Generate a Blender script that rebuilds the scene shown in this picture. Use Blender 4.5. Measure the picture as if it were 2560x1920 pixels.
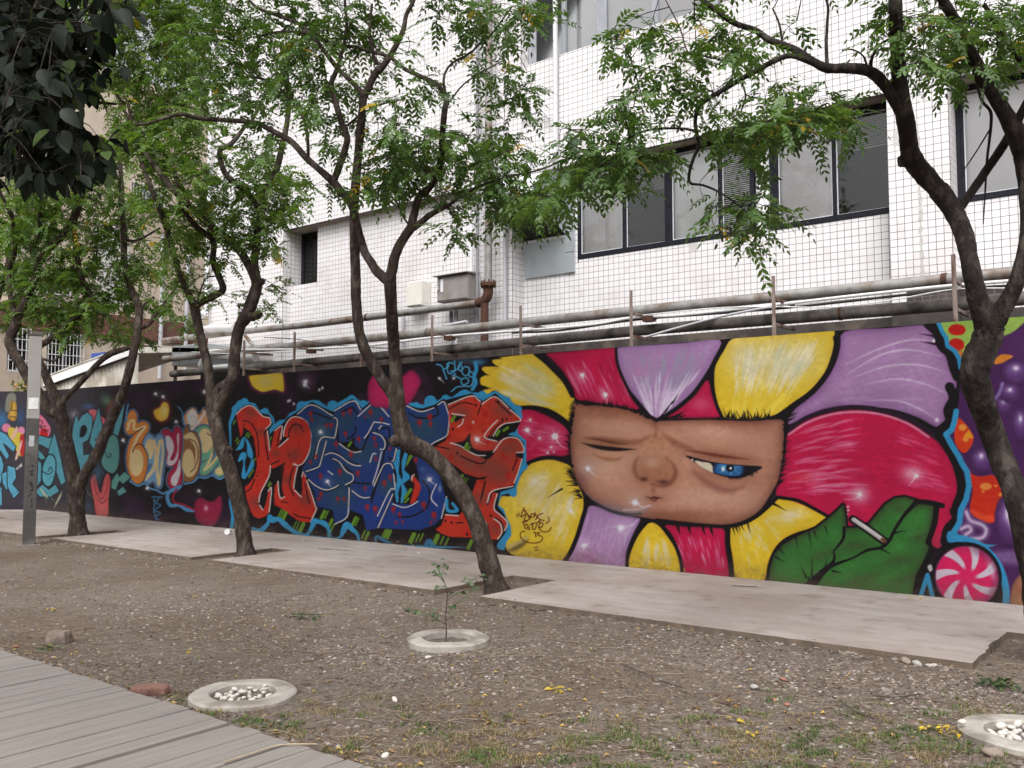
import bpy, math, random
import numpy as np
from mathutils import Vector, Matrix

for o in list(bpy.data.objects):
    bpy.data.objects.remove(o, do_unlink=True)
scene = bpy.context.scene
col = scene.collection
rnd = random.Random(7)
nrng = np.random.default_rng(11)

# ------------------------------------------------------------------ camera
FPX, CXP, CYP, EYE = 2250.0, 1280.0, 960.0, 1.6
HORIZON = 1108.0
tilt = math.atan((HORIZON - CYP) / FPX)
azim = math.atan2(2895.0, FPX)
cam_pos = np.array([0.0, -10.0, EYE])
fwd0 = np.array([-math.cos(azim), math.sin(azim), 0.0])
cam_r = np.array([math.sin(azim), math.cos(azim), 0.0])
cam_f = fwd0 * math.cos(tilt) + np.array([0, 0, 1.0]) * math.sin(tilt)
cam_u = np.cross(cam_r, cam_f)
cd = bpy.data.cameras.new('camera')
cd.sensor_width = 17.3
cd.lens = FPX / 2560.0 * 17.3
cd.clip_start = 0.05
cd.clip_end = 500
cam = bpy.data.objects.new('camera', cd)
col.objects.link(cam)
M = Matrix(((cam_r[0], cam_u[0], -cam_f[0], cam_pos[0]),
            (cam_r[1], cam_u[1], -cam_f[1], cam_pos[1]),
            (cam_r[2], cam_u[2], -cam_f[2], cam_pos[2]), (0, 0, 0, 1)))
cam.matrix_world = M
scene.camera = cam

# ------------------------------------------------------------------ world, sun, exposure
world = bpy.data.worlds.new('World')
scene.world = world
world.use_nodes = True
wn, wl = world.node_tree.nodes, world.node_tree.links
wn.clear()
SUN_EL, SUN_AZ = 54.0, 152.0        # the sun stands behind the camera, to the right, veiled by cloud
sky = wn.new('ShaderNodeTexSky')
sky.sky_type = 'NISHITA'
sky.sun_disc = False
sky.sun_elevation = math.radians(SUN_EL)
sky.sun_rotation = math.radians(SUN_AZ)
sky.air_density = 1.0
sky.dust_density = 6.0
sky.ozone_density = 1.0
hs = wn.new('ShaderNodeHueSaturation')
hs.inputs['Saturation'].default_value = 0.12      # overcast: nearly grey
bg = wn.new('ShaderNodeBackground')
bg.inputs['Strength'].default_value = 0.15
wo = wn.new('ShaderNodeOutputWorld')
wl.new(sky.outputs[0], hs.inputs['Color'])
wl.new(hs.outputs[0], bg.inputs['Color'])
wl.new(bg.outputs[0], wo.inputs['Surface'])
sl = bpy.data.lights.new('sun', 'SUN')
sl.energy = 1.5
sl.angle = math.radians(45)
sl.color = (1.0, 0.965, 0.955)
sun = bpy.data.objects.new('sun', sl)
col.objects.link(sun)
_el, _az = math.radians(SUN_EL), math.radians(SUN_AZ)
sdir = Vector((math.sin(_az) * math.cos(_el), math.cos(_az) * math.cos(_el), math.sin(_el)))
sun.rotation_euler = sdir.to_track_quat('Z', 'Y').to_euler()
sun.location = (0, -15, 20)
vs = scene.view_settings
vs.view_transform = 'Standard'
vs.look = 'None'
vs.gamma = 1.0
vs.use_curve_mapping = False
vs.exposure = 0.55
scene.render.engine = 'CYCLES'
scene.render.resolution_x, scene.render.resolution_y = 1024, 768
scene.cycles.max_bounces = 6
scene.cycles.transparent_max_bounces = 8


# ------------------------------------------------------------------ helpers: measured points of the place
def ray(x, y):
    return cam_f + cam_r * ((x - CXP) / FPX) - cam_u * ((y - CYP) / FPX)
def at_y(x, y, Y):
    d = ray(x, y); return cam_pos + d * ((Y - cam_pos[1]) / d[1])
def at_x(x, y, X):
    d = ray(x, y); return cam_pos + d * ((X - cam_pos[0]) / d[0])
def at_z(x, y, z=0.0):
    d = ray(x, y); return cam_pos + d * ((z - cam_pos[2]) / d[2])
def at_d(x, y, dep):
    return cam_pos + ray(x, y) * dep
def depth_of(P):
    return float((np.asarray(P, float) - cam_pos) @ cam_f)


# ------------------------------------------------------------------ helpers: objects
def tag(o, label=None, cat=None, group=None, kind=None):
    if label: o['label'] = label
    if cat: o['category'] = cat
    if group: o['group'] = group
    if kind: o['kind'] = kind
    return o
def empty(name, loc=(0, 0, 0), label=None, cat=None, group=None, kind=None):
    o = bpy.data.objects.new(name, None)
    o.location = tuple(float(v) for v in loc)
    o.empty_display_size = 0.1
    col.objects.link(o)
    return tag(o, label, cat, group, kind)
def link(name, me, mat=None, parent=None, loc=None):
    o = bpy.data.objects.new(name, me)
    col.objects.link(o)
    if mat is not None and not me.materials:
        me.materials.append(mat)
    if parent is not None:
        o.parent = parent
        if loc is None:      # vertices are given in world space
            pl = parent
            off = Vector((0, 0, 0))
            while pl is not None:
                off += pl.location
                pl = pl.parent
            o.location = -off
        else:
            o.location = loc
    elif loc is not None:
        o.location = loc
    return o
def np_mesh(name, V, F, smooth=False):
    """V (n,3) array, F (m,k) array of equal-sized faces"""
    V = np.asarray(V, np.float32); F = np.asarray(F, np.int32)
    me = bpy.data.meshes.new(name)
    me.vertices.add(len(V)); me.vertices.foreach_set('co', V.ravel())
    m, k = F.shape
    me.loops.add(m * k); me.loops.foreach_set('vertex_index', F.ravel())
    me.polygons.add(m)
    me.polygons.foreach_set('loop_start', np.arange(0, m * k, k, dtype=np.int32))
    me.polygons.foreach_set('loop_total', np.full(m, k, np.int32))
    me.polygons.foreach_set('use_smooth', np.full(m, smooth, bool))
    me.update(calc_edges=True)
    return me
class MB:
    """collects shapes, builds ONE mesh object"""
    def __init__(s): s.v = []; s.f = []; s.sm = []
    def add(s, V, F, smooth=False):
        b = len(s.v)
        s.v += [tuple(float(c) for c in p) for p in V]
        s.f += [tuple(b + i for i in f) for f in F]
        s.sm += [smooth] * len(F)
        return s
    def box(s, x0, x1, y0, y1, z0, z1):
        V = [(x0, y0, z0), (x1, y0, z0), (x1, y1, z0), (x0, y1, z0), (x0, y0, z1), (x1, y0, z1), (x1, y1, z1), (x0, y1, z1)]
        return s.add(V, [(0, 3, 2, 1), (4, 5, 6, 7), (0, 1, 5, 4), (1, 2, 6, 5), (2, 3, 7, 6), (3, 0, 4, 7)])
    def bbox(s, x0, x1, y0, y1, z0, z1, b=0.006):
        """bevelled box (chamfered edges)"""
        V = []; 
        for sx in (0, 1):
            for sy in (0, 1):
                for sz in (0, 1):
                    X, Y, Z = (x0, x1)[sx], (y0, y1)[sy], (z0, z1)[sz]
                    ix, iy, iz = X + b * (1 - 2 * sx), Y + b * (1 - 2 * sy), Z + b * (1 - 2 * sz)
                    V += [(X, iy, iz), (ix, Y, iz), (ix, iy, Z)]
        def i(sx, sy, sz, a): return (sx * 4 + sy * 2 + sz) * 3 + a
        F = []
        F += [(i(0,0,0,0), i(0,0,1,0), i(0,1,1,0), i(0,1,0,0)), (i(1,0,0,0), i(1,1,0,0), i(1,1,1,0), i(1,0,1,0))]
        F += [(i(0,0,0,1), i(1,0,0,1), i(1,0,1,1), i(0,0,1,1)), (i(0,1,0,1), i(0,1,1,1), i(1,1,1,1), i(1,1,0,1))]
        F += [(i(0,0,0,2), i(0,1,0,2), i(1,1,0,2), i(1,0,0,2)), (i(0,0,1,2), i(1,0,1,2), i(1,1,1,2), i(0,1,1,2))]
        for sx in (0, 1):
            for sy in (0, 1):
                F.append((i(sx,sy,0,0), i(sx,sy,1,0), i(sx,sy,1,1), i(sx,sy,0,1)))
        for sx in (0, 1):
            for sz in (0, 1):
                F.append((i(sx,0,sz,0), i(sx,1,sz,0), i(sx,1,sz,2), i(sx,0,sz,2)))
        for sy in (0, 1):
            for sz in (0, 1):
                F.append((i(0,sy,sz,1), i(1,sy,sz,1), i(1,sy,sz,2), i(0,sy,sz,2)))
        for sx in (0, 1):
            for sy in (0, 1):
                for sz in (0, 1):
                    F.append((i(sx,sy,sz,0), i(sx,sy,sz,1), i(sx,sy,sz,2)))
        return s.add(V, F)
    def prism(s, poly, axis, a0, a1):
        """polygon of 2D points extruded along axis 'x' (poly in y,z), 'y' (x,z) or 'z' (x,y)"""
        def P(p, a): return (a, p[0], p[1]) if axis == 'x' else ((p[0], a, p[1]) if axis == 'y' else (p[0], p[1], a))
        n = len(poly)
        V = [P(p, a0) for p in poly] + [P(p, a1) for p in poly]
        F = [tuple(range(n)), tuple(range(2 * n - 1, n - 1, -1))]
        F += [(i, i + n, (i + 1) % n + n, (i + 1) % n) for i in range(n)]
        return s.add(V, F)
    def tube(s, pts, rad, seg=10, caps=True, wob=0.0, bark=None):
        pts = [Vector(tuple(float(c) for c in p)) for p in pts]
        n = len(pts)
        rr = rad if isinstance(rad, (list, tuple, np.ndarray)) else [rad] * n
        V = []; F = []
        t = (pts[1] - pts[0]).normalized()
        a = Vector((0, 0, 1)) if abs(t.z) < 0.9 else Vector((1, 0, 0))
        u = t.cross(a).normalized()
        for i in range(n):
            if i == 0: tt = (pts[1] - pts[0])
            elif i == n - 1: tt = (pts[-1] - pts[-2])
            else: tt = (pts[i + 1] - pts[i]).normalized() + (pts[i] - pts[i - 1]).normalized()
            tt = tt.normalized() if tt.length > 1e-9 else t
            u = (u - tt * u.dot(tt)); u = u.normalized() if u.length > 1e-6 else tt.orthogonal().normalized()
            w = tt.cross(u)
            for k in range(seg):
                an = 2 * math.pi * k / seg
                r = rr[i] * (1 + (wob * rnd.uniform(-1, 1) if wob else 0)) * (1 if bark is None else bark[i, k])
                V.append(pts[i] + u * (math.cos(an) * r) + w * (math.sin(an) * r))
        for i in range(n - 1):
            for k in range(seg):
                F.append((i * seg + k, i * seg + (k + 1) % seg, (i + 1) * seg + (k + 1) % seg, (i + 1) * seg + k))
        s.add(V, F, True)
        if caps:
            s.add([V[k] for k in range(seg)], [tuple(range(seg - 1, -1, -1))])
            s.add([V[(n - 1) * seg + k] for k in range(seg)], [tuple(range(seg))])
        return s
    def mesh(s, name):
        me = bpy.data.meshes.new(name)
        me.from_pydata(s.v, [], s.f)
        me.polygons.foreach_set('use_smooth', s.sm)
        me.update()
        return me
    def build(s, name, mat, parent=None, loc=None):
        return link(name, s.mesh(name), mat, parent, loc)
def smooth_path(pts, n=4):
    """Catmull-Rom through rows of numbers"""
    P = np.asarray(pts, float)
    if len(P) < 3: return P
    Q = np.vstack([2 * P[0] - P[1], P, 2 * P[-1] - P[-2]])
    out = []
    for i in range(1, len(Q) - 2):
        for k in range(n):
            t = k / n
            out.append(0.5 * ((2 * Q[i]) + (-Q[i-1] + Q[i+1]) * t + (2*Q[i-1] - 5*Q[i] + 4*Q[i+1] - Q[i+2]) * t*t + (-Q[i-1] + 3*Q[i] - 3*Q[i+1] + Q[i+2]) * t**3))
    out.append(P[-1])
    return np.array(out)


# ------------------------------------------------------------------ helpers: materials
def s2l(c):
    c = np.asarray(c, float) / 255.0
    return np.where(c <= 0.04045, c / 12.92, ((c + 0.055) / 1.055) ** 2.4)
def mat(name, c1, c2=None, scale=6.0, rough=0.8, bump=0.0, bscale=None, spec=0.3, metal=0.0, detail=6.0, c3=None, s3=1.2, stretch=None, m3=(0.52, 0.62)):
    """principled surface whose colour drifts between c1 and c2 with noise; c3 adds larger stains"""
    m = bpy.data.materials.new(name)
    m.use_nodes = True
    n, l = m.node_tree.nodes, m.node_tree.links
    b = n['Principled BSDF']
    b.inputs['Roughness'].default_value = rough
    b.inputs['Metallic'].default_value = metal
    b.inputs['Specular IOR Level'].default_value = spec
    if c2 is None:
        b.inputs['Base Color'].default_value = (*c1, 1)
        if not bump: return m
    tc = n.new('ShaderNodeTexCoord')
    src = tc.outputs['Object']
    if stretch:
        mp = n.new('ShaderNodeMapping'); mp.inputs['Scale'].default_value = stretch
        l.new(src, mp.inputs['Vector']); src = mp.outputs[0]
    nz = n.new('ShaderNodeTexNoise'); nz.inputs['Scale'].default_value = scale; nz.inputs['Detail'].default_value = detail
    nz.inputs['Roughness'].default_value = 0.65
    l.new(src, nz.inputs['Vector'])
    if c2 is not None:
        cr = n.new('ShaderNodeValToRGB')
        cr.color_ramp.elements[0].position = 0.32; cr.color_ramp.elements[0].color = (*c1, 1)
        cr.color_ramp.elements[1].position = 0.68; cr.color_ramp.elements[1].color = (*c2, 1)
        l.new(nz.outputs['Fac'], cr.inputs['Fac'])
        out = cr.outputs[0]
        if c3 is not None:
            n3 = n.new('ShaderNodeTexNoise'); n3.inputs['Scale'].default_value = s3; n3.inputs['Detail'].default_value = 8
            l.new(src, n3.inputs['Vector'])
            r3 = n.new('ShaderNodeMapRange'); r3.inputs['From Min'].default_value = m3[0]; r3.inputs['From Max'].default_value = m3[1]
            l.new(n3.outputs['Fac'], r3.inputs['Value'])
            mx = n.new('ShaderNodeMix'); mx.data_type = 'RGBA'
            mx.inputs['B'].default_value = (*c3, 1)
            l.new(r3.outputs[0], mx.inputs['Factor']); l.new(out, mx.inputs['A'])
            out = mx.outputs['Result']
        l.new(out, b.inputs['Base Color'])
    if bump:
        bn = n.new('ShaderNodeTexNoise'); bn.inputs['Scale'].default_value = bscale or scale * 3; bn.inputs['Detail'].default_value = 6
        l.new(src, bn.inputs['Vector'])
        bp = n.new('ShaderNodeBump'); bp.inputs['Strength'].default_value = bump; bp.inputs['Distance'].default_value = 0.01
        l.new(bn.outputs['Fac'], bp.inputs['Height']); l.new(bp.outputs[0], b.inputs['Normal'])
    return m
def leaf_mat(name, ca, cb, cc, trans=0.35, rough=0.45, accent=0.06):
    """leaf surface: colour differs from leaf to leaf (per-face attribute), some light passes through"""
    m = bpy.data.materials.new(name); m.use_nodes = True
    n, l = m.node_tree.nodes, m.node_tree.links
    b = n['Principled BSDF']
    b.inputs['Roughness'].default_value = rough; b.inputs['Specular IOR Level'].default_value = 0.45
    at = n.new('ShaderNodeAttribute'); at.attribute_name = 'leaf'; at.attribute_type = 'GEOMETRY'
    cr = n.new('ShaderNodeValToRGB')
    e = cr.color_ramp.elements
    e[0].position = 0.0; e[0].color = (*ca, 1)
    e[1].position = 1.0 - accent; e[1].color = (*cb, 1)
    k = e.new(min(0.999, 1.0 - accent + 0.01)); k.color = (*cc, 1)
    l.new(at.outputs['Fac'], cr.inputs['Fac'])
    l.new(cr.outputs[0], b.inputs['Base Color'])
    tr = n.new('ShaderNodeBsdfTranslucent')
    br = n.new('ShaderNodeMix'); br.data_type = 'RGBA'; br.blend_type = 'MULTIPLY'; br.inputs['Factor'].default_value = 1
    br.inputs['B'].default_value = (1.5, 1.5, 0.6, 1)
    l.new(cr.outputs[0], br.inputs['A']); l.new(br.outputs['Result'], tr.inputs['Color'])
    mx = n.new('ShaderNodeMixShader'); mx.inputs[0].default_value = trans
    l.new(b.outputs[0], mx.inputs[1]); l.new(tr.outputs[0], mx.inputs[2])
    l.new(mx.outputs[0], n['Material Output'].inputs['Surface'])
    return m
def glass_mat(name, tint=(0.97, 0.97, 0.97), refl=0.12):
    m = bpy.data.materials.new(name); m.use_nodes = True
    n, l = m.node_tree.nodes, m.node_tree.links
    n.remove(n['Principled BSDF'])
    t = n.new('ShaderNodeBsdfTransparent'); t.inputs[0].default_value = (*tint, 1)
    g = n.new('ShaderNodeBsdfGlossy'); g.inputs['Roughness'].default_value = 0.03; g.inputs[0].default_value = (0.95, 0.95, 0.95, 1)
    fr = n.new('ShaderNodeFresnel'); fr.inputs[0].default_value = 1.5
    mx = n.new('ShaderNodeMixShader')
    l.new(fr.outputs[0], mx.inputs[0]); l.new(t.outputs[0], mx.inputs[1]); l.new(g.outputs[0], mx.inputs[2])
    l.new(mx.outputs[0], n['Material Output'].inputs['Surface'])
    return m
# ------------------------------------------------------------------ the painted wall
WALL_H, WALL_T = 2.84, 0.16
WALL_X0, WALL_X1 = -22.1, 4.0
_bx = np.array([-600, 87, 362, 640, 1280, 1685, 1920, 2560, 4600.]); _by = np.array([1206, 1278, 1307, 1339, 1401, 1438, 1462, 1517, 1680.])
_tx = np.array([-600, 93, 347, 640, 1280, 1920, 2560, 4600.]); _ty = np.array([1036, 982, 960, 937, 886, 839, 792, 650.])
def base_y(x): return np.interp(x, _bx, _by)
def top_y(x): return np.interp(x, _tx, _ty)
CROP = dict(A=(0, 960, 3.456), B=(640, 960, 3.456), C=(1280, 960, 3.456), D=(1920, 960, 3.456), E=(1280, 480, 3.456), F=(1920, 480, 3.456),
            L1=(560, 960, 6.144), L2=(560, 1150, 6.144), L3=(880, 960, 6.144), L4=(1000, 1150, 6.144), M5=(1060, 840, 3.525),
            M6=(290, 980, 3.84), M7=(0, 980, 3.84), M8=(2200, 1200, 2.886), P1=(1360, 780, 1.813), P2=(1860, 780, 1.813),
            P3=(1640, 1150, 2.884), P4=(1940, 1220, 2.884), O=(0, 0, 1.0))
def tr(c, pts):
    x0, y0, s = CROP[c]
    return [(x0 + p[0] / s, y0 + p[1] / s) + tuple(p[2:]) for p in pts]
def curve2(pts, closed=False, n=4):
    P = np.asarray(pts, float)
    if len(P) < 3: return P
    Q = np.vstack([P[-1], P, P[0], P[1]]) if closed else np.vstack([2 * P[0] - P[1], P, 2 * P[-1] - P[-2]])
    out = []
    for i in range(1, len(Q) - 2):
        for k in range(n):
            t = k / n
            out.append(0.5 * ((2 * Q[i]) + (-Q[i-1] + Q[i+1]) * t + (2*Q[i-1] - 5*Q[i] + 4*Q[i+1] - Q[i+2]) * t*t + (-Q[i-1] + 3*Q[i] - 3*Q[i+1] + Q[i+2]) * t**3))
    if not closed: out.append(P[-1])
    return np.array(out)
def hash_noise(x, y, seed):
    """smooth value noise"""
    xi = np.floor(x).astype(np.int64); yi = np.floor(y).astype(np.int64)
    fx = x - xi; fy = y - yi
    fx = fx * fx * (3 - 2 * fx); fy = fy * fy * (3 - 2 * fy)
    def h(a, b):
        n = (a * 374761393 + b * 668265263 + seed * 144269) & 0xffffffff
        n = ((n ^ (n >> 13)) * 1274126177) & 0xffffffff
        return ((n ^ (n >> 16)) & 0xffff) / 65535.0
    return (h(xi, yi) * (1 - fx) + h(xi + 1, yi) * fx) * (1 - fy) + (h(xi, yi + 1) * (1 - fx) + h(xi + 1, yi + 1) * fx) * fy

class Canvas:
    """paint laid on the wall: one colour per wall vertex"""
    def __init__(s, xs, nrow):
        s.xs = xs
        t = np.linspace(0, 1, nrow)
        s.PX = np.repeat(xs[:, None], nrow, 1)
        b, tp = base_y(xs)[:, None], top_y(xs)[:, None]
        s.PY = b + (tp - b) * t[None, :]
        s.col = np.zeros((len(xs), nrow, 3))
        s.clip = None
    def _win(s, x0, x1, y0, y1):
        i0, i1 = np.searchsorted(s.xs, x0), np.searchsorted(s.xs, x1) + 1
        i0 = max(0, i0 - 1); i1 = min(len(s.xs), i1 + 1)
        if i1 <= i0: return None
        py = s.PY[i0:i1]
        ok = np.where(((py >= y0) & (py <= y1)).any(0))[0]
        if len(ok) == 0: return None
        return slice(i0, i1), slice(ok[0], ok[-1] + 1)
    def mixin(s, w, a, c):
        if s.clip is not None: a = a * s.clip[w]
        c = np.asarray(c, float)
        s.col[w] = s.col[w] * (1 - a[..., None]) + c * a[..., None]
    @staticmethod
    def segdist(px, py, P, closed, wd=None):
        """distance to polyline; with wd also returns distance minus half-width"""
        best = np.full(px.shape, 1e9)
        n = len(P)
        for i in range(n if closed else n - 1):
            ax, ay = P[i][0], P[i][1]; bx, by = P[(i + 1) % n][0], P[(i + 1) % n][1]
            dx, dy = bx - ax, by - ay
            L = dx * dx + dy * dy + 1e-9
            t = np.clip(((px - ax) * dx + (py - ay) * dy) / L, 0, 1)
            d = np.hypot(px - ax - t * dx, py - ay - t * dy)
            if wd is not None: d = d - (wd[i] + (wd[(i + 1) % n] - wd[i]) * t) * 0.5
            np.minimum(best, d, out=best)
        return best
    @staticmethod
    def inside(px, py, P):
        r = np.zeros(px.shape, bool); n = len(P)
        for i in range(n):
            ax, ay = P[i][0], P[i][1]; bx, by = P[(i + 1) % n][0], P[(i + 1) % n][1]
            if ay == by: continue
            c = ((ay > py) != (by > py)) & (px < (bx - ax) * (py - ay) / (by - ay) + ax)
            r ^= c
        return r
    def mask(s, pts, soft=1.2, curve=True, grow=0.0, crop='O', n=4):
        P = tr(crop, pts)
        if curve: P = curve2([p[:2] for p in P], True, n)
        P = np.asarray(P, float)
        m = soft * 2 + abs(grow) + 2
        w = s._win(P[:, 0].min() - m, P[:, 0].max() + m, P[:, 1].min() - m, P[:, 1].max() + m)
        if w is None: return None
        px, py = s.PX[w], s.PY[w]
        d = s.segdist(px, py, P, True)
        d = np.where(s.inside(px, py, P), -d, d) - grow
        return w, d
    def poly(s, pts, c, crop='O', soft=1.2, curve=True, grow=0.0, alpha=1.0, edge=None, n=4):
        r = s.mask(pts, soft, curve, grow, crop, n)
        if r is None: return
        w, d = r
        a = np.clip(0.5 - d / (2 * soft), 0, 1) * alpha
        s.mixin(w, a, c)
        if edge:   # (colour, reach in px, strength): paint shaded towards the rim of the shape
            ec, er, es = edge
            s.mixin(w, a * es * np.exp(np.minimum(d, 0) / er), ec)
    def stroke(s, pts, width, c, crop='O', soft=1.1, curve=True, alpha=1.0, taper=0):
        P = tr(crop, pts)
        W = [p[2] if len(p) > 2 else width for p in P]
        if curve and len(P) > 2:
            Q = curve2([(p[0], p[1], wv) for p, wv in zip(P, W)])
            P, W = Q[:, :2], np.maximum(Q[:, 2], 0.3)
        P = np.asarray([p[:2] for p in P], float); W = np.asarray(W, float)
        if taper:
            t = np.linspace(0, 1, len(P))
            W = W * (np.clip(1 - t, 0, 1) if taper == 1 else np.sin(np.clip(t, 0.02, 0.98) * np.pi))
        m = W.max() / 2 + soft * 2 + 2
        w = s._win(P[:, 0].min() - m, P[:, 0].max() + m, P[:, 1].min() - m, P[:, 1].max() + m)
        if w is None: return
        d = s.segdist(s.PX[w], s.PY[w], P, False, W)
        s.mixin(w, np.clip(0.5 - d / (2 * soft), 0, 1) * alpha, c)
    def spray(s, x, y, rx, ry, c, alpha=0.6, crop='O', rot=0.0):
        (x, y), = tr(crop, [(x, y)])
        sc = CROP[crop][2]; rx /= sc; ry /= sc
        R = 2.6 * max(rx, ry)
        w = s._win(x - R, x + R, y - R, y + R)
        if w is None: return
        dx, dy = s.PX[w] - x, s.PY[w] - y
        ca, sa = math.cos(rot), math.sin(rot)
        u, v = (dx * ca + dy * sa) / rx, (-dx * sa + dy * ca) / ry
        s.mixin(w, alpha * np.exp(-(u * u + v * v)), c)
    def disc(s, x, y, rx, ry, c, crop='O', soft=1.0, alpha=1.0):
        (x, y), = tr(crop, [(x, y)])
        sc = CROP[crop][2]; rx /= sc; ry /= sc
        w = s._win(x - rx - 4, x + rx + 4, y - ry - 4, y + ry + 4)
        if w is None: return
        d = (np.hypot((s.PX[w] - x) / rx, (s.PY[w] - y) / ry) - 1) * min(rx, ry)
        s.mixin(w, np.clip(0.5 - d / (2 * soft), 0, 1) * alpha, c)
    def set_clip(s, pts, crop='O', soft=1.5, curve=True):
        s.clip = None
        r = s.mask(pts, soft, curve, 0, crop)
        s.clip = np.zeros(s.col.shape[:2])
        if r is not None:
            w, d = r
            s.clip[w] = np.clip(0.5 - d / (2 * soft), 0, 1)
    def streaks(s, foot, tips, n, c, wid=2.2, alpha=0.5, l0=0.2, l1=0.95, crop='O', bend=0.0):
        """brush strokes that fan from near foot (two points) towards tips (two points)"""
        f = tr(crop, foot); t = tr(crop, tips)
        for i in range(n):
            k = rnd.random()
            a = np.array(f[0]) * (1 - k) + np.array(f[1]) * k
            k2 = min(1, max(0, k + rnd.uniform(-.03, .03)))
            b = np.array(t[0]) * (1 - k2) + np.array(t[1]) * k2
            q0 = rnd.uniform(l0, l1 - 0.25); q1 = min(l1, q0 + rnd.uniform(.15, .5))
            p0, p1 = a + (b - a) * q0, a + (b - a) * q1
            nrm = np.array([-(b - a)[1], (b - a)[0]])
            mid = (p0 + p1) / 2 + nrm * bend * (q1 - q0) ** 2 * rnd.uniform(.8, 1.2)
            s.stroke([tuple(p0), tuple(mid), tuple(p1)], wid * rnd.uniform(.5, 1.6), c, soft=1.6, alpha=alpha * rnd.uniform(.4, 1), taper=2)
    def hairs(s, pts, n, ln, c=(22, 18, 20), crop='O', ang=None, wid=4, spread=.5):
        """short tapering black brush hairs along a line"""
        P = curve2([p[:2] for p in tr(crop, pts)])
        for i in range(n):
            k = rnd.randrange(len(P) - 1)
            a = P[k] + (P[k + 1] - P[k]) * rnd.random()
            th = ang + rnd.uniform(-spread, spread)
            L = ln * rnd.uniform(.4, 1.2)
            b = a + np.array([math.cos(th), math.sin(th)]) * L
            s.stroke([tuple(a), tuple(b)], wid, c, taper=1, curve=False, soft=1.0, alpha=.85)
    def seed(s, x, y, r, tail=None, crop='O', glow=.25):
        """white dandelion seed"""
        (x, y), = tr(crop, [(x, y)])
        r = r / CROP[crop][2]
        s.spray(x, y, r * 1.7, r * 1.7, (230, 225, 235), glow)
        W = (226, 224, 232)
        for i in range(13):
            th = i * 2 * math.pi / 13 + rnd.uniform(-.2, .2)
            L = r * rnd.uniform(.6, 1.15)
            s.stroke([(x, y), (x + math.cos(th) * L, y + math.sin(th) * L)], 2.2, W, taper=1, curve=False, soft=.9, alpha=.85)
        s.disc(x, y, r * .45, r * .45, W, alpha=.8)
        if tail:
            tp = tr(crop, tail)
            s.stroke([(x, y)] + [tuple(p[:2]) for p in tp], 2.6, W, taper=1, alpha=.9)
    def pen(s, lines, width, c, crop, soft=.8, alpha=1, curve=True):
        for ln in lines: s.stroke(ln, width, c, crop, soft, curve, alpha)

K = (24, 20, 23); BLU = (52, 143, 192); MAG = (190, 26, 72); PUR = (172, 132, 178); YEL = (224, 192, 50); WHT = (216, 208, 206)
RED = (188, 48, 36); NAVY = (34, 56, 118); TEAL = (44, 74, 92); GRN = (55, 112, 50); LIME = (96, 140, 42); LPUR = (200, 180, 212); PALE = (222, 208, 170); LPNK = (226, 120, 160)

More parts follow.
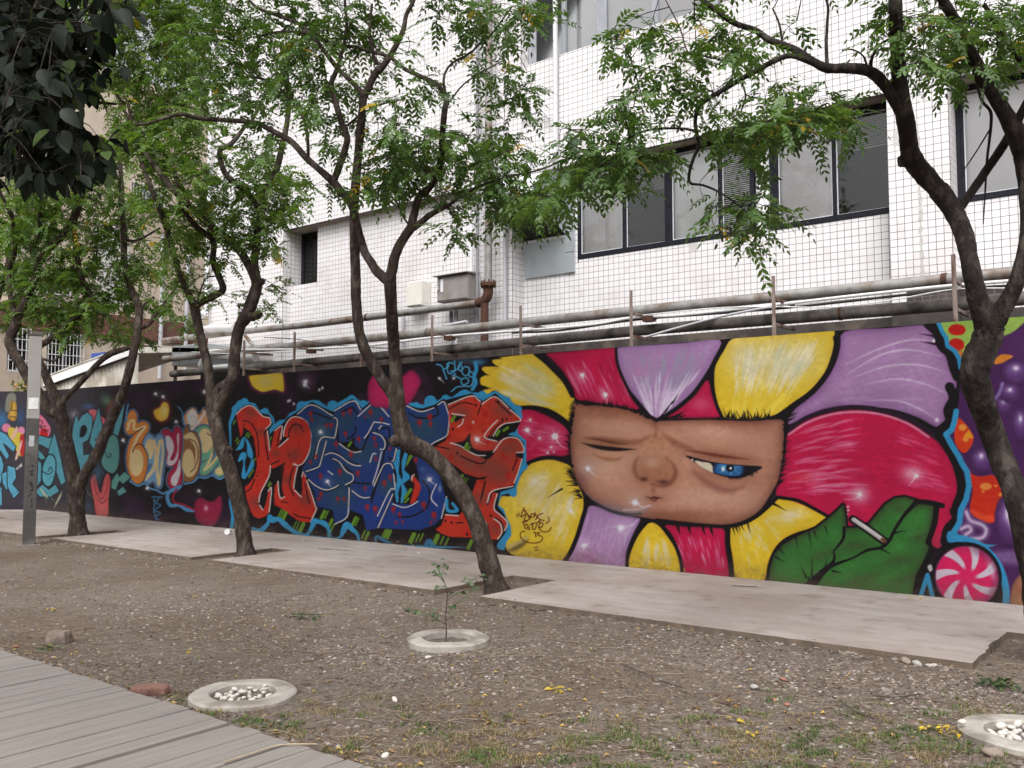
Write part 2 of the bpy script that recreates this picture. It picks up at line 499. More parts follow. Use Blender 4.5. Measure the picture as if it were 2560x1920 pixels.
def paint_main(cv):
    P, S, SP, D = cv.poly, cv.stroke, cv.spray, cv.disc
    cv.col[:] = K
    # night-sky ground with dim purple clouds
    nz = hash_noise(cv.PX / 70, cv.PY / 60, 3) * .6 + hash_noise(cv.PX / 25, cv.PY / 22, 5) * .4
    cv.col += (np.clip(nz - .55, 0, 1) * 2.2)[..., None] * np.array((42, 18, 38.))
    g = np.clip((330 - cv.PX) / 120, 0, 1)[..., None]
    cv.col[:] = cv.col * (1 - g) + g * np.array((58, 54, 60.))
    for x, y, r in ((345, 1010, 30), (440, 965, 26), (720, 1010, 28), (345, 1280, 26), (560, 1300, 40), (490, 960, 20), (820, 1020, 20)):
        SP(x, y, r, r * 1.2, (64, 30, 66), .55)
    # ---------- flower: petals round the face
    Y1 = [(600, 215), (640, 190), (790, 168), (985, 152), (1060, 215), (1150, 300), (1230, 390), (1300, 500), (1325, 570), (1300, 690), (1270, 760), (1180, 705), (1080, 655), (980, 630), (860, 622), (760, 590), (700, 530), (620, 480), (560, 520), (525, 485), (500, 430), (497, 370), (545, 338), (512, 300), (525, 268), (625, 262)]
    P(Y1, YEL, 'M5', edge=((206, 160, 40), 10, .5)); cv.set_clip(Y1, 'M5'); SP(950, 360, 240, 130, (206, 190, 132), .7, 'M5', .3)
    cv.streaks([(1300, 560), (1270, 740)], [(640, 220), (560, 480)], 70, PALE, 7, .55, .15, .95, 'M5')
    cv.streaks([(1300, 480), (1290, 700)], [(800, 190), (640, 470)], 30, (198, 196, 150), 9, .5, .15, .9, 'M5')
    SP(740, 495, 40, 30, (236, 226, 190), .5, 'M5'); cv.clip = None
    for h in ([(560, 240), (620, 255), (660, 272)], [(610, 185), (650, 190), (690, 196)], [(500, 310), (540, 335), (575, 345)], [(480, 440), (540, 452), (600, 466)], [(480, 462), (530, 466), (570, 468)]):
        S(h, 10, K, 'M5', taper=1)
    M1 = [(15, 185), (120, 176), (325, 160), (332, 220), (350, 290), (385, 360), (432, 442), (360, 432), (280, 420), (200, 405), (150, 396), (135, 350), (90, 270), (40, 212)]
    P(M1, MAG, 'P1', edge=((120, 18, 50), 8, .5)); cv.set_clip(M1, 'P1')
    cv.streaks([(60, 175), (320, 165)], [(160, 395), (425, 435)], 44, (222, 130, 166), 4, .6, .1, .95, 'P1')
    cv.streaks([(220, 170), (330, 165)], [(330, 420), (425, 435)], 18, (150, 20, 60), 8, .4, 0, .9, 'P1'); cv.clip = None
    PU1 = [(337, 160), (480, 148), (640, 138), (805, 125), (775, 210), (730, 290), (670, 370), (600, 430), (535, 478), (515, 492), (480, 460), (430, 400), (385, 340), (350, 260), (338, 200)]
    P(PU1, PUR, 'P1', edge=((120, 88, 140), 10, .5)); cv.set_clip(PU1, 'P1')
    cv.streaks([(340, 160), (800, 128)], [(490, 480), (540, 480)], 60, (150, 150, 172), 6, .55, .02, .7, 'P1')
    cv.streaks([(340, 180), (800, 150)], [(490, 490), (540, 490)], 70, (214, 198, 222), 5, .75, .3, .98, 'P1')
    SP(440, 270, 50, 34, (196, 130, 178), .5, 'P1'); cv.clip = None
    M2 = [(745, 310), (765, 380), (790, 440), (800, 476), (740, 486), (640, 484), (560, 486), (620, 440), (690, 380)]
    P(M2, MAG, 'P1', edge=((120, 18, 50), 6, .5)); SP(715, 420, 45, 32, (214, 110, 140), .55, 'P1')
    Y2 = [(862, 121), (960, 112), (1080, 102), (1330, 84), (1322, 112), (1325, 145), (1310, 205), (1280, 275), (1215, 355), (1130, 415), (1060, 465), (985, 485), (900, 488), (825, 482), (803, 450), (785, 390), (778, 310), (786, 240), (822, 178)]
    P(Y2, YEL, 'P1', edge=((205, 165, 35), 9, .5)); cv.set_clip(Y2, 'P1'); SP(1080, 210, 200, 110, (214, 202, 162), .8, 'P1'); SP(900, 200, 60, 90, (216, 204, 168), .6, 'P1')
    cv.streaks([(880, 120), (1310, 95)], [(850, 480), (1050, 480)], 110, (230, 220, 190), 6, .65, .02, .75, 'P1')
    cv.streaks([(880, 120), (1310, 95)], [(850, 480), (1050, 480)], 40, (196, 200, 170), 6, .5, .02, .6, 'P1')
    cv.streaks([(850, 200), (1300, 180)], [(850, 490), (1050, 490)], 50, (236, 210, 80), 5, .7, .5, 1, 'P1'); cv.clip = None
    cv.hairs([(830, 480), (900, 486), (1040, 480)], 40, 22, crop='P1', ang=-1.6, wid=4)
    PU2 = [(470, 88), (660, 73), (838, 58), (866, 80), (895, 120), (925, 165), (945, 230), (975, 290), (965, 370), (925, 440), (915, 500), (880, 524), (800, 482), (700, 447), (600, 432), (480, 427), (380, 442), (290, 472), (215, 512), (203, 498), (212, 478), (245, 436), (330, 370), (390, 290), (440, 190)]
    P(PU2, PUR, 'P2', edge=((112, 70, 122), 12, .75)); cv.set_clip(PU2, 'P2')
    cv.streaks([(420, 300), (330, 440)], [(880, 90), (920, 500)], 60, (184, 150, 192), 5, .4, .1, .95, 'P2', bend=-.08)
    for a in ([(470, 240), (620, 170), (760, 128), (885, 130)], [(470, 290), (620, 200), (760, 172), (915, 203)], [(500, 300), (650, 250), (800, 240), (930, 275)], [(560, 330), (700, 305), (820, 325), (930, 372)], [(560, 405), (700, 405), (800, 440), (880, 490)]):
        S(a, 5, (214, 196, 222), 'P2', soft=2, alpha=.8, taper=2)
    D(878, 130, 9, 7, (232, 220, 236), 'P2'); D(880, 492, 8, 8, (225, 215, 232), 'P2', soft=3)
    SP(600, 380, 120, 40, (140, 98, 152), .3, 'P2'); cv.clip = None
    for h in ([(905, 118), (860, 106), (808, 97)], [(905, 150), (860, 142), (815, 134)]): S(h, 8, K, 'P2', taper=1)
    M3 = [(203, 552), (280, 500), (380, 464), (500, 447), (620, 460), (740, 498), (830, 552), (895, 610), (935, 680), (968, 755), (965, 820), (940, 872), (925, 905), (945, 960), (930, 1010), (860, 1040), (650, 1060), (350, 1030), (300, 930), (150, 850), (160, 760), (188, 650)]
    P(M3, MAG, 'P2', edge=((140, 16, 56), 7, .5)); cv.set_clip(M3, 'P2')
    cv.streaks([(190, 560), (160, 840)], [(560, 460), (620, 820)], 70, (226, 140, 172), 5, .6, .05, .9, 'P2', bend=-.12)
    cv.streaks([(960, 840), (880, 600)], [(600, 760), (600, 500)], 30, (220, 100, 140), 5, .5, .0, .7, 'P2', bend=.1)
    cv.streaks([(300, 600), (300, 800)], [(850, 620), (850, 820)], 30, (168, 18, 62), 8, .35, .1, .95, 'P2')
    S([(205, 560), (290, 506), (400, 468), (520, 456), (640, 470), (750, 510), (840, 570)], 5, (224, 160, 186), 'P2', soft=2.2, alpha=.85)
    SP(760, 735, 50, 36, (232, 190, 206), .7, 'P2'); cv.seed(780, 745, 14, [(760, 770), (740, 792)], 'P2')
    cv.seed(520, 830, 22, [(500, 850), (450, 852)], 'P2', .5); SP(520, 830, 45, 36, (230, 180, 200), .4, 'P2')
    SP(250, 755, 60, 26, (206, 80, 80), .4, 'P2'); cv.clip = None
    for x, y in ((466, 886), (467, 902), (462, 920)): D(x, y, 5, 5, (226, 180, 196), 'P2')
    Y3 = [(862, 292), (960, 302), (1080, 347), (1225, 425), (1120, 490), (1000, 530), (900, 582), (830, 664), (790, 762), (750, 886), (560, 868), (540, 700), (526, 600), (530, 500), (640, 462), (720, 412), (790, 352)]
    P(Y3, YEL, 'P3', edge=((214, 160, 30), 8, .5)); cv.set_clip(Y3, 'P3')
    cv.streaks([(560, 500), (860, 330)], [(620, 860), (1160, 420)], 50, PALE, 6, .55, .05, .9, 'P3')
    SP(960, 410, 110, 50, (226, 210, 180), .75, 'P3', -.4); cv.clip = None
    M4 = [(62, 482), (200, 490), (470, 502), (498, 640), (512, 866), (190, 830), (170, 720), (122, 592)]
    P(M4, MAG, 'P3', edge=((120, 16, 50), 6, .55)); cv.set_clip(M4, 'P3')
    cv.streaks([(90, 490), (460, 510)], [(230, 800), (500, 840)], 30, (222, 130, 170), 5, .6, .15, .85, 'P3'); cv.clip = None
    for x, y in ((228, 490), (388, 500), (330, 492), (150, 488)): S([(x, y - 10), (x + 8, y + 30), (x + 22, y + 62)], 9, K, 'P3', taper=1)
    Y4 = [(1180, 1212), (1255, 1232), (1335, 1330), (1412, 1450), (1450, 1560), (1452, 1640), (1008, 1612), (1002, 1530), (1040, 1400), (1100, 1292)]
    P(Y4, YEL, 'C', edge=((205, 155, 30), 8, .5)); cv.set_clip(Y4, 'C')
    cv.streaks([(1060, 1600), (1420, 1630)], [(1180, 1230), (1260, 1250)], 40, PALE, 6, .6, .02, .75, 'C'); cv.clip = None
    PU3 = [(682, 1064), (760, 1082), (850, 1122), (960, 1152), (1082, 1162), (1100, 1190), (1050, 1282), (1000, 1400), (972, 1500), (962, 1610), (498, 1562), (560, 1332), (612, 1182), (640, 1100)]
    P(PU3, PUR, 'C', edge=((130, 92, 142), 8, .5)); cv.set_clip(PU3, 'C')
    cv.streaks([(650, 1080), (1060, 1180)], [(520, 1560), (950, 1600)], 40, (196, 160, 200), 5, .5, .05, .9, 'C')
    SP(640, 1500, 70, 60, (176, 96, 150), .45, 'C')
    S([(1090, 1170), (1000, 1280), (960, 1400)], 4, LPUR, 'C', alpha=.6); S([(720, 1290), (830, 1250), (960, 1240), (1040, 1225)], 3, LPUR, 'C', alpha=.4); cv.clip = None
    cv.seed(935, 1255, 55, [(1000, 1245), (1045, 1222)], 'C'); cv.seed(615, 1410, 40, [(650, 1395), (672, 1385)], 'C')
    Y5 = [(140, 722), (220, 682), (330, 666), (430, 690), (520, 732), (535, 800), (582, 900), (612, 1000), (612, 1100), (590, 1232), (540, 1372), (440, 1550), (200, 1530), (0, 1490), (-60, 1400), (-20, 1300), (-70, 1200), (-120, 1090), (-90, 990), (-10, 980), (50, 850)]
    P(Y5, YEL, 'C', edge=((206, 160, 36), 9, .5)); cv.set_clip(Y5, 'C'); SP(250, 1000, 230, 260, (206, 188, 132), .6, 'C')
    cv.streaks([(0, 1000), (400, 1540)], [(300, 680), (600, 950)], 90, PALE, 6, .5, .02, .9, 'C', bend=.05)
    SP(190, 850, 60, 60, (226, 220, 210), .7, 'C'); SP(490, 1030, 40, 50, (216, 208, 200), .5, 'C'); SP(130, 1010, 90, 60, (230, 216, 150), .5, 'C')
    S([(-60, 1470), (20, 1440), (90, 1400), (140, 1360)], 12, (70, 60, 50), 'C', soft=4, alpha=.75, taper=2); S([(-30, 1420), (60, 1385), (120, 1345)], 8, (190, 170, 120), 'C', soft=3, alpha=.8); cv.clip = None
    cv.hairs([(500, 740), (560, 880), (600, 1000)], 30, 26, crop='C', ang=3.5, wid=4)
    M6_ = [(50, 232), (150, 226), (260, 262), (380, 322), (480, 402), (512, 500), (510, 604), (430, 632), (300, 632), (140, 692), (95, 650), (70, 560), (30, 440), (20, 330)]
    P(M6_, MAG, 'C', edge=((120, 16, 52), 6, .45)); cv.set_clip(M6_, 'C')
    cv.streaks([(60, 300), (110, 640)], [(470, 400), (500, 610)], 36, (216, 100, 140), 4, .5, .05, .9, 'C'); cv.clip = None
    cv.seed(130, 405, 40, [(150, 440), (195, 468)], 'C'); cv.seed(370, 460, 62, [(420, 540), (510, 582)], 'C')
    for x, y, r in ((158, 316, 18), (238, 476, 18), (338, 556, 14), (362, 596, 10), (308, 604, 16)): D(x, y, r * .6, r * .6, WHT, 'C'); SP(x, y, r * 1.6, r * 1.6, WHT, .3, 'C')
    cv.hairs([(490, 430), (505, 540), (505, 600)], 14, 18, crop='C', ang=3.6, wid=4)
    # ---------- the face
    FACE = [(540, 172), (620, 186), (800, 196), (960, 222), (1100, 262), (1220, 322), (1252, 337), (1300, 326), (1500, 322), (1700, 318), (1900, 326), (2100, 330), (2330, 318), (2352, 400), (2345, 550), (2330, 700), (2290, 850), (2230, 960), (2150, 1080), (2050, 1160), (1900, 1215), (1700, 1228), (1400, 1196), (1200, 1172), (1000, 1132), (850, 1090), (740, 1040), (640, 960), (580, 870), (540, 780), (515, 650), (508, 500), (514, 400), (526, 280)]
    P(FACE, K, 'C', grow=4, soft=7)
    P(FACE, (186, 136, 112), 'C', edge=((108, 60, 50), 15, .8)); cv.set_clip(FACE, 'C', 2.5)
    SK, SD, SO = (200, 156, 134), (108, 60, 44), (150, 92, 56)
    SP(1700, 250, 560, 100, (118, 62, 42), .5, 'C'); SP(800, 240, 300, 90, (130, 74, 52), .45, 'C')
    SP(1000, 380, 260, 70, SK, .35, 'C', .15); SP(1750, 430, 300, 80, SK, .5, 'C', .15)
    SP(850, 740, 220, 110, (206, 166, 144), .55, 'C'); SP(1720, 420, 240, 50, (200, 156, 134), .5, 'C', .15); SP(930, 380, 200, 44, (194, 152, 130), .4, 'C', .15); SP(850, 760, 260, 130, SK, .3, 'C'); SP(1650, 990, 300, 90, (204, 164, 142), .6, 'C'); SP(1980, 1010, 180, 130, SK, .35, 'C'); SP(1480, 700, 90, 120, SK, .3, 'C')
    SP(1400, 1150, 420, 60, (118, 66, 44), .5, 'C'); SP(560, 900, 80, 160, (96, 56, 66), .5, 'C', .4)
    S([(620, 470), (760, 478), (900, 500), (1040, 512), (1130, 492), (1200, 450)], 14, SD, 'C', soft=5, alpha=.55, taper=2)
    S([(1310, 440), (1380, 500), (1480, 545), (1600, 590)], 16, SD, 'C', soft=6, alpha=.55, taper=2)
    S([(1230, 345), (1250, 400), (1240, 460)], 8, SD, 'C', soft=5, alpha=.4)
    SP(1260, 500, 90, 60, SO, .4, 'C')
    # closed eye
    SP(830, 530, 230, 44, (120, 70, 46), .55, 'C', .12)
    S([(640, 478), (760, 492), (900, 520), (1010, 528)], 6, (90, 46, 34), 'C', soft=2, alpha=.8, taper=2)
    S([(600, 516), (700, 545), (820, 566), (950, 574), (1070, 572)], 11, (34, 24, 24), 'C', soft=1.6, taper=2)
    cv.hairs([(800, 566), (900, 580), (960, 578)], 10, 5, crop='C', ang=1.2, wid=2)
    S([(700, 620), (800, 655), (900, 660), (960, 640)], 9, SO, 'C', soft=4, alpha=.7, taper=2)
    # open eye
    SP(1800, 640, 360, 60, (116, 64, 46), .55, 'C', .14); SP(1850, 800, 330, 90, (132, 80, 58), .45, 'C', .1)
    S([(1500, 580), (1680, 610), (1860, 640), (2050, 660)], 8, (96, 44, 32), 'C', soft=2.6, alpha=.8, taper=2)
    EYE_ = [(1500, 628), (1600, 650), (1720, 680), (1850, 700), (2000, 712), (2160, 726), (2100, 770), (2020, 808), (1920, 828), (1800, 802), (1700, 764), (1600, 700)]
    P(EYE_, (26, 22, 28), 'C', soft=1.5)
    P([(1578, 672), (1650, 684), (1718, 700), (1740, 776), (1680, 752), (1620, 716)], (214, 200, 178), 'C')
    cv.clip = None; cv.set_clip([(1600, 660), (1720, 684), (1850, 706), (2000, 720), (2060, 740), (2000, 790), (1920, 806), (1800, 790), (1700, 756)], 'C')
    D(1870, 745, 138, 96, (22, 40, 70), 'C'); D(1870, 752, 118, 82, (42, 96, 150), 'C', soft=3)
    for i in range(40):
        th = rnd.uniform(0, 6.28); S([(1880 + 40 * math.cos(th), 738 + 30 * math.sin(th)), (1880 + 108 * math.cos(th), 745 + 76 * math.sin(th))], 1.6, (96, 160, 206), 'C', soft=.8, alpha=.6, taper=1)
    D(1882, 736, 36, 34, (18, 18, 24), 'C'); cv.clip = None
    D(1888, 738, 10, 11, (240, 240, 240), 'C'); D(1822, 745, 14, 20, (206, 220, 226), 'C', soft=1.8); D(1557, 664, 8, 8, (230, 226, 220), 'C')
    cv.hairs([(1850, 820), (1980, 812), (2080, 780), (2150, 740)], 26, 9, crop='C', ang=.9, wid=2.4, spread=.3)
    cv.set_clip(FACE, 'C', 2.5)
    S([(1560, 760), (1680, 860), (1800, 920), (1900, 930), (2000, 900)], 17, (110, 58, 54), 'C', soft=8, alpha=.55, taper=2)
    # nose, mouth
    SP(1235, 780, 190, 130, (128, 72, 46), .6, 'C'); SP(1220, 690, 90, 60, (190, 148, 124), .8, 'C'); D(1230, 740, 160, 110, (164, 112, 84), 'C', soft=14, alpha=.55)
    SP(1210, 690, 60, 40, (204, 164, 142), .6, 'C')
    S([(1090, 640), (1055, 720), (1075, 800), (1130, 848)], 9, SD, 'C', soft=5, alpha=.6, taper=2); S([(1330, 640), (1400, 720), (1408, 800), (1360, 870), (1280, 892), (1200, 870)], 10, SD, 'C', soft=5, alpha=.7, taper=2)
    SP(1140, 832, 34, 20, (70, 34, 28), .8, 'C'); SP(1305, 856, 48, 22, (70, 36, 34), .8, 'C')
    SP(1220, 930, 18, 40, (120, 74, 58), .5, 'C'); SP(1220, 1000, 110, 36, (138, 78, 62), .5, 'C')
    S([(1150, 982), (1195, 996), (1222, 990), (1260, 994), (1300, 998)], 5, (70, 32, 28), 'C', soft=1.4, taper=2)
    P([(1190, 996), (1260, 996), (1240, 1018), (1215, 1024)], (100, 50, 44), 'C', soft=1.5); D(1222, 1008, 5, 4, (220, 180, 170), 'C')
    SP(900, 1090, 200, 40, (140, 130, 150), .5, 'C', .25); cv.clip = None
    S([(640, 960), (740, 1050), (860, 1105), (1000, 1140), (1100, 1120), (1190, 1070)], 10, (128, 124, 140), 'C', soft=4, alpha=.7, taper=2)
    S([(700, 1030), (860, 1110), (1000, 1135), (1110, 1130)], 5, K, 'C', soft=2.5, alpha=.6)
    S([(960, 1100), (1080, 1095), (1150, 1075), (1195, 1060)], 4, (200, 180, 190), 'C', soft=2, alpha=.7)
    cv.seed(1060, 1035, 55, [(1120, 1070), (1185, 1058)], 'C'); cv.seed(655, 740, 40, [(700, 790), (742, 820)], 'C'); cv.seed(505, 1110, 35, [(530, 1150), (552, 1175)], 'C')
    cv.seed(810, 95, 40, [(824, 140), (822, 180)], 'C'); cv.seed(610, 1580, 36, [(625, 1620), (640, 1655)], 'E')
    # black contours
    cv.hairs([(560, 180), (800, 192), (1000, 225), (1200, 310)], 44, 14, crop='C', ang=-1.5, wid=5)
    cv.hairs([(1300, 318), (1400, 300), (1500, 285)], 8, 34, crop='C', ang=-.5, wid=6, spread=.15)
    cv.hairs([(1280, 300), (1400, 160)], 5, 30, crop='C', ang=-.9, wid=5, spread=.15)
    cv.hairs([(545, 200), (530, 300), (512, 420)], 18, 13, crop='C', ang=3.3, wid=4)
    cv.hairs([(130, 320), (145, 460), (130, 600), (110, 760), (80, 900)], 20, 20, crop='D', ang=-.3, wid=5, spread=.25)
    cv.hairs([(150, 280), (170, 330)], 7, 32, crop='D', ang=-.35, wid=6, spread=.12)
    cv.hairs([(540, 490), (600, 480), (660, 470)], 7, 24, crop='P3', ang=1.25, wid=5, spread=.15); S([(830, 320), (880, 345), (935, 378)], 8, K, 'P3', taper=1)
    S([(430, 920), (300, 1000)], 5, K, 'C', taper=1)
    # lines between the petals
    for ln, wv in (([(985, 150), (1070, 220), (1160, 310), (1240, 400), (1310, 530)], 11), ([(850, 640), (960, 632), (1080, 655), (1180, 705), (1290, 790)], 10)): S(ln, wv, K, 'M5')
    for ln, wv in (([(330, 158), (335, 230), (365, 310), (410, 400), (470, 465), (515, 492)], 7), ([(830, 122), (790, 215), (740, 290), (680, 372), (600, 440), (515, 492)], 8), ([(770, 240), (768, 330), (785, 420), (812, 484)], 9)): S(ln, wv, K, 'P1')
    for ln, wv in (([(436, 88), (438, 150), (410, 240), (350, 330), (260, 410), (160, 475)], 13), ([(205, 540), (280, 488), (380, 450), (500, 434), (620, 446), (740, 484), (830, 535), (890, 580)], 11), ([(150, 846), (240, 860), (320, 900), (400, 945)], 9)): S(ln, wv, (40, 26, 40) if wv == 11 else K, 'P2')
    for ln, wv in (([(510, 495), (508, 620), (525, 740), (535, 870)], 14), ([(20, 465), (90, 540), (140, 640), (170, 740), (180, 830)], 9), ([(0, 440), (150, 458), (300, 474), (480, 486), (620, 466), (720, 416), (800, 350), (870, 282)], 8)): S(ln, wv, K, 'P3')
    for ln, wv in (([(1170, 1190), (1080, 1300), (1020, 1420), (990, 1520), (985, 1610)], 9), ([(640, 1000), (635, 1080), (600, 1200), (560, 1330), (500, 1470), (440, 1560)], 11), ([(80, 205), (200, 212), (330, 270), (450, 350), (510, 430)], 8), ([(140, 690), (250, 650), (350, 642), (450, 665), (520, 720)], 8)): S(ln, wv, K, 'C')
    # ---------- green leaf hand with cigarette
    LEAF = tr('P3', [(800, 905), (805, 800), (840, 690), (900, 622), (1000, 562), (1140, 500), (1230, 432)]) + tr('P4', [(430, 172), (476, 128), (490, 210), (495, 292), (560, 292), (660, 262), (720, 192), (780, 122), (850, 78), (920, 68), (1005, 92), (985, 125), (1060, 118), (1125, 132), (1120, 190), (1095, 300), (1070, 392), (1085, 420), (1050, 520), (985, 632), (955, 800)])
    P(LEAF, K, 'O', curve=False, grow=6, soft=1.5)
    P(LEAF, GRN, 'O', curve=False, edge=((56, 54, 40), 9, .8)); cv.set_clip(LEAF, 'O', curve=False)
    for x, y, a, b in ((160, 300, 130, 40), (560, 420, 120, 40), (850, 520, 200, 44), (640, 650, 160, 36), (880, 160, 50, 40), (1000, 350, 60, 40), (930, 640, 140, 40), (300, 500, 160, 40)): SP(x, y, a, b, (66, 64, 46), .5, 'P4', rnd.uniform(-.4, .2))
    for x, y, a, b in ((400, 330, 60, 60), (860, 210, 60, 30), (1000, 220, 70, 40), (850, 430, 70, 30), (700, 520, 120, 34), (520, 560, 120, 34), (960, 330, 80, 24), (440, 660, 80, 26), (150, 560, 120, 60), (760, 640, 110, 30)): SP(x, y, a, b, (60, 128, 56), .6, 'P4', -.3)
    cv.pen([[(480, 290, 8), (470, 370, 8), (410, 450, 4)], [(400, 450, 3), (398, 530, 8), (300, 620, 14), (220, 710, 24)], [(240, 700, 22), (340, 590, 14), (430, 545, 8), (540, 505, 5), (640, 450, 7), (740, 430, 8), (800, 380, 9), (850, 290, 8), (920, 190, 9), (1000, 110, 12)], [(740, 440, 5), (800, 470, 2)], [(830, 330, 5), (880, 315, 3), (920, 312, 1)], [(390, 600, 6), (450, 612, 2)]], 6, K, 'P4')
    cv.clip = None
    S([(1000, 100), (1090, 105), (1190, 128)], 13, K, 'P4'); S([(1150, 140), (1130, 260), (1080, 390), (1120, 420), (1060, 530), (1000, 640), (970, 790)], 14, K, 'P4', curve=False)
    for x, y, L in ((130, 360, 90), (225, 330, 110), (265, 320, 55), (345, 285, 75)): S([(x, y), (x + 18, y + L)], 4, K, 'P4', taper=1)
    for x, y, dx, dy in ((875, 640, 45, 62), (850, 705, 65, 42)): S([(x, y), (x + dx, y + dy)], 5, K, 'P3', taper=1)
    for x, y, dx, dy in ((240, 640, 6, -140), (330, 600, 25, -90), (200, 650, -40, -90), (220, 660, -5, -30)): S([(x, y), (x + dx, y + dy)], 5, K, 'P4', taper=1)
    S([(545, 232), (650, 300), (765, 385)], 22, K, 'P4', curve=False); S([(548, 232), (650, 300), (758, 378)], 10, (188, 182, 182), 'P4', curve=False); S([(556, 226), (760, 368)], 3, (216, 210, 208), 'P4', curve=False)
    S([(752, 372), (768, 384)], 9, (110, 66, 48), 'P4', curve=False)
    P([(1130, 330), (1180, 340), (1175, 410), (1140, 430), (1105, 395)], (176, 40, 74), 'P4')
    # ---------- right: purple glossy shapes, sky-blue outline, candy
    RGN = tr('F', [(1500, 1120), (1560, 1250), (1590, 1330), (1680, 1420), (1700, 1520)]) + tr('D', [(1650, 260), (1540, 440), (1640, 620), (1740, 800), (1740, 950), (1650, 1100), (1640, 1200), (1560, 1310)]) + tr('M8', [(700, 470), (830, 600), (880, 750), (880, 930)]) + [(4700, 1780), (4700, 600), (2380, 770)]
    P(RGN, (72, 36, 84), curve=False)
    cv.set_clip(RGN, curve=False)
    P(tr('F', [(1500, 1100), (2300, 1000), (2300, 1080), (2140, 1220), (1900, 1300), (1780, 1500), (1690, 1520), (1600, 1330)]), (150, 182, 84), soft=2)
    D(1670, 1190, 76, 50, (186, 28, 22), 'F'); D(1660, 1320, 70, 56, (186, 28, 22), 'F'); SP(1700, 1420, 40, 60, (206, 98, 40), .9, 'F')
    P(tr('F', [(2160, 1230), (2300, 1190), (2600, 1230), (2600, 1500), (2000, 1480)]), (80, 40, 92))
    P(tr('F', [(2000, 1440), (2060, 1405), (2150, 1420), (2080, 1470), (1990, 1490)]), (214, 130, 46))
    P(tr('D', [(1640, 310), (1700, 330), (1780, 450), (1760, 540), (1690, 600), (1620, 500)]), (206, 60, 26)); D(1690, 380, 34, 28, (222, 140, 60), 'D'); D(1715, 480, 26, 22, (222, 140, 60), 'D'); P(tr('D', [(1700, 340), (1740, 400), (1700, 450), (1740, 470), (1780, 460)]), (226, 148, 40))
    P(tr('D', [(1700, 690), (1760, 780), (1840, 800), (1960, 800), (2040, 1000), (1930, 1190), (1800, 1160), (1730, 1090), (1760, 900)]), (196, 46, 26))
    D(1875, 885, 50, 30, (222, 130, 60), 'D'); D(1850, 928, 14, 11, (222, 130, 60), 'D'); D(1960, 880, 14, 11, (222, 130, 60), 'D'); D(2000, 955, 18, 15, (222, 130, 60), 'D')
    P(tr('D', [(1740, 1080), (1830, 1120), (1930, 1140), (1930, 1185), (1800, 1160)]), (216, 70, 40), soft=2)
    # glossy bubbles
    for c_, x, y, a, b in (('F', 2180, 1560, 150, 120), ('D', 2060, 180, 90, 90), ('D', 2200, 350, 90, 160), ('D', 1850, 660, 110, 120), ('D', 2120, 80, 110, 90), ('D', 2060, 1180, 120, 230), ('O', 2760, 1000, 90, 110), ('O', 2900, 1250, 130, 150), ('O', 3150, 1000, 150, 170), ('O', 3500, 1300, 180, 200), ('O', 2700, 1330, 60, 90), ('O', 3900, 1050, 200, 240)):
        D(x, y, a, b, (58, 28, 70), c_, soft=3); D(x, y, a * .8, b * .8, (96, 58, 116), c_, soft=10, alpha=.8)
        SP(x - a * .1, y - b * .25, a * .45, b * .4, (150, 120, 180), .7, c_); SP(x - a * .05, y - b * .3, a * .16, b * .18, (236, 226, 244), .95, c_)
    S([(2050, 0), (2020, 80), (1970, 150)], 7, (140, 116, 178), 'D', soft=3)
    for a in ([(610, 230), (640, 290), (720, 320), (750, 360), (720, 410), (640, 420)], [(570, 350), (620, 330), (640, 360), (600, 390)]): S(a, 16, (150, 116, 166), 'M8', soft=6, alpha=.8); S(a, 6, (220, 206, 226), 'M8', soft=3, alpha=.8)
    P(tr('M8', [(780, 520), (900, 500), (1040, 520), (1200, 560), (1200, 620), (1000, 600), (840, 590)]), (112, 82, 132), soft=8)
    P(tr('M8', [(900, 880), (930, 740), (1000, 665), (1100, 680), (1300, 760), (1300, 980), (900, 960)]), (170, 118, 84), soft=3, edge=((110, 66, 56), 10, .6)); SP(1000, 780, 60, 40, (130, 60, 64), .5, 'M8')
    SP(900, 190, 60, 80, (206, 196, 216), .0, 'M8'); SP(930, 290, 26, 60, (220, 214, 230), .85, 'M8', -.3)
    cv.clip = None
    S([(1590, 30), (1620, 130), (1570, 230), (1580, 330), (1480, 420)], 24, K, 'D'); S([(1480, 430), (1540, 540), (1600, 640), (1640, 760), (1660, 870), (1650, 960), (1610, 1060), (1610, 1160), (1530, 1250), (1500, 1360)], 20, K, 'D')
    S([(1420, 1140), (1500, 1220), (1530, 1330), (1600, 1400), (1630, 1520), (1660, 1600)], 24, K, 'F')
    S([(1510, 1130), (1545, 1215), (1575, 1260), (1582, 1330), (1645, 1375), (1680, 1440), (1690, 1520)], 11, BLU, 'F', curve=False)
    S([(1640, 240), (1622, 330), (1596, 400), (1545, 440), (1590, 530), (1650, 630), (1675, 690), (1718, 760), (1730, 880), (1700, 1000), (1650, 1090), (1640, 1190), (1565, 1310)], 14, BLU, 'D', curve=False)
    S([(490, 410), (600, 425), (700, 465), (790, 545), (845, 640), (872, 740), (876, 830), (862, 930)], 17, BLU, 'M8'); S([(720, 465), (780, 468), (820, 458)], 9, BLU, 'M8', taper=1); P(tr('M8', [(475, 370), (540, 380), (560, 430), (474, 445)]), BLU)
    D(600, 690, 250, 248, K, 'M8'); D(598, 690, 228, 218, (120, 50, 100), 'M8', soft=3)
    # candy disc: white and pink swirl
    (cx, cy), = tr('M8', [(600, 690)]); R = 214 / 2.886
    w = cv._win(cx - R - 4, cx + R + 4, cy - R - 4, cy + R + 4)
    dx, dy = (cv.PX[w] - cx) / 1.03, cv.PY[w] - cy
    rr = np.hypot(dx, dy); th = np.arctan2(dy, dx) + rr / R * .55
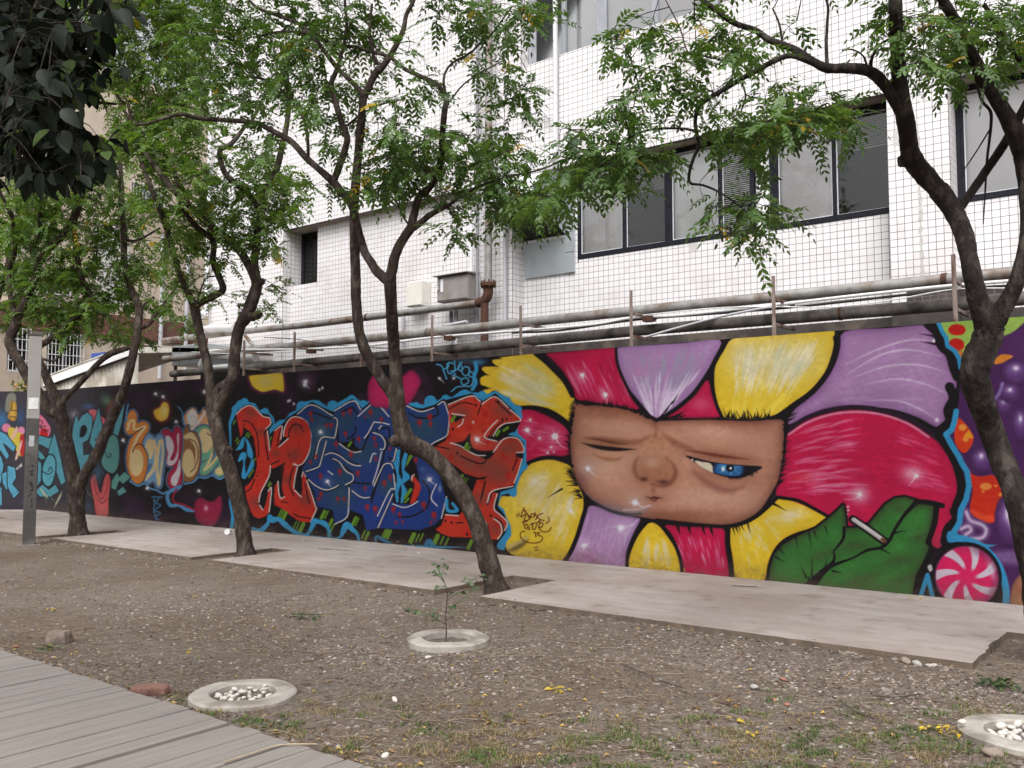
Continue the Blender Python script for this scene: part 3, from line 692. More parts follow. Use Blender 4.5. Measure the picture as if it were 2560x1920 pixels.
    wedge = np.sin(th * 7 + .6)
    edge_ = np.clip(.5 - (rr - R) / 2.4, 0, 1)
    cv.mixin(w, edge_, (214, 36, 96))
    cv.mixin(w, edge_ * np.clip((wedge - .25) * 4, 0, 1) * np.clip((rr / R - .22) * 6, 0, 1), (206, 192, 208))
    cv.mixin(w, edge_ * np.clip((rr / R - .72) * 2.6, 0, .75) * np.clip(.5 + dx / R * .9, 0, 1), (110, 50, 84))
    SP(775, 640, 20, 60, (220, 206, 220), .7, 'M8', -.3)
    S([(268, 820), (318, 680), (352, 850)], 11, BLU, 'M8', curve=False); P(tr('M8', [(320, 620), (345, 605), (355, 640), (335, 655)]), (190, 186, 190))
    # ---------- tag on the yellow petal
    BRN = (92, 32, 24)
    cv.pen([[(1893, 758), (1990, 930)], [(1885, 800), (1860, 905), (1930, 860), (1910, 960), (2000, 920), (1890, 790)], [(2070, 880), (2020, 850), (2010, 900), (2060, 900), (2065, 835), (2100, 910), (2080, 945)], [(2190, 845), (2120, 880), (2130, 930), (2210, 960)], [(1880, 985), (1950, 970)], [(1890, 975), (1925, 1080), (1960, 1060)], [(1915, 1030), (1950, 1015)], [(1945, 1010), (1990, 1090), (1960, 1095)], [(2000, 1030), (2040, 1000), (2030, 1080), (2070, 1090), (2100, 1000), (2050, 1000)], [(2100, 1000), (2150, 960), (2130, 1060), (2180, 1050), (2190, 1000), (2140, 990)], [(2130, 1070), (2190, 1130), (2280, 1120), (2320, 1060)],
             [(1912, 1130), (1870, 1130), (1845, 1190), (1900, 1270), (2020, 1305), (2140, 1290), (2190, 1230), (2150, 1185)], [(2055, 1150), (2075, 1140), (2085, 1210)], [(2100, 1150), (2140, 1145), (2110, 1175), (2140, 1195)], [(1790, 870), (1800, 900)], [(1820, 850), (1832, 885)], [(2060, 1380), (2110, 1362)], [(2070, 1420), (2115, 1405)], [(2270, 900), (2290, 960), (2240, 1000)]], 2.6, BRN, 'L4')
    # ---------- middle letters
    HALO = tr('L1', [(60, 620), (90, 510), (120, 380), (200, 270), (300, 235), (360, 290), (460, 310), (530, 420), (620, 395), (690, 460), (760, 540), (770, 640), (830, 580), (930, 560), (1000, 460), (1090, 420), (1110, 320), (1200, 290), (1350, 255), (1440, 260), (1590, 370), (1640, 280), (1730, 300), (1890, 210), (1960, 180), (2080, 270), (2160, 260)]) + tr('L3', [(200, 300), (330, 210), (420, 185), (520, 240), (700, 210), (860, 290), (1000, 310), (1100, 330), (1150, 200), (1230, 190), (1300, 270), (1440, 175), (1530, 210), (1660, 110), (1740, 85), (1840, 130)]) + tr('M5', [(470, 500), (520, 490), (550, 515), (630, 482), (740, 545), (800, 605), (850, 640), (870, 720), (820, 800), (830, 870), (900, 930)]) + tr('L4', [(1940, 40), (1940, 160), (1870, 220), (1800, 420), (1790, 560), (1740, 600), (1660, 540), (1560, 570), (1510, 720), (1600, 790), (1630, 900), (1700, 1040), (1710, 1190), (1640, 1290), (1600, 1420), (1500, 1400), (1480, 1300)]) + tr('B', [(2050, 1420), (1600, 1440), (1000, 1400), (500, 1350)]) + tr('L2', [(100, 1200), (130, 900), (110, 600), (80, 420), (120, 200)])
    P(HALO, BLU, curve=False, soft=1.4)
    for c_, x, y, r in (('L1', 300, 290, 60), ('L1', 160, 400, 55), ('L1', 620, 440, 55), ('L1', 1180, 350, 75), ('L1', 1660, 350, 85), ('L1', 1950, 240, 65), ('L1', 2130, 320, 60), ('L3', 160, 320, 55), ('L3', 1200, 280, 95), ('L3', 1430, 230, 60), ('L3', 1720, 150, 60), ('L3', 980, 330, 45), ('M5', 515, 520, 35), ('M5', 830, 650, 34), ('M5', 730, 570, 36), ('L4', 1900, 120, 60), ('L4', 1740, 540, 55)): D(x, y, r, r, BLU, c_)
    INNER = tr('L1', [(100, 640), (150, 520), (190, 430), (290, 350), (390, 320), (470, 370), (560, 460), (690, 495), (720, 560), (745, 640), (690, 720), (700, 800), (760, 720), (900, 620), (960, 540), (1090, 460), (1340, 285), (1480, 360), (1660, 440), (1700, 400), (1965, 235), (2110, 380)]) + tr('L3', [(130, 400), (330, 240), (420, 270), (560, 230), (830, 320), (1000, 380), (1080, 385), (1260, 330), (1400, 235), (1440, 250), (1840, 145), (1990, 260)]) + tr('M5', [(510, 580), (630, 505), (790, 660), (860, 740), (815, 790), (740, 880), (830, 900), (880, 950)]) + tr('L4', [(1890, 20), (1800, 280), (1760, 450), (1540, 520), (1500, 740), (1600, 860), (1645, 960), (1650, 1080), (1600, 1180), (1510, 1300), (1460, 1400)]) + tr('B', [(1900, 1430), (1000, 1400), (500, 1330)]) + tr('L2', [(180, 1180), (170, 900), (140, 600), (120, 300)])
    P(INNER, K, curve=False, soft=1.2)
    # red left letters
    R1 = [(175, 485), (250, 400), (330, 355), (400, 352), (470, 395), (540, 475), (600, 525), (690, 545), (710, 630), (640, 715), (665, 830), (705, 1060), (725, 960), (770, 745), (890, 665), (870, 870), (835, 995), (990, 855), (905, 830), (915, 730), (950, 620), (1010, 545), (1090, 520), (1190, 545), (1270, 600), (1325, 720), (1340, 850), (1325, 1000), (1285, 1130), (1220, 1240), (1150, 1280), (1080, 1270), (1130, 1310), (1100, 1480), (1080, 1600), (1085, 1640), (1190, 1770), (1215, 1650), (1200, 1450), (1220, 1355), (1260, 1460), (1290, 1560), (1350, 1700), (1420, 1920), (1430, 1960), (1345, 2160), (1230, 2165), (1140, 2130), (1000, 2030), (880, 1940), (790, 1900), (780, 1750), (790, 1600), (835, 1530), (850, 1700), (880, 1790), (935, 1770), (900, 1650), (890, 1450), (910, 1250), (830, 1300), (735, 1340), (716, 1300), (700, 1450), (640, 1580), (580, 1700), (550, 1830), (560, 1900), (620, 1980), (660, 1850), (690, 1680), (730, 1630), (720, 1850), (705, 2020), (640, 2080), (550, 2110), (480, 2080), (430, 2000), (360, 1800), (330, 1620), (400, 1560), (470, 1460), (510, 1300), (500, 1150), (480, 1000), (450, 850), (390, 750), (300, 690), (290, 600), (280, 780), (250, 850), (220, 700), (190, 560)]
    P(R1, RED, 'L1', curve=False); cv.set_clip(R1, 'L1', curve=False)
    for x, y, a in ((400, 470, 110), (1100, 700, 110), (1080, 1120, 120), (560, 760, 80), (980, 1500, 90), (1250, 1800, 120), (500, 1850, 110), (800, 1100, 70)): SP(x, y, a, a * .9, (112, 58, 52), .65, 'L1')
    for i in range(44): D(rnd.uniform(200, 1400), rnd.uniform(400, 2100), rnd.uniform(14, 34), rnd.uniform(20, 44), (166, 30, 26), 'L1', soft=2.5, alpha=.7)
    cv.clip = None
    cv.pen([[(290, 580), (380, 610), (450, 680), (500, 800), (525, 950), (530, 1150)], [(640, 720), (620, 780), (640, 950), (665, 1100), (690, 1190)], [(890, 670), (840, 800), (820, 980)], [(990, 850), (1000, 740), (1060, 650), (1130, 640), (1190, 700)], [(720, 1270), (850, 1210)], [(930, 1240), (910, 1400), (890, 1560)], [(1075, 1300), (1030, 1450), (1020, 1600), (1080, 1750)], [(1250, 1560), (1290, 1740), (1330, 1880)], [(1080, 2030), (1180, 2080), (1380, 2110)], [(480, 1500), (420, 1640), (360, 1690)], [(540, 1880), (600, 1960)], [(900, 1850), (980, 1860)]], 3, K, 'L1')
    for x, y in ((1215, 750), (1000, 1125), (675, 1185), (540, 1390), (515, 1450), (1180, 710)): D(x, y, 11, 15, K, 'L1')
    cv.pen([[(178, 480), (250, 405), (340, 352), (400, 350), (470, 392), (540, 470), (600, 522), (685, 542), (708, 630), (635, 715)], [(660, 745), (680, 880), (700, 1050)], [(768, 740), (885, 668), (865, 880)], [(840, 995), (985, 860)], [(908, 828), (918, 725), (955, 620), (1015, 545), (1090, 520), (1190, 545), (1270, 600), (1325, 720), (1340, 850), (1325, 1000), (1285, 1130), (1220, 1240), (1150, 1282), (1080, 1265)], [(1132, 1300), (1095, 1480), (1078, 1640)], [(1095, 1670), (1195, 1770)], [(1225, 1360), (1200, 1460)], [(1222, 1360), (1260, 1460)], [(1275, 1520), (1350, 1720), (1420, 1930), (1430, 1965), (1345, 2160)], [(838, 1530), (850, 1700), (885, 1795), (938, 1770)], [(714, 1285), (700, 1440), (630, 1590), (570, 1720), (548, 1850)], [(560, 1900), (612, 1975)], [(690, 1685), (735, 1630), (725, 1850), (705, 2010)]], 2.6, WHT, 'L1')
    SP(1080, 1262, 26, 22, WHT, .6, 'L1')
    # inside the left counter: blue squiggle, lime dashes
    cv.pen([[(190, 1040, 3), (260, 980, 12), (300, 850, 4), (370, 950, 7), (400, 1100, 14), (430, 1180, 4), (430, 1280, 11), (340, 1450, 5), (310, 1440, 12), (310, 1250, 3), (300, 1120, 15), (230, 1210, 5)]], 6, BLU, 'L1')
    for x, y in ((150, 610), (190, 880), (215, 920), (380, 820), (350, 800), (440, 1380), (470, 1200), (400, 1440), (710, 870), (700, 1570), (720, 1590)): S([(x - 16, y + 26), (x + 14, y - 26)], 3.5, LIME, 'L1', curve=False)
    # blue letters
    B1 = [(350, 272), (475, 187), (660, 287), (672, 240), (835, 152), (908, 232), (1015, 157), (1080, 178), (1130, 157), (1300, 192), (1420, 247), (1540, 212), (1618, 157), (1658, 250), (1664, 350), (1640, 470), (1520, 532), (1560, 700), (1640, 1000), (1602, 1180), (1540, 1240), (1420, 1282), (1200, 1272), (1060, 1266), (960, 1290), (930, 1150), (820, 1110), (795, 1172), (690, 1235), (670, 1110), (535, 1080), (505, 950), (445, 830), (400, 760), (470, 600), (480, 450), (440, 335)]
    P(B1, NAVY, 'B', curve=False); cv.set_clip(B1, 'B', curve=False)
    for x, y, a, b in ((560, 400, 130, 180), (480, 600, 90, 160), (720, 980, 130, 150), (900, 600, 160, 120), (1450, 400, 180, 140), (1000, 250, 90, 80), (780, 330, 90, 90), (1130, 900, 90, 80), (740, 780, 90, 90)): SP(x, y, a, b, TEAL, .85, 'B')
    for x, y, a, b in ((1300, 1150, 200, 90), (1560, 950, 90, 160), (880, 480, 70, 90), (620, 780, 90, 80), (950, 1150, 90, 90)): SP(x, y, a, b, (32, 58, 134), .6, 'B')
    cv.clip = None
    P([(1205, 585), (1260, 575), (1330, 600), (1390, 740), (1412, 900), (1385, 1040), (1270, 1055), (1185, 1035), (1205, 920), (1195, 760)], K, 'B')
    P([(1355, 800), (1380, 830), (1425, 900), (1405, 980), (1370, 1040), (1335, 1048), (1360, 950), (1370, 880), (1345, 850)], RED, 'B')
    cv.pen([[(1232, 590, 8), (1212, 690, 16), (1225, 790, 5), (1240, 850, 13), (1215, 960, 8), (1225, 1030, 7)], [(1300, 595, 8), (1278, 690, 12), (1270, 760, 5), (1300, 820, 18), (1262, 880, 5), (1285, 940, 13), (1262, 1040, 6)]], 8, BLU, 'B', curve=False)
    cv.pen([[(1300, 720, 3), (1335, 640, 9)], [(1290, 1000, 8), (1340, 930, 8)], [(1290, 1040, 5), (1320, 1010, 5)]], 8, LIME, 'B', curve=False)
    # black contours between the blue letters
    cv.pen([[(660, 290), (690, 330), (700, 440), (690, 480), (560, 480), (500, 660)], [(700, 420), (720, 520), (830, 590), (910, 590), (960, 480), (1010, 350)], [(600, 510), (560, 690), (540, 740), (430, 780)], [(590, 620), (690, 605), (790, 680), (910, 720)], [(440, 830), (560, 930), (640, 940), (720, 900)], [(650, 650), (760, 730), (840, 800), (840, 860), (770, 900), (810, 890), (800, 1080)], [(840, 870), (960, 880), (1040, 850), (1090, 700), (1110, 580), (1120, 490), (1010, 420)], [(830, 940), (900, 990), (990, 1005), (1020, 930)], [(1000, 1040), (1090, 750), (1150, 700), (1190, 740), (1200, 930), (1060, 1260)], [(1120, 580), (1150, 480), (1140, 390), (1040, 410)], [(1150, 650), (1190, 680), (1215, 570)], [(1320, 260), (1400, 300), (1500, 300), (1570, 265), (1560, 200)], [(1440, 850), (1500, 940), (1480, 1080), (1350, 1160), (1230, 1170)], [(820, 210), (740, 250)], [(830, 210), (870, 260)], [(480, 250), (640, 310)], [(860, 380), (850, 440), (790, 490)]], 4.2, K, 'B')
    P([(720, 525), (800, 510), (850, 470), (850, 540), (910, 590), (830, 585)], K, 'B'); S([(800, 550), (820, 515)], 6, LIME, 'B')
    cv.pen([[(352, 270), (475, 187), (655, 282)], [(668, 298), (698, 325), (690, 420), (680, 468)], [(678, 480), (560, 482), (510, 660)], [(605, 508), (560, 690), (540, 735), (435, 775)], [(672, 240), (835, 152), (900, 230)], [(878, 288), (1015, 157)], [(1018, 157), (1090, 225), (1145, 290)], [(1080, 178), (1120, 160)], [(1012, 345), (970, 430), (935, 480)], [(1015, 338), (1090, 345), (1150, 360)], [(718, 528), (790, 580), (850, 605), (908, 595)], [(598, 628), (650, 610), (720, 635), (800, 695), (860, 720), (908, 722)], [(665, 660), (720, 690), (780, 770), (838, 805), (835, 855), (775, 890)], [(625, 770), (665, 800)], [(455, 845), (530, 905), (610, 935), (680, 915), (715, 893)], [(808, 915), (805, 1040), (792, 1170), (690, 1232)], [(832, 940), (890, 985), (940, 1003), (985, 998)], [(1010, 430), (1080, 460), (1115, 520), (1105, 575), (1070, 578)], [(1085, 600), (1050, 750), (1010, 880)], [(1020, 900), (1090, 740), (1120, 705), (1165, 705), (1185, 745)], [(1190, 795), (1202, 925), (1160, 935), (1055, 1160)], [(1185, 970), (1060, 1262)], [(1212, 572), (1190, 670), (1175, 680)], [(1185, 1055), (1270, 1085), (1340, 1070), (1400, 1032)], [(1300, 195), (1420, 245), (1535, 212)], [(1570, 185), (1620, 158), (1650, 230), (1668, 300), (1660, 400), (1640, 462), (1525, 525), (1518, 560)], [(1560, 880), (1515, 1000), (1568, 1072)], [(1648, 990), (1605, 1180)], [(1060, 400), (1080, 370)], [(985, 690), (1010, 618), (1035, 620)]], 2.6, WHT, 'B', curve=True)
    for x, y, a in ((465, 265, 20), (478, 320, 14), (605, 365, 16), (645, 365, 20), (750, 262, 18), (808, 242, 22), (985, 250, 22), (940, 290, 10), (1080, 312, 18), (1120, 212, 12), (770, 440, 20), (885, 485, 22), (1020, 480, 18), (1035, 540, 16), (690, 530, 22), (820, 620, 22), (1035, 660, 16), (560, 810, 20), (725, 770, 22), (880, 785, 22), (520, 640, 16), (470, 690, 16), (565, 970, 20), (545, 1010, 16), (710, 1010, 18), (765, 1010, 16), (945, 915, 16), (965, 1080, 22), (1035, 1095, 24), (1110, 870, 22), (1160, 820, 20), (1190, 1100, 24), (1245, 1145, 18), (1215, 1215, 14), (1270, 1210, 12), (1450, 1060, 26), (1540, 1150, 28), (1515, 1215, 14), (1410, 340, 24), (1500, 290, 26), (1505, 355, 18), (1380, 670, 22), (1160, 500, 16), (1155, 570, 14)):
        D(x, y, a * .85, a * 1.05, (160, 34, 38), 'B', soft=1.8, alpha=.85); D(x + a * .3, y + a * 1.6, a * .35, a * .5, (150, 34, 42), 'B', soft=1.6, alpha=.7)
    cv.seed(555, 425, 26, [(575, 450)], 'B'); cv.seed(620, 860, 26, [(640, 895), (660, 910)], 'B'); cv.seed(1500, 840, 36, [(1530, 875), (1560, 885)], 'B'); SP(1590, 920, 14, 30, (190, 196, 220), .6, 'B'); SP(1440, 750, 30, 24, (100, 120, 170), .5, 'B')
    # red right letter
    R2 = [(1655, 187), (1860, 106), (1945, 162), (2065, 112), (2180, 212), (2290, 312), (2235, 338), (2150, 348), (2080, 395), (2050, 450), (1970, 478), (2080, 510), (2140, 482), (2260, 474), (2302, 530), (2315, 575), (2308, 603), (2255, 605), (2240, 640), (2302, 657), (2262, 780), (2229, 884), (2032, 945), (2087, 962), (2070, 1020), (2054, 1092), (2110, 1145), (2167, 1198), (2166, 1254), (2144, 1288), (2088, 1362), (1950, 1365), (1847, 1345), (1672, 1339), (1605, 1311), (1554, 1277), (1605, 1238), (1638, 1148), (1757, 1154), (1800, 1100), (1864, 974), (1909, 842), (1970, 842), (2004, 810), (1920, 824), (1807, 788), (1723, 720), (1610, 664), (1530, 560), (1640, 500), (1672, 400), (1665, 280)]
    P(R2, (192, 52, 36), 'B', curve=False); cv.set_clip(R2, 'B', curve=False)
    for x, y, a in ((1760, 250, 90), (2140, 220, 110), (1720, 620, 140), (2180, 560, 130), (2000, 720, 130), (2120, 800, 120), (1950, 1000, 90), (2080, 1260, 90), (1850, 700, 100)): SP(x, y, a, a * .8, (122, 70, 62), .7, 'B')
    for i in range(46): D(rnd.uniform(1660, 2280), rnd.uniform(140, 1320), rnd.uniform(12, 30), rnd.uniform(18, 40), (172, 32, 26), 'B', soft=2.5, alpha=.7)
    cv.clip = None
    P([(1715, 528), (1800, 500), (1848, 432), (1852, 500), (1880, 565), (1960, 590), (2062, 590), (2010, 660), (1930, 640), (1830, 590)], K, 'B'); P([(1688, 275), (1802, 290), (1720, 338)], K, 'B', curve=False)
    P([(2020, 474), (2075, 400), (2150, 356), (2285, 338), (2240, 420), (2130, 452), (2085, 505)], K, 'B', curve=False)
    P([(1990, 850), (1960, 980), (1930, 1060), (1950, 960), (1975, 850)], K, 'B', curve=False)
    cv.pen([[(1660, 225), (1780, 165), (1870, 180)], [(1950, 165), (1915, 270)], [(1530, 545), (1665, 572)], [(1765, 632), (1840, 670), (1930, 700), (1975, 690), (2000, 640)], [(2070, 150), (2160, 230), (2200, 270)], [(2255, 660), (2215, 760)], [(2040, 960), (2000, 1060)], [(1735, 1220), (1790, 1215)], [(2060, 1170), (2120, 1210), (2140, 1290)], [(2070, 480), (2010, 470), (2070, 380), (2130, 330)]], 3.2, K, 'B')
    for x, y in ((1898, 187), (1740, 610), (1700, 398), (2095, 158), (1640, 1200), (1690, 1216), (1825, 1318), (2030, 1155), (2130, 315), (2165, 312)): D(x, y, 9, 12, K, 'B')
    cv.pen([[(1658, 183), (1858, 105), (1935, 155)], [(1952, 178), (2062, 112), (2180, 208)], [(2195, 225), (2288, 312), (2235, 336), (2150, 350), (2090, 392), (2050, 460)], [(1690, 262), (1805, 280)], [(1790, 310), (1780, 350), (1740, 380)], [(1678, 520), (1760, 545), (1840, 595), (1910, 628), (1980, 630)], [(2085, 320), (2010, 400), (1975, 470), (2080, 505)], [(2050, 600), (2140, 485), (2250, 475), (2300, 530), (2312, 595), (2255, 603)], [(2300, 660), (2260, 790), (2230, 870)], [(2222, 898), (2040, 942), (2000, 1040)], [(2085, 965), (2056, 1090), (2110, 1148), (2165, 1200), (2166, 1250), (2146, 1284)], [(2055, 1180), (2100, 1215), (2120, 1250), (2122, 1305), (2090, 1358)], [(1640, 1147), (1750, 1156)], [(1345, 848), (1350, 815), (1368, 800)]], 2.7, WHT, 'B')
    for c_, pts in (('B', [(1690, 330), (1715, 285)]), ('B', [(1805, 565), (1825, 525)]), ('B', [(2080, 450), (2100, 415)]), ('B', [(2140, 410), (2175, 385)]), ('B', [(1760, 850), (1785, 805)])): S(pts, 7, LIME, c_, curve=False)
    for x, y in ((1800, 850), (1820, 855), (1830, 575), (1840, 580)): S([(x - 8, y + 10), (x + 10, y - 26)], 2.6, LIME, 'B', curve=False)
    cv.seed(1910, 490, 42, [(1940, 515), (1990, 535)], 'B'); D(1875, 338, 9, 12, WHT, 'B', soft=2)
    # lime dashes and blue drips along the foot of the letters
    for x, y, w_ in ((215, 1140, 4), (235, 1145, 4), (255, 1165, 8), (345, 1240, 3), (370, 1245, 3), (405, 1260, 10), (585, 1150, 8), (615, 1150, 4), (650, 1225, 8), (668, 1265, 4), (855, 1205, 8), (880, 1210, 3.5), (935, 1320, 4), (965, 1335, 7), (1110, 1310, 3.5), (1130, 1315, 7), (1155, 1320, 7), (1355, 1350, 11), (1400, 1350, 4), (1435, 1345, 4), (1560, 1360, 11), (1610, 1370, 4), (1650, 1385, 4), (1850, 1405, 9)): S([(x - 14, y + 32), (x + 14, y - 30)], w_, LIME, 'B', curve=False)
    P(tr('L2', [(450, 950), (690, 900), (760, 780), (1000, 860), (1180, 1020), (1340, 1010), (1450, 900), (1600, 990), (1700, 1040), (1900, 940), (2212, 1100), (2212, 1400), (1800, 1300), (1000, 1200), (420, 1150)]), (30, 24, 26), alpha=.0)
    cv.pen([[(460, 1090, 7), (560, 1130, 10), (640, 1080, 12), (700, 1000, 8), (710, 900, 9), (760, 960, 16), (850, 950, 10), (940, 1020, 14), (1050, 1110, 10), (1200, 1200, 14), (1300, 1180, 8), (1380, 1040, 12), (1400, 980, 15), (1480, 990, 10), (1560, 1020, 14), (1620, 1100, 8), (1640, 1240, 12)], [(1700, 1245, 5), (1800, 1220, 6), (1850, 1120, 14), (1900, 1030, 15), (1980, 1100, 12), (2060, 1180, 8), (2090, 1300, 7)], [(80, 420, 3), (110, 580, 5), (125, 700, 10), (140, 850, 6), (170, 960, 10)]], 8, BLU, 'L2')
    cv.pen([[(1040, 1390, 7), (1050, 1340, 7), (1120, 1375, 8), (1190, 1410, 6)], [(1470, 1410, 8), (1500, 1380, 14), (1540, 1420, 8)]], 7, (44, 112, 160), 'B', soft=2)
    cv.pen([[(1650, 1020, 8), (1660, 1110, 8), (1740, 1110, 8), (1700, 1050, 7)]], 7, BLU, 'B')
    S([(1150, 1440), (1500, 1460), (1900, 1490)], 7, (50, 90, 120), 'B', soft=4, alpha=.6)
    # blue tag, seeds, petals floating in the dark
    cv.pen([[(105, 245), (150, 260), (175, 320), (195, 378)], [(165, 295), (210, 265), (215, 230), (260, 240)], [(200, 240), (205, 310), (230, 330), (270, 300), (265, 215)], [(230, 310), (290, 290), (310, 235), (330, 230), (300, 290), (330, 300), (330, 260), (300, 260)], [(350, 270), (330, 310), (360, 350), (390, 330), (395, 280), (360, 265)], [(440, 330), (400, 310), (395, 350), (430, 370), (420, 430), (380, 445), (330, 420), (330, 380), (380, 370), (388, 410), (350, 430)], [(240, 490), (290, 450), (350, 445)], [(275, 330), (250, 350)], [(270, 350), (330, 380)]], 3.2, (76, 158, 200), 'M5')
    S([(450, 230), (460, 290), (440, 350), (455, 410), (425, 470)], 9, BLU, 'M5'); SP(480, 225, 60, 26, BLU, .7, 'M5'); SP(330, 210, 120, 26, (60, 110, 140), .5, 'M5')
    cv.seed(132, 372, 12, [(160, 400), (180, 418)], 'M5'); cv.seed(260, 370, 14, None, 'M5')
    P([(1000, 1330), (1200, 1308), (1430, 1285), (1470, 1400), (1480, 1540), (1440, 1555), (1350, 1520), (1250, 1545), (1150, 1560), (1050, 1500), (1010, 1420)], (92, 34, 70), 'O' if False else 'G3', soft=4, grow=6, alpha=.8)
    PY = [(1000, 1330), (1200, 1308), (1430, 1285), (1470, 1400), (1475, 1535), (1440, 1550), (1350, 1522), (1250, 1545), (1170, 1555), (1060, 1495), (1015, 1420)]
    P(PY, (206, 176, 48), 'G3', soft=2); cv.set_clip(PY, 'G3'); SP(1220, 1410, 120, 80, (186, 172, 120), .7, 'G3'); SP(1330, 1340, 120, 60, (196, 176, 90), .5, 'G3'); cv.clip = None
    cv.seed(1770, 1410, 50, [(1800, 1480), (1840, 1515)], 'G3'); cv.seed(375, 1560, 26, [(405, 1605)], 'G3')
    for x, y in ((2015, 1495), (1965, 1525)): D(x, y, 9, 12, WHT, 'G3', soft=1.5)
    P([(0, 0, )] and [(960, 30), (1000, -70), (1060, -110), (1120, -40), (1200, 60), (1250, -50), (1340, -120), (1420, -30), (1390, 60), (1330, 160), (1280, 190), (1100, 210), (980, 180)], (178, 36, 88), 'B', soft=2.5, edge=((90, 20, 60), 6, .6))
    P([(585, 1590), (600, 1480), (640, 1450), (665, 1500), (650, 1600), (610, 1660)], (188, 90, 110), 'G3', soft=2)
    for x, y in ((285, 150), (320, 180), (270, 155), (565, 40), (540, 55), (410, 10)): D(x, y, 9, 12, (206, 206, 214), 'B', soft=2)
    cv.seed(410, 10, 22, [(430, 30)], 'B')
    # ---------- bubble letters
    OR, CREAM, SKY, BRW, MINT = (196, 122, 58), (212, 188, 138), (112, 152, 188), (142, 96, 60), (104, 158, 128)
    def bub(pts, c, w_=2.6): P(pts, (96, 150, 196), 'M6', grow=3.6); P(pts, (52, 26, 34), 'M6', grow=1.6); P(pts, c, 'M6')
    bub([(920, 330), (960, 420), (1000, 540), (960, 640), (930, 600)], MINT)
    bub([(950, 620), (1010, 550), (1060, 700), (1065, 790), (1000, 840), (940, 810), (990, 700)], MINT); P([(960, 760), (1020, 730), (1055, 770), (1010, 815), (960, 800)], CREAM, 'M6')
    bub([(640, 260), (680, 190), (740, 165), (790, 230), (850, 165), (930, 360), (860, 380), (740, 380), (660, 330)], (206, 150, 104)); D(722, 255, 52, 78, (206, 200, 200), 'M6'); S([(720, 370), (800, 280), (850, 200)], 6, (206, 200, 200), 'M6')
    bub([(750, 400), (790, 345), (850, 330), (920, 380), (950, 480), (940, 600), (890, 700), (960, 640), (1005, 570), (1010, 640), (950, 740), (880, 810), (830, 815), (805, 770), (830, 700), (880, 660), (800, 680), (760, 560)], MINT); D(850, 480, 72, 120, CREAM, 'M6'); S([(860, 760), (910, 720), (1000, 600)], 6, CREAM, 'M6'); S([(870, 420), (925, 500), (915, 640), (850, 770)], 5, CREAM, 'M6')
    bub([(640, 420), (660, 350), (690, 330), (700, 385), (760, 400), (800, 490), (815, 620), (800, 760), (760, 850), (700, 880), (645, 850), (630, 700), (625, 540)], BRW); P([(650, 430), (720, 400), (780, 480), (800, 620), (780, 760), (730, 830), (680, 820), (720, 780), (760, 680), (760, 560), (710, 480), (650, 460)], CREAM, 'M6'); D(695, 690, 58, 130, CREAM, 'M6')
    bub([(430, 400), (480, 365), (540, 400), (560, 350), (590, 345), (625, 400), (630, 560), (610, 690), (640, 800), (635, 900), (590, 960), (540, 950), (500, 880), (510, 800), (560, 730), (500, 720), (475, 600), (460, 480)], (164, 36, 70))
    P([(470, 450), (500, 430), (540, 480), (555, 560), (520, 660), (560, 660), (590, 560), (580, 440), (600, 410), (600, 560), (590, 660), (540, 720), (490, 700), (500, 600), (480, 540)], (206, 196, 202), 'M6'); P([(610, 660), (625, 760), (600, 880), (570, 920), (535, 890), (540, 830), (585, 760)], (206, 196, 202), 'M6')
    bub([(250, 510), (280, 440), (320, 415), (370, 450), (400, 420), (440, 430), (465, 500), (470, 650), (455, 800), (440, 920), (400, 930), (370, 870), (320, 890), (275, 850), (310, 790), (340, 700), (290, 700)], SKY)
    D(320, 560, 44, 100, CREAM, 'M6'); S([(360, 480), (385, 580), (370, 740), (290, 850)], 8, CREAM, 'M6'); S([(420, 480), (400, 640), (400, 780), (420, 900)], 7, CREAM, 'M6'); S([(440, 470), (450, 600), (430, 800), (420, 900)], 5, CREAM, 'M6')
    bub([(85, 300), (110, 220), (150, 185), (190, 230), (195, 310), (240, 290), (300, 310), (310, 370), (270, 440), (250, 510), (300, 620), (300, 750), (270, 860), (210, 895), (150, 840), (110, 720), (105, 600), (130, 480), (170, 410), (120, 420), (85, 380)], OR); D(198, 690, 68, 130, CREAM, 'M6'); S([(105, 370), (130, 290), (165, 290), (170, 370), (270, 340)], 6, CREAM, 'M6'); S([(270, 350), (200, 450), (150, 600), (160, 640)], 7, CREAM, 'M6')
    cv.pen([[(160, 595), (180, 530), (230, 510), (280, 560)], [(180, 400), (250, 355)], [(690, 460), (760, 500), (790, 620), (760, 740), (720, 785)], [(870, 410), (930, 460), (930, 600)]], 2.4, (70, 34, 34), 'M6')
    cv.pen([[(95, 290), (90, 200), (105, 125)], [(650, 320), (635, 250), (620, 190), (585, 150)]], 3, (80, 140, 190), 'M6')
    cv.pen([[(1560, 900), (1460, 960), (1480, 1060), (1560, 1060), (1620, 1100), (1690, 1110)]], 9, (84, 142, 186), 'A'); cv.pen([[(1530, 930), (1500, 1000), (1530, 1040), (1600, 1060), (1680, 1100)]], 5, (150, 34, 62), 'A')
    cv.pen([[(1130, 850), (1200, 890), (1260, 870), (1300, 910), (1360, 930), (1420, 960), (1450, 940)], [(1600, 880), (1680, 860), (1720, 820), (1780, 830), (1850, 800), (1900, 840), (1960, 810)]], 4, (84, 142, 186), 'A')
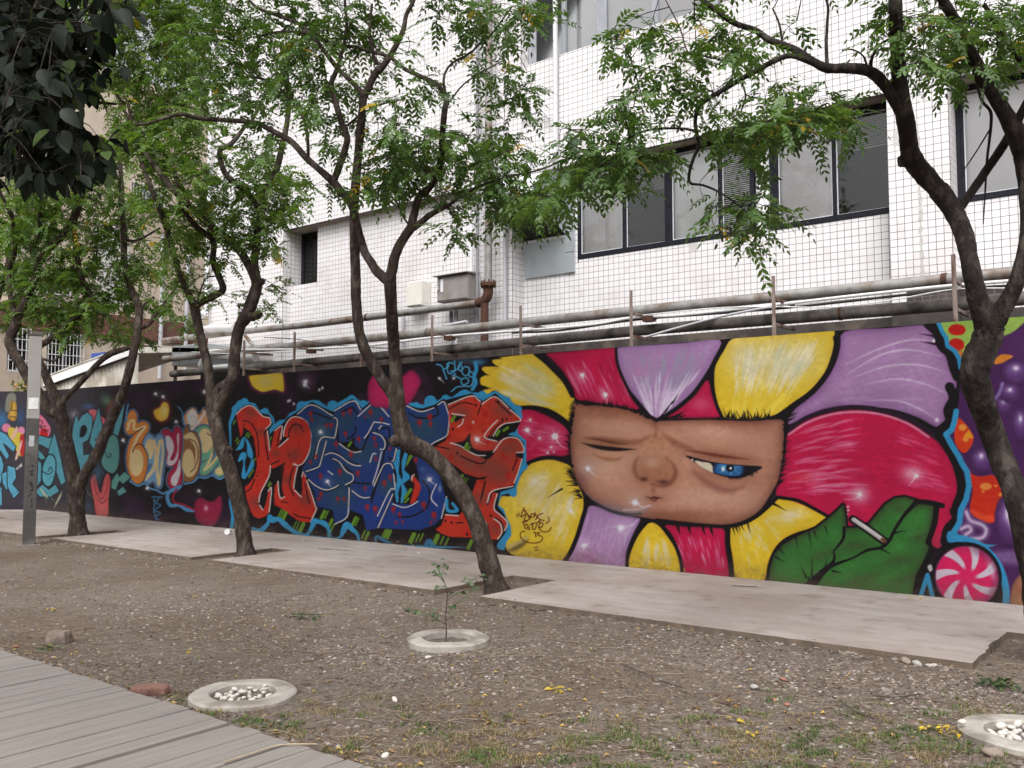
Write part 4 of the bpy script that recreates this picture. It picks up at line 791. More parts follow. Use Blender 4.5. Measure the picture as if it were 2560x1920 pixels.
    # comet, heart, seeds, tag
    P([(1320, 240), (1370, 210), (1400, 160), (1440, 175), (1455, 240), (1440, 310), (1390, 335), (1340, 310)], (120, 40, 40), 'A', soft=5, grow=6, alpha=.7); P([(1320, 240), (1370, 210), (1400, 165), (1440, 180), (1452, 240), (1435, 305), (1390, 330), (1340, 305)], (220, 176, 60), 'A', soft=2); SP(1410, 240, 30, 50, (226, 210, 150), .8, 'A')
    P([(1700, 1030), (1750, 1000), (1800, 1030), (1860, 1030), (1910, 985), (1925, 1080), (1900, 1180), (1850, 1240), (1770, 1235), (1710, 1180), (1690, 1100)], (150, 34, 66), 'A', soft=2.5, edge=((110, 24, 56), 8, .6)); SP(1790, 1090, 16, 24, (220, 190, 200), .8, 'A')
    for x, y in ((1330, 90), (1395, 115), (1755, 70), (1515, 335), (1060, 495), (1280, 910), (1725, 940)): cv.seed(x, y, 20, [(x + 20, y + 26)], 'A', .2)
    cv.pen([[(1320, 985), (1410, 990)], [(1340, 1000), (1345, 1030)], [(1380, 1000), (1360, 1040), (1400, 1060), (1350, 1100), (1400, 1130), (1350, 1160), (1390, 1185)], [(1350, 1040), (1340, 1100), (1370, 1190)]], 3, (60, 112, 150), 'A')
    # ---------- left: blue-green letters on grey
    CY = (78, 140, 156); CY2 = (96, 156, 164); DK = (30, 28, 34)
    def cy(pts, crop='M7', c=CY): P(pts, DK, crop, grow=2.2, curve=False); P(pts, c, crop, curve=False, edge=(CY2, 4, .6))
    P([(840, 190), (900, 180), (960, 240), (1000, 280), (960, 340), (880, 280)], (196, 96, 108), 'M7')
    P([(340, 250), (380, 235), (440, 300), (480, 370), (450, 450), (380, 430), (340, 410)], (206, 110, 138), 'M7'); P([(390, 370), (440, 370), (450, 450), (380, 440)], (176, 38, 42), 'M7'); cv.pen([[(350, 280), (400, 300), (380, 350), (430, 340)], [(360, 330), (420, 390), (460, 380)]], 2, DK, 'M7')
    SP(510, 140, 40, 60, (60, 96, 150), .9, 'M7', -.5); SP(470, 90, 20, 24, (190, 70, 80), .8, 'M7')
    for x, y in ((362, 28), (385, 45), (405, 65), (420, 98)): D(x, y, 9, 9, (206, 130, 130), 'M7')
    SP(840, 150, 60, 30, (70, 96, 140), .8, 'M7'); SP(700, 230, 40, 40, (190, 190, 200), .5, 'M7'); SP(1010, 90, 50, 60, (92, 130, 100), .8, 'M7', -.6); SP(1040, 150, 20, 90, (170, 70, 50), .6, 'M7', .4)
    cy([(345, 430), (400, 440), (470, 460), (500, 440), (470, 560), (400, 520), (345, 510)]); cy([(345, 550), (400, 600), (440, 650), (400, 660), (345, 620)])
    cy([(515, 410), (560, 560), (600, 720), (635, 870), (600, 900), (540, 760), (520, 640), (460, 620), (490, 500)])
    P([(480, 610), (530, 650), (540, 760), (510, 890), (460, 920), (415, 860), (410, 740), (440, 650)], DK, 'M7', grow=2); P([(480, 615), (528, 655), (536, 760), (508, 885), (462, 912), (420, 855), (416, 740), (444, 655)], (84, 152, 166), 'M7'); cv.pen([[(410, 770), (470, 800), (510, 770), (490, 730), (470, 770)]], 2.2, DK, 'M7')
    cy([(345, 640), (400, 700), (400, 860), (345, 950)]); cy([(345, 960), (420, 900), (480, 950), (540, 900), (580, 960), (500, 1010), (400, 1010)])
    cy([(720, 235), (745, 300), (780, 240), (830, 210), (880, 260), (870, 380), (840, 470), (790, 500), (800, 620), (860, 610), (800, 760), (740, 800), (700, 640), (690, 500), (690, 420), (700, 330)]); P([(770, 350), (810, 330), (830, 380), (800, 440), (760, 440)], DK, 'M7')
    cy([(935, 165), (970, 330), (960, 440), (900, 470), (940, 500), (900, 560), (860, 500), (870, 420), (900, 300)])
    cy([(1180, 120), (1160, 300), (1120, 460), (1080, 420), (1100, 320)])
    P([(1080, 420), (1130, 460), (1150, 600), (1140, 730), (1090, 800), (1010, 760), (970, 680), (1010, 560), (1040, 450)], DK, 'M7', grow=2); P([(1080, 426), (1126, 464), (1145, 600), (1135, 725), (1088, 792), (1014, 754), (976, 678), (1014, 562), (1044, 456)], (84, 136, 130), 'M7'); cv.pen([[(1000, 570), (1040, 640), (1070, 620), (1050, 600)]], 2.2, DK, 'M7')
    cy([(1080, 870), (1130, 790), (1150, 830), (1200, 780), (1260, 830), (1190, 890), (1150, 860), (1120, 950), (1080, 930)], c=(84, 136, 120)); cy([(1020, 940), (1070, 900), (1100, 940), (1040, 975)], 'A', (84, 136, 130))
    P([(790, 850), (830, 780), (850, 880), (880, 940), (900, 840), (935, 775), (965, 850), (955, 1000), (950, 1160), (850, 1160), (820, 1020)], DK, 'A', grow=2); P([(790, 850), (830, 785), (850, 880), (880, 950), (905, 840), (935, 782), (960, 850), (950, 1000), (945, 1155), (855, 1155), (825, 1020)], (196, 92, 92), 'A', edge=((150, 50, 50), 6, .5)); cv.pen([[(820, 840), (840, 940), (890, 1000), (930, 920), (940, 820)], [(850, 1000), (900, 1040), (930, 1000)]], 2.2, (120, 40, 46), 'A')
    SP(850, 780, 40, 70, (60, 92, 116), .8, 'A'); SP(770, 1060, 40, 40, (50, 80, 110), .6, 'A')
    for a in ([(350, 900), (400, 960), (430, 1000)], [(380, 940), (420, 1040)], [(480, 1080), (520, 1000), (550, 930)], [(450, 980), (500, 1040)], [(760, 940), (830, 1000)]): S(a, 5, (176, 170, 140), 'A', taper=2)
    for i in range(50): D(rnd.uniform(90, 260), rnd.uniform(1180, 1290), rnd.uniform(1, 3), rnd.uniform(1, 3), (60, 90, 120), soft=1.5, alpha=.5)
    # paint wear, mottling and dirt splashed up from the pavement
    m = .96 + .08 * hash_noise(cv.PX / 9, cv.PY / 9, 9) * hash_noise(cv.PX / 40, cv.PY / 40, 12) * 1.6
    cv.col *= m[..., None]
    h = (base_y(cv.xs)[:, None] - cv.PY) / (base_y(cv.xs) - top_y(cv.xs))[:, None]
    dirt = np.clip((.11 - h) / .11, 0, 1) ** 1.3 * (hash_noise(cv.PX / 14, cv.PY / 8, 21) * .5 + hash_noise(cv.PX / 4, cv.PY / 4, 22) * .5)
    cv.col[:] = cv.col * (1 - dirt[..., None] * .9) + dirt[..., None] * .9 * np.array((112, 92, 78.))

def paint_return(cv):
    """the short wall that turns off at the far end"""
    P, S, SP, D = cv.poly, cv.stroke, cv.spray, cv.disc
    cv.col[:] = (62, 58, 66)
    CY = (82, 150, 178); DK = (30, 28, 34)
    SP(10, 300, 60, 90, (60, 120, 170), .8, 'M7'); SP(190, 260, 40, 80, (50, 90, 140), .6, 'M7')
    P([(40, 210), (45, 90), (80, 45), (125, 50), (140, 110), (100, 200)], (122, 124, 112), 'M7')
    P([(80, 130), (105, 120), (140, 130), (150, 200), (150, 260), (130, 300), (90, 290), (65, 260), (80, 200)], (198, 160, 70), 'M7', edge=((120, 70, 40), 4, .6)); cv.pen([[(85, 200), (150, 205)], [(90, 260), (140, 265)], [(100, 130), (100, 190)]], 2, DK, 'M7')
    D(55, 365, 42, 38, (206, 120, 150), 'M7'); D(200, 390, 34, 40, (206, 130, 160), 'M7')
    P([(70, 380), (120, 360), (160, 400), (220, 430), (230, 600), (190, 620), (140, 540), (100, 500)], (196, 176, 70), 'M7'); P([(190, 440), (230, 440), (235, 610), (200, 610)], (170, 44, 44), 'M7'); P([(150, 350), (165, 400), (110, 480), (95, 470)], (210, 170, 150), 'M7'); P([(200, 480), (210, 520), (170, 650), (150, 640)], (210, 170, 150), 'M7')
    for pts in ([(-80, 420), (0, 400), (60, 430), (150, 540), (130, 580), (60, 520), (20, 500), (90, 620), (70, 650), (0, 560), (-80, 600)], [(-80, 640), (10, 620), (40, 700), (20, 860), (-80, 900)], [(30, 780), (90, 760), (120, 850), (80, 930), (40, 860)], [(80, 710), (150, 730), (165, 820), (130, 880), (200, 960), (150, 1010), (90, 900)], [(-60, 950), (30, 900), (40, 1060), (-60, 1100)]):
        P(pts, DK, 'M7', grow=2.4, curve=False); P(pts, CY, 'M7', curve=False, edge=((110, 178, 196), 3, .6))
    P([(160, 740), (215, 690), (220, 720), (170, 750)], (196, 190, 180), 'M7', curve=False)
    for i in range(60): D(rnd.uniform(-300, 88), rnd.uniform(1160, 1280), rnd.uniform(1, 4), rnd.uniform(1, 4), (60, 100, 130), soft=1.5, alpha=.5)
    for k in range(1, 4):      # the lettering goes on along the wall
        ox = -75 * k
        for pts in ([(ox, 1100), (ox + 30, 1080), (ox + 55, 1130), (ox + 35, 1200), (ox + 60, 1250), (ox + 5, 1262), (ox + 15, 1180)], [(ox + 40, 1060), (ox + 62, 1050), (ox + 66, 1120)]):
            P(pts, DK, grow=2.4, curve=False); P(pts, CY, curve=False)
CROP['G3'] = (440, 700, 5.53)

def canvas_mesh(name, X, Yv, nrow, cv, k=0.62):
    """grid of wall vertices carrying the paint"""
    n = len(X)
    Z = np.linspace(0, WALL_H, nrow)
    V = np.zeros((n, nrow, 3)); V[..., 0] = X[:, None]; V[..., 1] = np.asarray(Yv)[:, None]; V[..., 2] = Z[None, :]
    idx = np.arange(n * nrow).reshape(n, nrow)
    F = np.stack([idx[:-1, :-1], idx[1:, :-1], idx[1:, 1:], idx[:-1, 1:]], -1).reshape(-1, 4)
    me = np_mesh(name, V.reshape(-1, 3), F)
    ca = me.color_attributes.new('paint', 'FLOAT_COLOR', 'POINT')
    lin = np.clip(s2l(np.clip(cv.col, 0, 255)) * k, 0.004, 0.85).reshape(-1, 3)
    ca.data.foreach_set('color', np.hstack([lin, np.ones((len(lin), 1))]).astype(np.float32).ravel())
    return me
def paint_mat():
    m = bpy.data.materials.new('spray_paint'); m.use_nodes = True
    n, l = m.node_tree.nodes, m.node_tree.links
    b = n['Principled BSDF']; b.inputs['Roughness'].default_value = 0.55; b.inputs['Specular IOR Level'].default_value = 0.12
    a = n.new('ShaderNodeVertexColor'); a.layer_name = 'paint'
    l.new(a.outputs[0], b.inputs['Base Color'])
    tc = n.new('ShaderNodeTexCoord')
    nz = n.new('ShaderNodeTexNoise'); nz.inputs['Scale'].default_value = 26; nz.inputs['Detail'].default_value = 7
    l.new(tc.outputs['Object'], nz.inputs['Vector'])
    n2 = n.new('ShaderNodeTexNoise'); n2.inputs['Scale'].default_value = 2.5; n2.inputs['Detail'].default_value = 3
    l.new(tc.outputs['Object'], n2.inputs['Vector'])
    ad = n.new('ShaderNodeMath'); ad.operation = 'MULTIPLY_ADD'; ad.inputs[1].default_value = 1.2
    l.new(n2.outputs['Fac'], ad.inputs[0]); l.new(nz.outputs['Fac'], ad.inputs[2])
    bp = n.new('ShaderNodeBump'); bp.inputs['Strength'].default_value = 0.35; bp.inputs['Distance'].default_value = 0.012
    l.new(ad.outputs[0], bp.inputs['Height']); l.new(bp.outputs[0], b.inputs['Normal'])
    rr = n.new('ShaderNodeMapRange'); rr.inputs['To Min'].default_value = 0.42; rr.inputs['To Max'].default_value = 0.7
    l.new(nz.outputs['Fac'], rr.inputs['Value']); l.new(rr.outputs[0], b.inputs['Roughness'])
    return m
PAINT = paint_mat()
CEMENT = mat('wall_cement', (0.16, 0.15, 0.14), (0.30, 0.28, 0.26), 5, 0.9, 0.4, 40, c3=(0.10, 0.09, 0.085))
_xs = np.concatenate([np.arange(86, 2600, 2.0), np.arange(2600, 4500, 12.0)])
_X = np.array([at_y(x, 0.5 * (base_y(x) + top_y(x)), 0.0)[0] for x in _xs])
_keep = _X < WALL_X1
_xs, _X = _xs[_keep], _X[_keep]
cv = Canvas(_xs, 330)
paint_main(cv)
wall = empty('mural_wall', (-10, 0.08, 0), 'long concrete wall spray-painted with a flower-haired face, leaf and graffiti letters', 'wall')
link('painted_face', canvas_mesh('painted_face', _X, np.zeros(len(_X)), 330, cv), PAINT, wall)
mb = MB(); mb.box(_X[0], _X[-1], 0.002, WALL_T, -0.1, WALL_H - 0.001)
mb.build('wall_body', CEMENT, wall)
# return wall at the far end
xs2 = np.concatenate([np.arange(-330, -4, 5.0), np.arange(-4, 88, 1.5)])
P0 = np.array([_X[0], 0.0]); dirv = cam_r[:2]
def _ret(x):
    d = ray(x, 1110)[:2]; c = cam_pos[:2]
    A = np.array([[d[0], -dirv[0]], [d[1], -dirv[1]]]); k = np.linalg.solve(A, P0 - c)
    return c + d * k[0]
R = np.array([_ret(x) for x in xs2]); R[-1] = P0
cv2 = Canvas(xs2, 150); paint_return(cv2)
rw = empty('return_wall', (R[len(R)//2][0], R[len(R)//2][1], 0), 'far grey wall section painted with blue letters and a seated yellow figure', 'wall')
link('painted_face', canvas_mesh('painted_face', R[:, 0], R[:, 1], 150, cv2), PAINT, rw)
nrm = np.array([-cam_r[1], cam_r[0]]) * WALL_T
a, b_ = R[0], R[-1]
o2 = np.array([-cam_r[1], cam_r[0]]) * 0.002
mb = MB(); mb.prism([tuple(a + o2), tuple(b_ + o2), tuple(b_ + nrm), tuple(a + nrm)], 'z', -0.1, WALL_H - 0.001)
mb.build('wall_body', CEMENT, rw)
# ------------------------------------------------------------------ white tiled building behind the wall
YF, TP = 2.0, 0.0955
TILE = mat('white_tile', (0.735, 0.715, 0.725), (0.80, 0.787, 0.80), 3.5, 0.25, spec=0.4, c3=(0.68, 0.645, 0.635), s3=0.9, m3=(0.56, 0.75))
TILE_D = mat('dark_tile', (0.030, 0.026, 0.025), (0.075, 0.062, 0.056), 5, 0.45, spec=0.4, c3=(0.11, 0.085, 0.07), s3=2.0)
GROUT = mat('grout', (0.13, 0.11, 0.11), (0.24, 0.215, 0.215), 3, 0.95)
def tile_tone(m):
    n, l = m.node_tree.nodes, m.node_tree.links
    b = n['Principled BSDF']; src = b.inputs['Base Color'].links[0].from_socket
    a = n.new('ShaderNodeAttribute'); a.attribute_name = 'tone'
    mx = n.new('ShaderNodeMix'); mx.data_type = 'RGBA'; mx.blend_type = 'MULTIPLY'; mx.inputs['B'].default_value = (.93, .915, .90, 1)
    l.new(a.outputs['Fac'], mx.inputs['Factor']); l.new(src, mx.inputs['A']); l.new(mx.outputs['Result'], b.inputs['Base Color'])
tile_tone(TILE)
SOFFIT = mat('soffit_paint', (0.30, 0.25, 0.21), (0.42, 0.36, 0.31), 4, 0.9)
FRAME = mat('dark_window_frame', (0.010, 0.010, 0.016), (0.018, 0.018, 0.025), 8, 0.55, spec=0.15)
ALU = mat('aluminium_frame', (0.34, 0.35, 0.38), (0.44, 0.45, 0.48), 8, 0.35, metal=0.5)
EDGE = mat('pale_sash_edge', (0.55, 0.56, 0.60), (0.65, 0.66, 0.70), 8, 0.4)
GLASS = glass_mat('window_glass')
ROLLER = mat('grey_roller_blind', (0.83, 0.81, 0.83), (0.86, 0.84, 0.86), 2, 0.8)
ROLLER_W = mat('white_roller_blind', (0.84, 0.85, 0.86), (0.87, 0.88, 0.89), 2, 0.8)
SLAT = mat('pale_blind_slat', (0.62, 0.63, 0.60), (0.70, 0.71, 0.68), 5, 0.6)
SLAT_G = mat('olive_blind_slat', (0.20, 0.20, 0.17), (0.26, 0.26, 0.22), 5, 0.6)
SCREEN = mat('green_grey_screen', (.085, .10, .095), (.13, .15, .14), 2, .6)
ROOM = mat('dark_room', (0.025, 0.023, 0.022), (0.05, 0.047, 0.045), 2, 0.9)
bld = empty('tiled_building', (-8, 2.3, 0), 'white square-tiled building with dark framed windows rising behind the mural wall', 'building')
BX0, BX1, BZ1 = -18.2, 6.0, 12.5

tile_recs = []       # (axis, fixed, u0, u1, v0, v1, facing)
backing = MB()
def panel(axis, c, u0, u1, z0, z1, holes=(), face=1, grid=True):
    if axis == 'x': c += .008; u0 += .006
    """tiled panel: axis 'y' lies in plane y=c (u is x), axis 'x' in plane x=c (u is y)"""
    us = sorted({u0, u1, *[h[0] for h in holes], *[h[1] for h in holes]}); zs = sorted({z0, z1, *[h[2] for h in holes], *[h[3] for h in holes]})
    us = [u for u in us if u0 <= u <= u1]; zs = [z for z in zs if z0 <= z <= z1]
    b = 0.0017
    for i in range(len(us) - 1):
        for j in range(len(zs) - 1):
            mu, mz = (us[i] + us[i + 1]) / 2, (zs[j] + zs[j + 1]) / 2
            if any(h[0] < mu < h[1] and h[2] < mz < h[3] for h in holes): continue
            if axis == 'y': backing.box(us[i], us[i + 1], c + b, c + 0.10, zs[j], zs[j + 1])
            else: backing.box(c - 0.10, c - b, us[i], us[i + 1], zs[j], zs[j + 1])
    if not grid: return
    n = max(1, int(round((u1 - u0) / TP))); tu = (u1 - u0) / n
    k0, k1 = int(math.floor(z0 / TP)), int(math.ceil(z1 / TP))
    for i in range(n):
        a0, a1 = u0 + i * tu, u0 + (i + 1) * tu
        for k in range(k0, k1):
            c0, c1 = max(z0, k * TP), min(z1, (k + 1) * TP)
            if c1 - c0 < 0.02: continue
            ok = True; q0, q1, r0, r1 = a0, a1, c0, c1
            for h in holes:
                if q1 > h[0] and q0 < h[1] and r1 > h[2] and r0 < h[3]:
                    # trim the tile to the opening, as the tiler cut it
                    if q0 < h[0]: q1 = h[0]
                    elif q1 > h[1]: q0 = h[1]
                    elif r0 < h[2]: r1 = h[2]
                    elif r1 > h[3]: r0 = h[3]
                    else: ok = False; break
            if ok and q1 - q0 > 0.018 and r1 - r0 > 0.018:
                tile_recs.append((axis, c, q0 + 0.0034, q1 - 0.0034, r0 + 0.0032, r1 - 0.0032))
XL, XP0, XP1, XQ0, XQ1 = -15.513, -10.05, -9.326, -3.173, -2.440
YL, YR, Y3 = 2.20, 2.316, 2.36
ZS = 6.14                      # underside of the upper storey
UW = (-9.135, -2.6, 8.05, 9.75)
panel('y', YF, BX0, XL, 2.6, ZS)
panel('y', YF, BX0, BX1, ZS, BZ1, [UW])
panel('y', YF, XP0, XP1, 2.6, ZS)
panel('y', YF, XQ0, XQ1, 2.6, ZS)
WL = (XL, -14.64, 4.96, ZS)
panel('y', YL, XL, XP0, 2.6, ZS, [WL])
WA = (-8.19, -5.12, 4.636, ZS); WB = (-4.88, XQ0, 4.636, ZS)
panel('y', YR, XP1, XQ0, 2.6, ZS, [(WA[0], WB[1], 4.636, ZS)])
WC = (XQ1, 1.6, 4.636, ZS)
panel('y', Y3, XQ1, BX1, 2.6, ZS, [WC])
panel('x', XL, YF, YL, 2.6, ZS); panel('x', XL, YL, 2.53, 4.96, ZS)
panel('x', XP1, YF, YR, 2.6, ZS); panel('x', XQ1, YF, Y3, 2.6, ZS)
panel('x', UW[0], YF, 2.30, UW[2], UW[3])
for z0 in (0.0,):                 # foot of the facade, hidden by the painted wall
    backing.box(BX0, BX1, 2.45, 2.55, 0, 2.6)
# soffits under the upper storey, sills, the mass of the building, roof
backing.box(BX0, BX0 + .1, YF + .1, 9, 0, BZ1); backing.box(BX1 - .1, BX1, YF + .1, 9, 0, BZ1); backing.box(BX0 + .1, BX1 - .1, 8.9, 9, 0, BZ1)
backing.build('wall', GROUT, bld)
mb = MB()
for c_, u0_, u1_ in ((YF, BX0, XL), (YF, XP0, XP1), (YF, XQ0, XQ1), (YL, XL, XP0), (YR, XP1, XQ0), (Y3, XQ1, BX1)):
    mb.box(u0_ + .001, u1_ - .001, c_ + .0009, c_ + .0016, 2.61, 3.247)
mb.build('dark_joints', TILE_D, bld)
mb = MB(); mb.box(XL, XP0, YF + .006, 2.7, ZS + .002, ZS + .06); mb.box(XP1, XQ0, YF + .006, 2.7, ZS + .002, ZS + .06); mb.box(XQ1, BX1 - .1, YF + .006, 2.7, ZS + .002, ZS + .06)
mb.build('soffit', SOFFIT, bld)
mb = MB(); mb.box(BX0 - .1, BX1 + .1, YF - .1, 9.1, BZ1 + .002, BZ1 + .4); mb.build('roof', SOFFIT, bld)

def tile_geo(r):
    ax, c, u0, u1, z0, z1 = r
    b, h = 0.0008, 0.0022
    if ax == 'y':
        return [(u0, c + h, z0), (u1, c + h, z0), (u1, c + h, z1), (u0, c + h, z1), (u0 + b, c, z0 + b), (u1 - b, c, z0 + b), (u1 - b, c, z1 - b), (u0 + b, c, z1 - b)]
    return [(c - h, u0, z0), (c - h, u1, z0), (c - h, u1, z1), (c - h, u0, z1), (c, u0 + b, z0 + b), (c, u1 - b, z0 + b), (c, u1 - b, z1 - b), (c, u0 + b, z1 - b)]
TF = [(4, 5, 6, 7), (0, 1, 5, 4), (1, 2, 6, 5), (2, 3, 7, 6), (3, 0, 4, 7)]
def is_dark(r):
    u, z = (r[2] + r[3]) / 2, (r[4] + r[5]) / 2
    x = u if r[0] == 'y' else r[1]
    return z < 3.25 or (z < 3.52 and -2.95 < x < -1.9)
def in_view(r):
    P = np.array((r[2], r[1], r[4])) if r[0] == 'y' else np.array((r[1], r[2], r[4]))
    d = P - cam_pos; z = d @ cam_f
    x, y = CXP + FPX * (d @ cam_r) / z, CYP - FPX * (d @ cam_u) / z
    return (0 < x < 2520 and 20 < y < 760), z
light = [r for r in tile_recs if not is_dark(r)]
full = [r for r in light if r[3] - r[2] > .085 and r[5] - r[4] > .085 and r[0] == 'y' and in_view(r)[0]]
full.sort(key=lambda r: in_view(r)[1])
near = full[:300]; nset = set(near)
def tile_field(name, recs, m):
    V = np.array([tile_geo(r) for r in recs]).reshape(-1, 3)
    F = (np.arange(len(recs))[:, None, None] * 8 + np.array(TF)[None]).reshape(-1, 4)
    V = V.reshape(-1, 8, 3); ax = np.array([1 if r[0] == 'y' else 0 for r in recs])
    tl = nrng.normal(0, .00035, (len(recs), 4)) * np.array((1, 1, 1, 1))
    V[np.arange(len(recs))[:, None], np.arange(4, 8)[None], ax[:, None]] += tl
    o = link(name, np_mesh(name, V.reshape(-1, 3), F), m, bld); o['kind'] = 'stuff'
    at = o.data.attributes.new('tone', 'FLOAT', 'FACE'); at.data.foreach_set('value', np.repeat(nrng.random(len(recs)) ** 5, 5).astype(np.float32)); return o
tile_field('tile_field', [r for r in light if r not in nset], TILE)
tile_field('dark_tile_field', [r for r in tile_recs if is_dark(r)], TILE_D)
r0 = near[0]
w_, h_ = .0955 - .0052, .0955 - .0052
tm = bpy.data.meshes.new('tile'); tm.from_pydata([(x - 0, y, z) for x, y, z in [(-w_/2, .0022, -h_/2), (w_/2, .0022, -h_/2), (w_/2, .0022, h_/2), (-w_/2, .0022, h_/2), (-w_/2+.0015, 0, -h_/2+.0015), (w_/2-.0015, 0, -h_/2+.0015), (w_/2-.0015, 0, h_/2-.0015), (-w_/2+.0015, 0, h_/2-.0015)]], [], TF); tm.update()
tm.materials.append(TILE)
bl = np.array(bld.location)
for r in near:
    o = bpy.data.objects.new('tile', tm); col.objects.link(o); o.parent = bld
    o.location = ((r[2] + r[3]) / 2 - bl[0], r[1] - bl[1], (r[4] + r[5]) / 2 - bl[2])
    o.scale = ((r[3] - r[2]) / w_, 1, (r[5] - r[4]) / h_)

# windows
def slats(x0, x1, y, z0, z1, m, parent, pitch=.03, tiltv=.011):
    b = MB(); z = z1 - .012
    while z > z0:
        b.add([(x0, y - .011, z - tiltv), (x1, y - .011, z - tiltv), (x1, y + .011, z + tiltv), (x0, y + .011, z + tiltv)], [(0, 1, 2, 3)])
        z -= pitch
    b.box(x0, x1, y - .014, y + .014, z1 - .01, z1 + .02); b.box(x0, x1, y - .010, y + .010, z0 - .02, z0 - .002)
    return b.build('blind', m, parent)
def window(x0, x1, z0, z1, y, sashes, fmat=FRAME, fw=.06, sill=.08, lab=None):
    """frame with the given sashes: (x0, x1, kind)"""
    f = MB()
    f.bbox(x0, x1, y, y + .09, z0, z0 + sill, .004); f.bbox(x0, x1, y + .001, y + .09, z1 - fw - .02, z1 - .002, .004)
    f.bbox(x0, x0 + fw, y + .002, y + .088, z0 + sill, z1 - fw - .02, .004); f.bbox(x1 - fw, x1, y + .002, y + .088, z0 + sill, z1 - fw - .02, .004)
    prev = x0 + fw
    for a, b_, k in sashes:
        if a - prev > .012: f.bbox(prev, a, y + .003, y + .088, z0 + sill, z1 - fw - .02, .004)
        prev = b_
    w = f.build('window', fmat, bld)
    if lab: w['label'] = lab
    zb, zt = z0 + sill, z1 - fw - .02
    for i, (a, b_, k) in enumerate(sashes):
        s = MB(); yy = y + .02 + (i % 2) * .025; t = .014
        s.box(a, a + t, yy, yy + .02, zb, zt); s.box(b_ - t, b_, yy, yy + .02, zb, zt); s.box(a + t, b_ - t, yy + .001, yy + .019, zb, zb + t); s.box(a + t, b_ - t, yy + .001, yy + .019, zt - t, zt)
        s.build('sash', EDGE if fmat is FRAME and k != 'black' else fmat, w)
        g = MB(); g.box(a + t, b_ - t, yy + .008, yy + .012, zb + t, zt - t); g.build('pane', GLASS, w)
        iy = y + .082
        if k in ('roller', 'white'):
            r = MB(); r.box(a - .02, b_ + .02, iy, iy + .004, zb, zt); r.build('roller_blind', ROLLER if k == 'roller' else ROLLER_W, w)
        elif k == 'black':
            r = MB(); r.box(a - .01, b_ + .01, iy, iy + .004, zb, zt); r.build('screen', SCREEN, w)
        elif k == 'slat': slats(a - .02, b_ + .02, iy, zb + .02, zt, SLAT, w)
        elif k == 'half': slats(a - .02, b_ + .02, iy, zb + (zt - zb) * .66, zt, SLAT_G, w)
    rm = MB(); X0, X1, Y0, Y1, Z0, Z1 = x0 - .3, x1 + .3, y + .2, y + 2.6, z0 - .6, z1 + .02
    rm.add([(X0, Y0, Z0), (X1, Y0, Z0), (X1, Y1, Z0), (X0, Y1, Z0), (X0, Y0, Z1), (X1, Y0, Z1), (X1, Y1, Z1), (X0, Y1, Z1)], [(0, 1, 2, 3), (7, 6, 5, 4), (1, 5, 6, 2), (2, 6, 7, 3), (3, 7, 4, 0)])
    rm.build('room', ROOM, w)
    return w
window(WA[0], WA[1], WA[2], ZS, YR - .012, [(-8.12, -7.33, 'roller'), (-7.27, -6.57, 'half'), (-6.44, -5.68, 'slatw'), (-5.62, -5.18, 'slat')] if False else [(-8.12, -7.33, 'roller'), (-7.27, -6.57, 'half'), (-6.44, -5.68, 'white'), (-5.62, -5.18, 'slat')], lab='wide four-pane window with grey and pale blinds')
window(WB[0], WB[1], WB[2], ZS, YR - .012, [(-4.75, -3.99, 'roller'), (-3.94, -3.235, 'half')], lab='two-pane window with a grey screen and a dark pane')
window(WC[0], WC[1], WC[2], ZS, Y3 - .012, [(-2.34, -1.55, 'roller'), (-1.5, -.7, 'slat'), (-.6, .3, 'roller'), (.36, 1.5, 'white')])
window(WL[0] + .01, WL[1] - .002, WL[2], ZS, 2.47, [(-15.42, -15.0, 'black'), (-14.96, -14.71, 'black')], fw=.05, sill=.05, lab='small dark two-pane window in a deep recess')
window(UW[0] + .004, UW[1], UW[2], UW[3], 2.20, [(-8.98, -8.42, 'white'), (-8.36, -7.72, 'white'), (-7.55, -6.7, 'white'), (-6.62, -5.8, 'roller'), (-5.6, -4.4, 'white'), (-4.3, -3.4, 'roller')], ALU, fw=.05, sill=.07)
mb = MB(); mb.box(UW[0] + .05, UW[1], YF + .02, YF + .2, UW[2] - .03, UW[2] - .001); mb.build('sill', FRAME, bld)
# white round pier between the two windows
mb = MB(); mb.tube([(-5.0, YR + .09, 4.63), (-5.0, YR + .09, ZS)], .118, 16, False)
mb.build('pier', mat('white_pier', (.76, .76, .77), (.82, .82, .83), 3, .5), bld)
# patches: bare cement where tiles are gone, a repaired crack
for x0, x1, z0, z1 in ((-6.17, -6.02, 4.51, 4.63), (-3.10, -2.99, 5.42, 5.62)):
    mb = MB(); mb.box(x0, x1, (YR if x0 < -4 else YF) - .003, (YR if x0 < -4 else YF) + .003, z0, z1)
    mb.build('cement_patch', mat('cement_patch', (.45, .44, .43), (.58, .57, .56), 12, .9), bld)
mb = MB(); x = -2.80; pts = []
for k in range(26): pts.append((-2.80 + rnd.uniform(-.012, .012), 3.6 + k * .08))
for k in range(25):
    w0 = rnd.uniform(.01, .03)
    mb.add([(pts[k][0] - w0, YF - .003 - .0002 * (k % 2), pts[k][1]), (pts[k][0] + w0, YF - .003 - .0002 * (k % 2), pts[k][1]), (pts[k + 1][0] + w0 * .8, YF - .003 - .0002 * (k % 2), pts[k + 1][1]), (pts[k + 1][0] - w0 * .8, YF - .003 - .0002 * (k % 2), pts[k + 1][1])], [(0, 1, 2, 3)])
mb.build('crack_filler', mat('crack_filler', (.36, .33, .32), (.62, .60, .58), 30, .95), bld)

